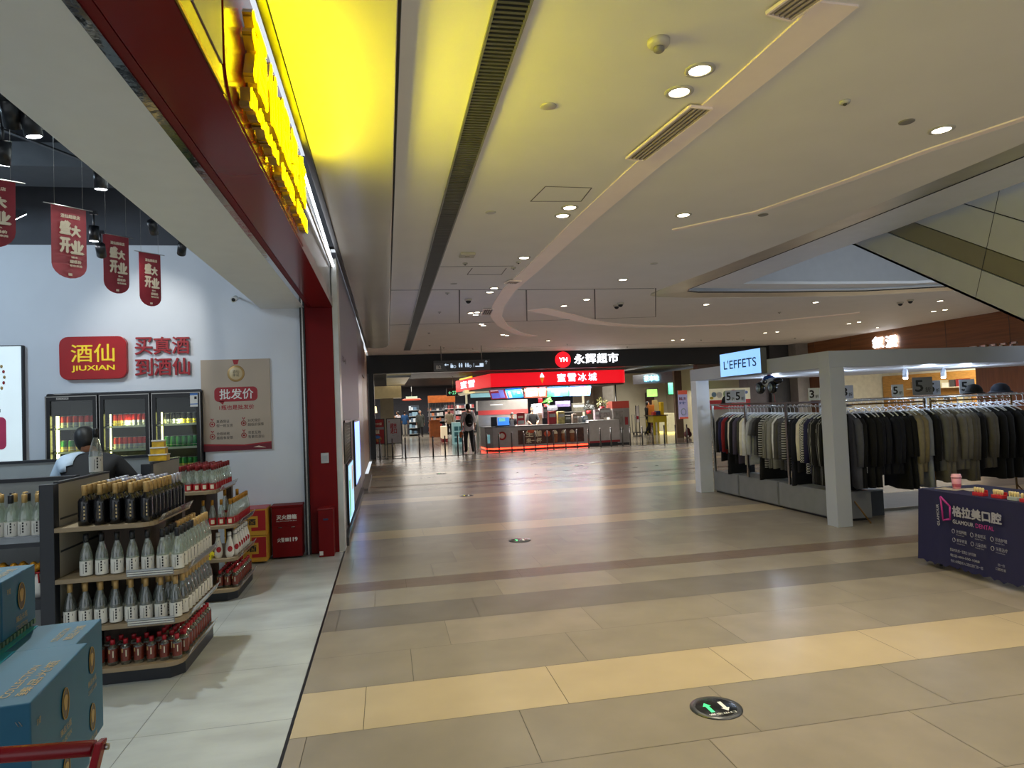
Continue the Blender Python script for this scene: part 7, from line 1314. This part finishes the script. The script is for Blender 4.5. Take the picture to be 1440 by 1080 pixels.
# ================================================================ PEOPLE
m_skin = M('skin', 'b98a6c', .5, noise=.05); m_hair = M('hair_black', '14110f', .5, noise=.2, scale=40); m_eye = M('eye_dark', '120d0a', .3); m_lip = M('lips', '8c4a42', .5); m_sole = M('shoe_white', 'c4c2bc', .5)
def person(label, loc, heading, h, pose=None, top=None, sleeves=1, legs=None, shoes=None, hair=None, hairlen=0, top_len=0, width=1.0, mask=False, left_sleeve=None):
    """one figure; local frame: x to its right, y where it faces, z up; joints in units of 1.75 m"""
    S = h / 1.75
    J = dict(pel=(0, 0, .95), sp=(0, .0, 1.12), ch=(0, .0, 1.32), nk=(0, .0, 1.46), hd=(0, .015, 1.54), ht=(0, .02, 1.70), shl=(-.17, 0, 1.40), shr=(.17, 0, 1.40), ell=(-.22, -.02, 1.12), elr=(.22, -.02, 1.12), wrl=(-.23, .03, .88), wrr=(.23, .03, .88),
             hil=(-.09, 0, .90), hir=(.09, 0, .90), knl=(-.10, .02, .50), knr=(.10, .02, .50), anl=(-.10, -.02, .09), anr=(.10, -.02, .09), tol=(-.12, .15, .03), tor=(.12, .15, .03))
    J.update(pose or {}); J = {k: Vector(v) for k, v in J.items()}
    R_ = dict(pel=.135, sp=.125, ch=.15, nk=.055, hd=.06, shl=.062, shr=.062, ell=.043, elr=.043, wrl=.03, wrr=.03, hil=.09, hir=.09, knl=.06, knr=.06, anl=.042, anr=.042, tol=.032, tor=.032)
    E_ = [('pel', 'sp'), ('sp', 'ch'), ('ch', 'nk'), ('nk', 'hd'), ('ch', 'shl'), ('ch', 'shr'), ('shl', 'ell'), ('ell', 'wrl'), ('shr', 'elr'), ('elr', 'wrr'), ('pel', 'hil'), ('pel', 'hir'), ('hil', 'knl'), ('knl', 'anl'), ('hir', 'knr'), ('knr', 'anr'), ('anl', 'tol'), ('anr', 'tor')]
    keys = [k for k in J if k != 'ht']; ix = {k: i for i, k in enumerate(keys)}
    me = bpy.data.meshes.new('body'); me.from_pydata([J[k] for k in keys], [(ix[a], ix[b_]) for a, b_ in E_], [])
    o = bpy.data.objects.new('body', me); COL.objects.link(o); md_ = o.modifiers.new('skin', 'SKIN'); md_.use_smooth_shade = True
    for k in keys:
        sv = me.skin_vertices[0].data[ix[k]]; r = R_[k]; wd_ = width if k in ('pel', 'sp', 'ch', 'hil', 'hir') else 1
        sv.radius = (r * wd_ * (1.0), r * wd_ * (.8 if k in ('pel', 'sp', 'ch') else 1)); sv.use_root = (k == 'pel')
    sb = o.modifiers.new('sub', 'SUBSURF'); sb.levels = 2; sb.render_levels = 2
    ev = o.evaluated_get(bpy.context.evaluated_depsgraph_get()); m2 = bpy.data.meshes.new_from_object(ev)
    V = [v.co.copy() for v in m2.vertices]; Fc = [tuple(p.vertices) for p in m2.polygons]; Nn = [v.normal.copy() for v in m2.vertices]
    COL.objects.unlink(o); bpy.data.objects.remove(o)
    t = thing('person', label, 'person', loc); t.rotation_euler = (0, 0, heading); t.scale = (S, S, S); t['_o'] = (0, 0, 0)
    b = MB(); b.add(V, Fc, m_skin, True)
    # head with its face, turned with the neck
    hd = (J['ht'] - J['hd']); up = hd.normalized(); hc = J['hd'] + hd * .52 + up * .01; rt = X3 - up * X3.dot(up); rt.normalize(); fw = up.cross(rt)
    HM = Matrix((rt, fw, up)).transposed()
    def hb(c, r, m, seg=12, rg=8):
        q = MB(); q.ball((0, 0, 0), r, m, seg, rg); b.add([hc + HM @ (Vector(c) + p) for p in q.v], q.f, m, True)
    hb((0, 0, .005), (.075, .092, .108), m_skin, 18, 12); hb((0, .06, -.06), (.045, .035, .04), m_skin); hb((0, .095, -.015), (.012, .018, .022), m_skin, 8, 6)
    for s_ in (-1, 1): hb((s_ * .03, .081, .008), (.013, .009, .007), m_eye, 8, 6); hb((s_ * .076, -.005, -.005), (.012, .02, .03), m_skin, 8, 6); hb((s_ * .03, .084, .03), (.018, .006, .004), m_hair, 8, 4)
    hb((0, .088, -.055), (.022, .01, .006), m_lip, 8, 5)
    # palms and five fingers
    for sd, (el, wr) in (('l', ('ell', 'wrl')), ('r', ('elr', 'wrr'))):
        d = (J[wr] - J[el]).normalized(); s_ = -1 if sd == 'l' else 1; side = X3 * s_; f_ = Y3 - d * Y3.dot(d); f_ = f_.normalized() if f_.length > .1 else Z3
        n_ = d.cross(f_).normalized(); pc = J[wr] + d * .05
        q = MB(); q.ball((0, 0, 0), (.038, .016, .05), m_skin, 10, 8); HX = Matrix((f_, n_, d)).transposed(); b.add([pc + HX @ p for p in q.v], q.f, m_skin, True)
        for i, L_ in enumerate((.07, .08, .075, .058)):
            a = pc + f_ * (.027 - .018 * i) + d * .042; b.tube([a, a + d * L_ * .5 - n_ * s_ * .004, a + d * L_ * .9 - n_ * s_ * .018], [.0095, .009, .007], m_skin, 7)
        a = pc + f_ * .034 - d * .015; b.tube([a, a + f_ * .025 + d * .025, a + f_ * .026 + d * .055], [.011, .0105, .008], m_skin, 7)
    b.build('body', t)
    def lab(p):
        best = None
        for a, c_ in E_:
            A, B = J[a], J[c_]; ab = B - A; u_ = max(0, min(1, (p - A).dot(ab) / ab.length_squared)); dd = (p - A - ab * u_).length / (R_.get(a, .05) + R_.get(c_, .05))
            if best is None or dd < best[0]: best = (dd, a + '-' + c_, u_)
        return best[1], best[2]
    LB = [lab(sum((V[i] for i in f), Vector()) / len(f)) for f in Fc]
    def cloth(name, test, off, m):
        sel = [f for f, l_ in zip(Fc, LB) if test(*l_)]
        if not sel: return
        ids = sorted({i for f in sel for i in f}); mp_ = {i: k for k, i in enumerate(ids)}
        q = MB(); q.add([V[i] + Nn[i] * off for i in ids], [tuple(mp_[i] for i in f) for f in sel], m, True); o_ = q.build(name, t); sd_ = o_.modifiers.new('thick', 'SOLIDIFY'); sd_.thickness = .006; return o_
    tors = {'pel-sp', 'sp-ch', 'ch-shl', 'ch-shr'}; arm1 = {'shl-ell', 'shr-elr'}; arm2 = {'ell-wrl', 'elr-wrr'}; hips = {'pel-hil', 'pel-hir'}; thigh = {'hil-knl', 'hir-knr'}; shin = {'knl-anl', 'knr-anr'}; foot = {'anl-tol', 'anr-tor'}
    cloth('shirt', lambda l_, u_: l_ in tors or (l_ == 'ch-nk' and u_ < .75) or (l_ in arm1 and (sleeves >= 1 or u_ < .75)) or (sleeves > 1 and l_ in arm2 and u_ < .9) or (l_ in hips and top_len > 0) or (l_ in thigh and top_len > 1 and u_ < .7), .02 if top_len < 2 else .035, top)
    if left_sleeve: cloth('sleeve', lambda l_, u_: l_ == 'shl-ell' or (l_ == 'ch-shl' and u_ > .45) or (l_ == 'ell-wrl' and u_ < .8), .03, left_sleeve)
    cloth('trousers', lambda l_, u_: l_ in hips or l_ in thigh or l_ in shin or (l_ == 'pel-sp' and u_ < .3), .014, legs)
    cloth('shoes', lambda l_, u_: l_ in foot or (l_ in shin and u_ > .93), .012, shoes or m_sole)
    q = MB(); hq = MB()
    prof = [(.02, .122), (.06, .108), (.086, .07), (.093, .02), (.088, -.03 if hairlen == 0 else -.05), (.07, -.07 if hairlen == 0 else -.12)]
    q.lathe(prof, (0, 0, 0), hair or m_hair, 18); vs = [Vector((p.x * .93, p.y * 1.08 - .018, p.z)) for p in q.v]
    vs = [Vector((p.x, min(p.y, .075 if p.z > .055 else -.005), p.z)) for p in vs]; hq.add([hc + HM @ p for p in vs], q.f, hair or m_hair, True)
    if hairlen > 1:
        q = MB(); q.ball((0, 0, 0), (.085, .05, .17), hair or m_hair, 12, 8); hq.add([hc + HM @ (p + Vector((0, -.06, -.1))) for p in q.v], q.f, hair or m_hair, True)
    hq.build('hair', t)
    if mask: q = MB(); q.ball((0, 0, 0), (.062, .03, .04), M('face_mask', '9aa4ac', .6), 12, 8); qq = MB(); qq.add([hc + HM @ (p + Vector((0, .075, -.045))) for p in q.v], q.f, M('face_mask', '9aa4ac', .6), True); qq.build('face_mask', t)
    return t
C_ = lambda n_, c_: M('fabric_' + n_, c_, .85, noise=.1, scale=12)
walk = dict(knl=(-.10, .12, .52), anl=(-.10, .10, .10), tol=(-.12, .27, .05), knr=(.10, .0, .50), anr=(.10, -.20, .12), tor=(.12, -.06, .04), ell=(-.23, -.08, 1.13), wrl=(-.25, -.02, .89), elr=(.23, .03, 1.12), wrr=(.24, .14, .92))
# man walking in with a rucksack
p = at_y(659, 600, 24.15); man = person('man in white t-shirt with black rucksack walking in past the bollards', (p.x, 24.15, 0), 0.05, 1.80, dict(walk, ell=(-.24, -.03, 1.13), wrl=(-.25, .04, .88)), C_('white', 'c9c4c8'), 1, C_('charcoal', '23252a'), m_sole, top_len=1, width=1.12)
t = man; g = MB(); mbp = C_('rucksack', '101115'); g.ball((0, -.2, 1.20), (.155, .085, .24), mbp, 18, 12); g.ball((0, -.28, 1.12), (.11, .04, .12), mbp, 14, 8); 
t = thing('rucksack', 'black rucksack worn by the man in the white t-shirt', 'bag', (p.x, 24.15, 0)); t.rotation_euler = (0, 0, .05); t['_o'] = (0, 0, 0)
g.build('pack_body', t); MB().tube([(-.09, -.13, 1.42), (-.10, .0, 1.475), (-.10, .13, 1.38), (-.11, .12, 1.15), (-.12, -.06, 1.02)], .017, mbp, 7).tube([(.09, -.13, 1.42), (.10, .0, 1.475), (.10, .13, 1.38), (.11, .12, 1.15), (.12, -.06, 1.02)], .017, mbp, 7).build('shoulder_strap', t); MB().box(-.05, .05, -.325, -.318, 1.08, 1.1, m_gpan).build('zip_trim', t)
q_ = Vector((p.x - .27, 24.2, .58)); t = thing('carrier_bag', 'orange carrier bag held low by the man with the rucksack', 'bag', tuple(q_)); MB().lathe([(.05, 0), (.075, .05), (.07, .16), (.03, .23)], q_, M('bag_orange', 'c2571c', .5, noise=.2), 12).build('bag_body', t); MB().tube([q_ + Vector((0, 0, .22)), q_ + Vector((.01, .0, .29))], .012, M('bag_orange', 'c2571c', .5), 6).build('handle', t)
def far_person(px, head, feet, label, heading, **k):
    Y = 1.62 * FPX / (feet - head); p = at_y(px, (head + feet) / 2, Y); return person(label, (p.x, p.y, 0), heading, 1.66, **k)
far_person(591, 579, 615.5, 'older shopper in long grey-green coat and black trousers walking out', PI, pose=walk, top=C_('greygreen', '3b3f39'), sleeves=2, legs=C_('black', '0d0d10'), shoes=C_('shoe_dark', '2a1c1c'), hair=M('hair_grey', '8c8a86', .6), top_len=2, width=1.2)
far_person(632, 578.5, 616.5, 'woman with long hair in beige jacket carrying a cream shoulder bag', PI - .15, pose=walk, top=C_('beige', 'b3a48c'), sleeves=2, legs=C_('black', '0d0d10'), hairlen=2, top_len=1)
far_person(569.5, 582, 616, 'shopper in blue top and pale trousers seen from behind', .1, top=C_('blue', '1f4a78'), sleeves=1, legs=C_('pale', '9c968a'), top_len=1)
far_person(560, 577, 613, 'shopper in white t-shirt reaching forward beside the shelves', .9, pose=dict(ell=(-.25, .18, 1.25), wrl=(-.2, .42, 1.3), elr=(.25, .18, 1.25), wrr=(.2, .42, 1.3)), top=C_('white', 'c9c4c8'), sleeves=0, legs=C_('navy', '1b2230'), top_len=1)
far_person(551, 579, 617, 'shopper in a tan vest behind the white poster stand', .3, top=C_('tan', '9a6a44'), sleeves=0, legs=C_('navy', '1b2230'), hair=M('hair_brown', '3a2418', .5))
p = at_y(749.5, 590, 25.35); person('masked drinks worker in black t-shirt standing behind the counter', (p.x, 25.45, 0), PI, 1.60, dict(ell=(-.25, .1, 1.15), wrl=(-.12, .3, 1.02), elr=(.25, .1, 1.15), wrr=(.12, .3, 1.02)), C_('black_tee', '0b0b0e'), 1, C_('black', '0d0d10'), mask=True, width=1.15)
p = at_y(722, 592, 25.3); person('drinks worker with lowered head behind the ordering screen', (p.x, 25.5, 0), PI - .3, 1.42, dict(hd=(0, .06, 1.53), ht=(0, .14, 1.66), ell=(-.25, .1, 1.15), wrl=(-.12, .3, 1.02), elr=(.25, .1, 1.15), wrr=(.12, .3, 1.02)), C_('black_tee', '0b0b0e'), 1, C_('black', '0d0d10'))
Y_ = 31.0; p = at_y(911, 586, Y_); man2 = person('worker all in black walking with a cart beside the cafe', (p.x, Y_, 0), -PI / 2 + .1, 1.62, dict(walk, ell=(-.22, .1, 1.14), wrl=(-.16, .32, 1.06), elr=(.22, .1, 1.14), wrr=(.16, .32, 1.06)), C_('black_tee', '0b0b0e'), 1, C_('black', '0d0d10'), C_('shoe_dark', '2a1c1c'))
t = thing('hand_cart', 'low grey hand cart being pushed beside the worker in black', 'cart', (p.x - .6, Y_, 0)); x0, x1 = p.x - .75, p.x - .2
MB().box(x0, x1, Y_ - .25, Y_ + .25, .12, .16, m_spot).build('deck', t); MB().tube([(x0, Y_ - .2, .16), (x0, Y_ - .2, 1.0), (x0, Y_ + .2, 1.0), (x0, Y_ + .2, .16)], .015, m_pipe, 8).tube([(x1, Y_ - .2, .16), (x1, Y_ - .2, .85), (x0, Y_ - .2, .85)], .01, m_pipe, 6).build('frame', t)
for xx in (x0 + .06, x1 - .06):
    for yy_ in (Y_ - .2, Y_ + .2): MB().lathe([(.05, -.012), (.055, 0), (.05, .012)], (xx, yy_, .06), m_black, 12, 'y').build('wheel', t)
# shop assistant bending behind the low divider in the liquor store
p = at_y(139, 660, 6.1)
person('shop assistant in black waistcoat and pale blue sleeve leaning behind the beige divider', (p.x - .06, 5.95, 0), .15, 1.74, dict(sp=(0, .06, 1.10), ch=(.02, .20, 1.24), nk=(-.02, .31, 1.33), hd=(-.04, .36, 1.38), ht=(-.08, .42, 1.53), shl=(-.17, .20, 1.28), shr=(.20, .19, 1.27), ell=(-.27, .22, 1.02), elr=(.34, .18, 1.10), wrl=(-.16, .44, .98), wrr=(.26, .4, 1.02)), C_('waistcoat', '101116'), 1, C_('black', '0d0d10'), C_('shoe_dark', '2a1c1c'), top_len=1, width=1.15, left_sleeve=C_('pale_blue', 'b4c6d8'))
lamp('AREA', 'store_light', (-5.4, 5.2, 4.2), STORE * .95, (.62, .82, 1), .6, to=(-4.2, 7.2, 0))
lamp('SPOT', 'store_spot', (-2.36, 5.5, 4.2), STORE * 4.2, (.92, 1, .97), .03, to=(-1.15, 4.2, 0), spot=1.5, blend=.6)
lamp('SPOT', 'store_spot', (-2.5, 2.0, 4.2), STORE * 2.0, (.92, 1, .97), .05, to=(-1.0, 2.6, 0), spot=1.6, blend=.7)
lamp('SPOT', 'store_spot', (-2.6, 6.9, 3.4), STORE * .5, (1, .98, .9), .04, to=(-2.6, 8.1, 2.6), spot=1.2, blend=.9)
for x, yv in ((3.4, 1.2), (3.4, -1.2), (5.6, 2.6)): lamp('SPOT', 'downlight', (x, yv, ZC - .02), DOWN * 1.3, (1, .91, .76), .05, to=(x, yv, 0), spot=2.1, blend=.8)  # extra unseen spots without fixtures, added to brighten the near floor and ceiling
# ================================================================ LIGHT
wd = bpy.data.worlds.new('hall'); SC.world = wd; wd.use_nodes = True
bg = wd.node_tree.nodes['Background']; bg.inputs[0].default_value = (.86, .93, 1, 1); bg.inputs[1].default_value = WORLD
SC.view_settings.view_transform = 'Standard'; SC.view_settings.look = 'None'; SC.view_settings.exposure = EXPO; SC.view_settings.gamma = 1
SC.view_settings.use_curve_mapping = False
SC.cycles.transparent_max_bounces = 32
SC.cycles.sample_clamp_indirect = 4.0
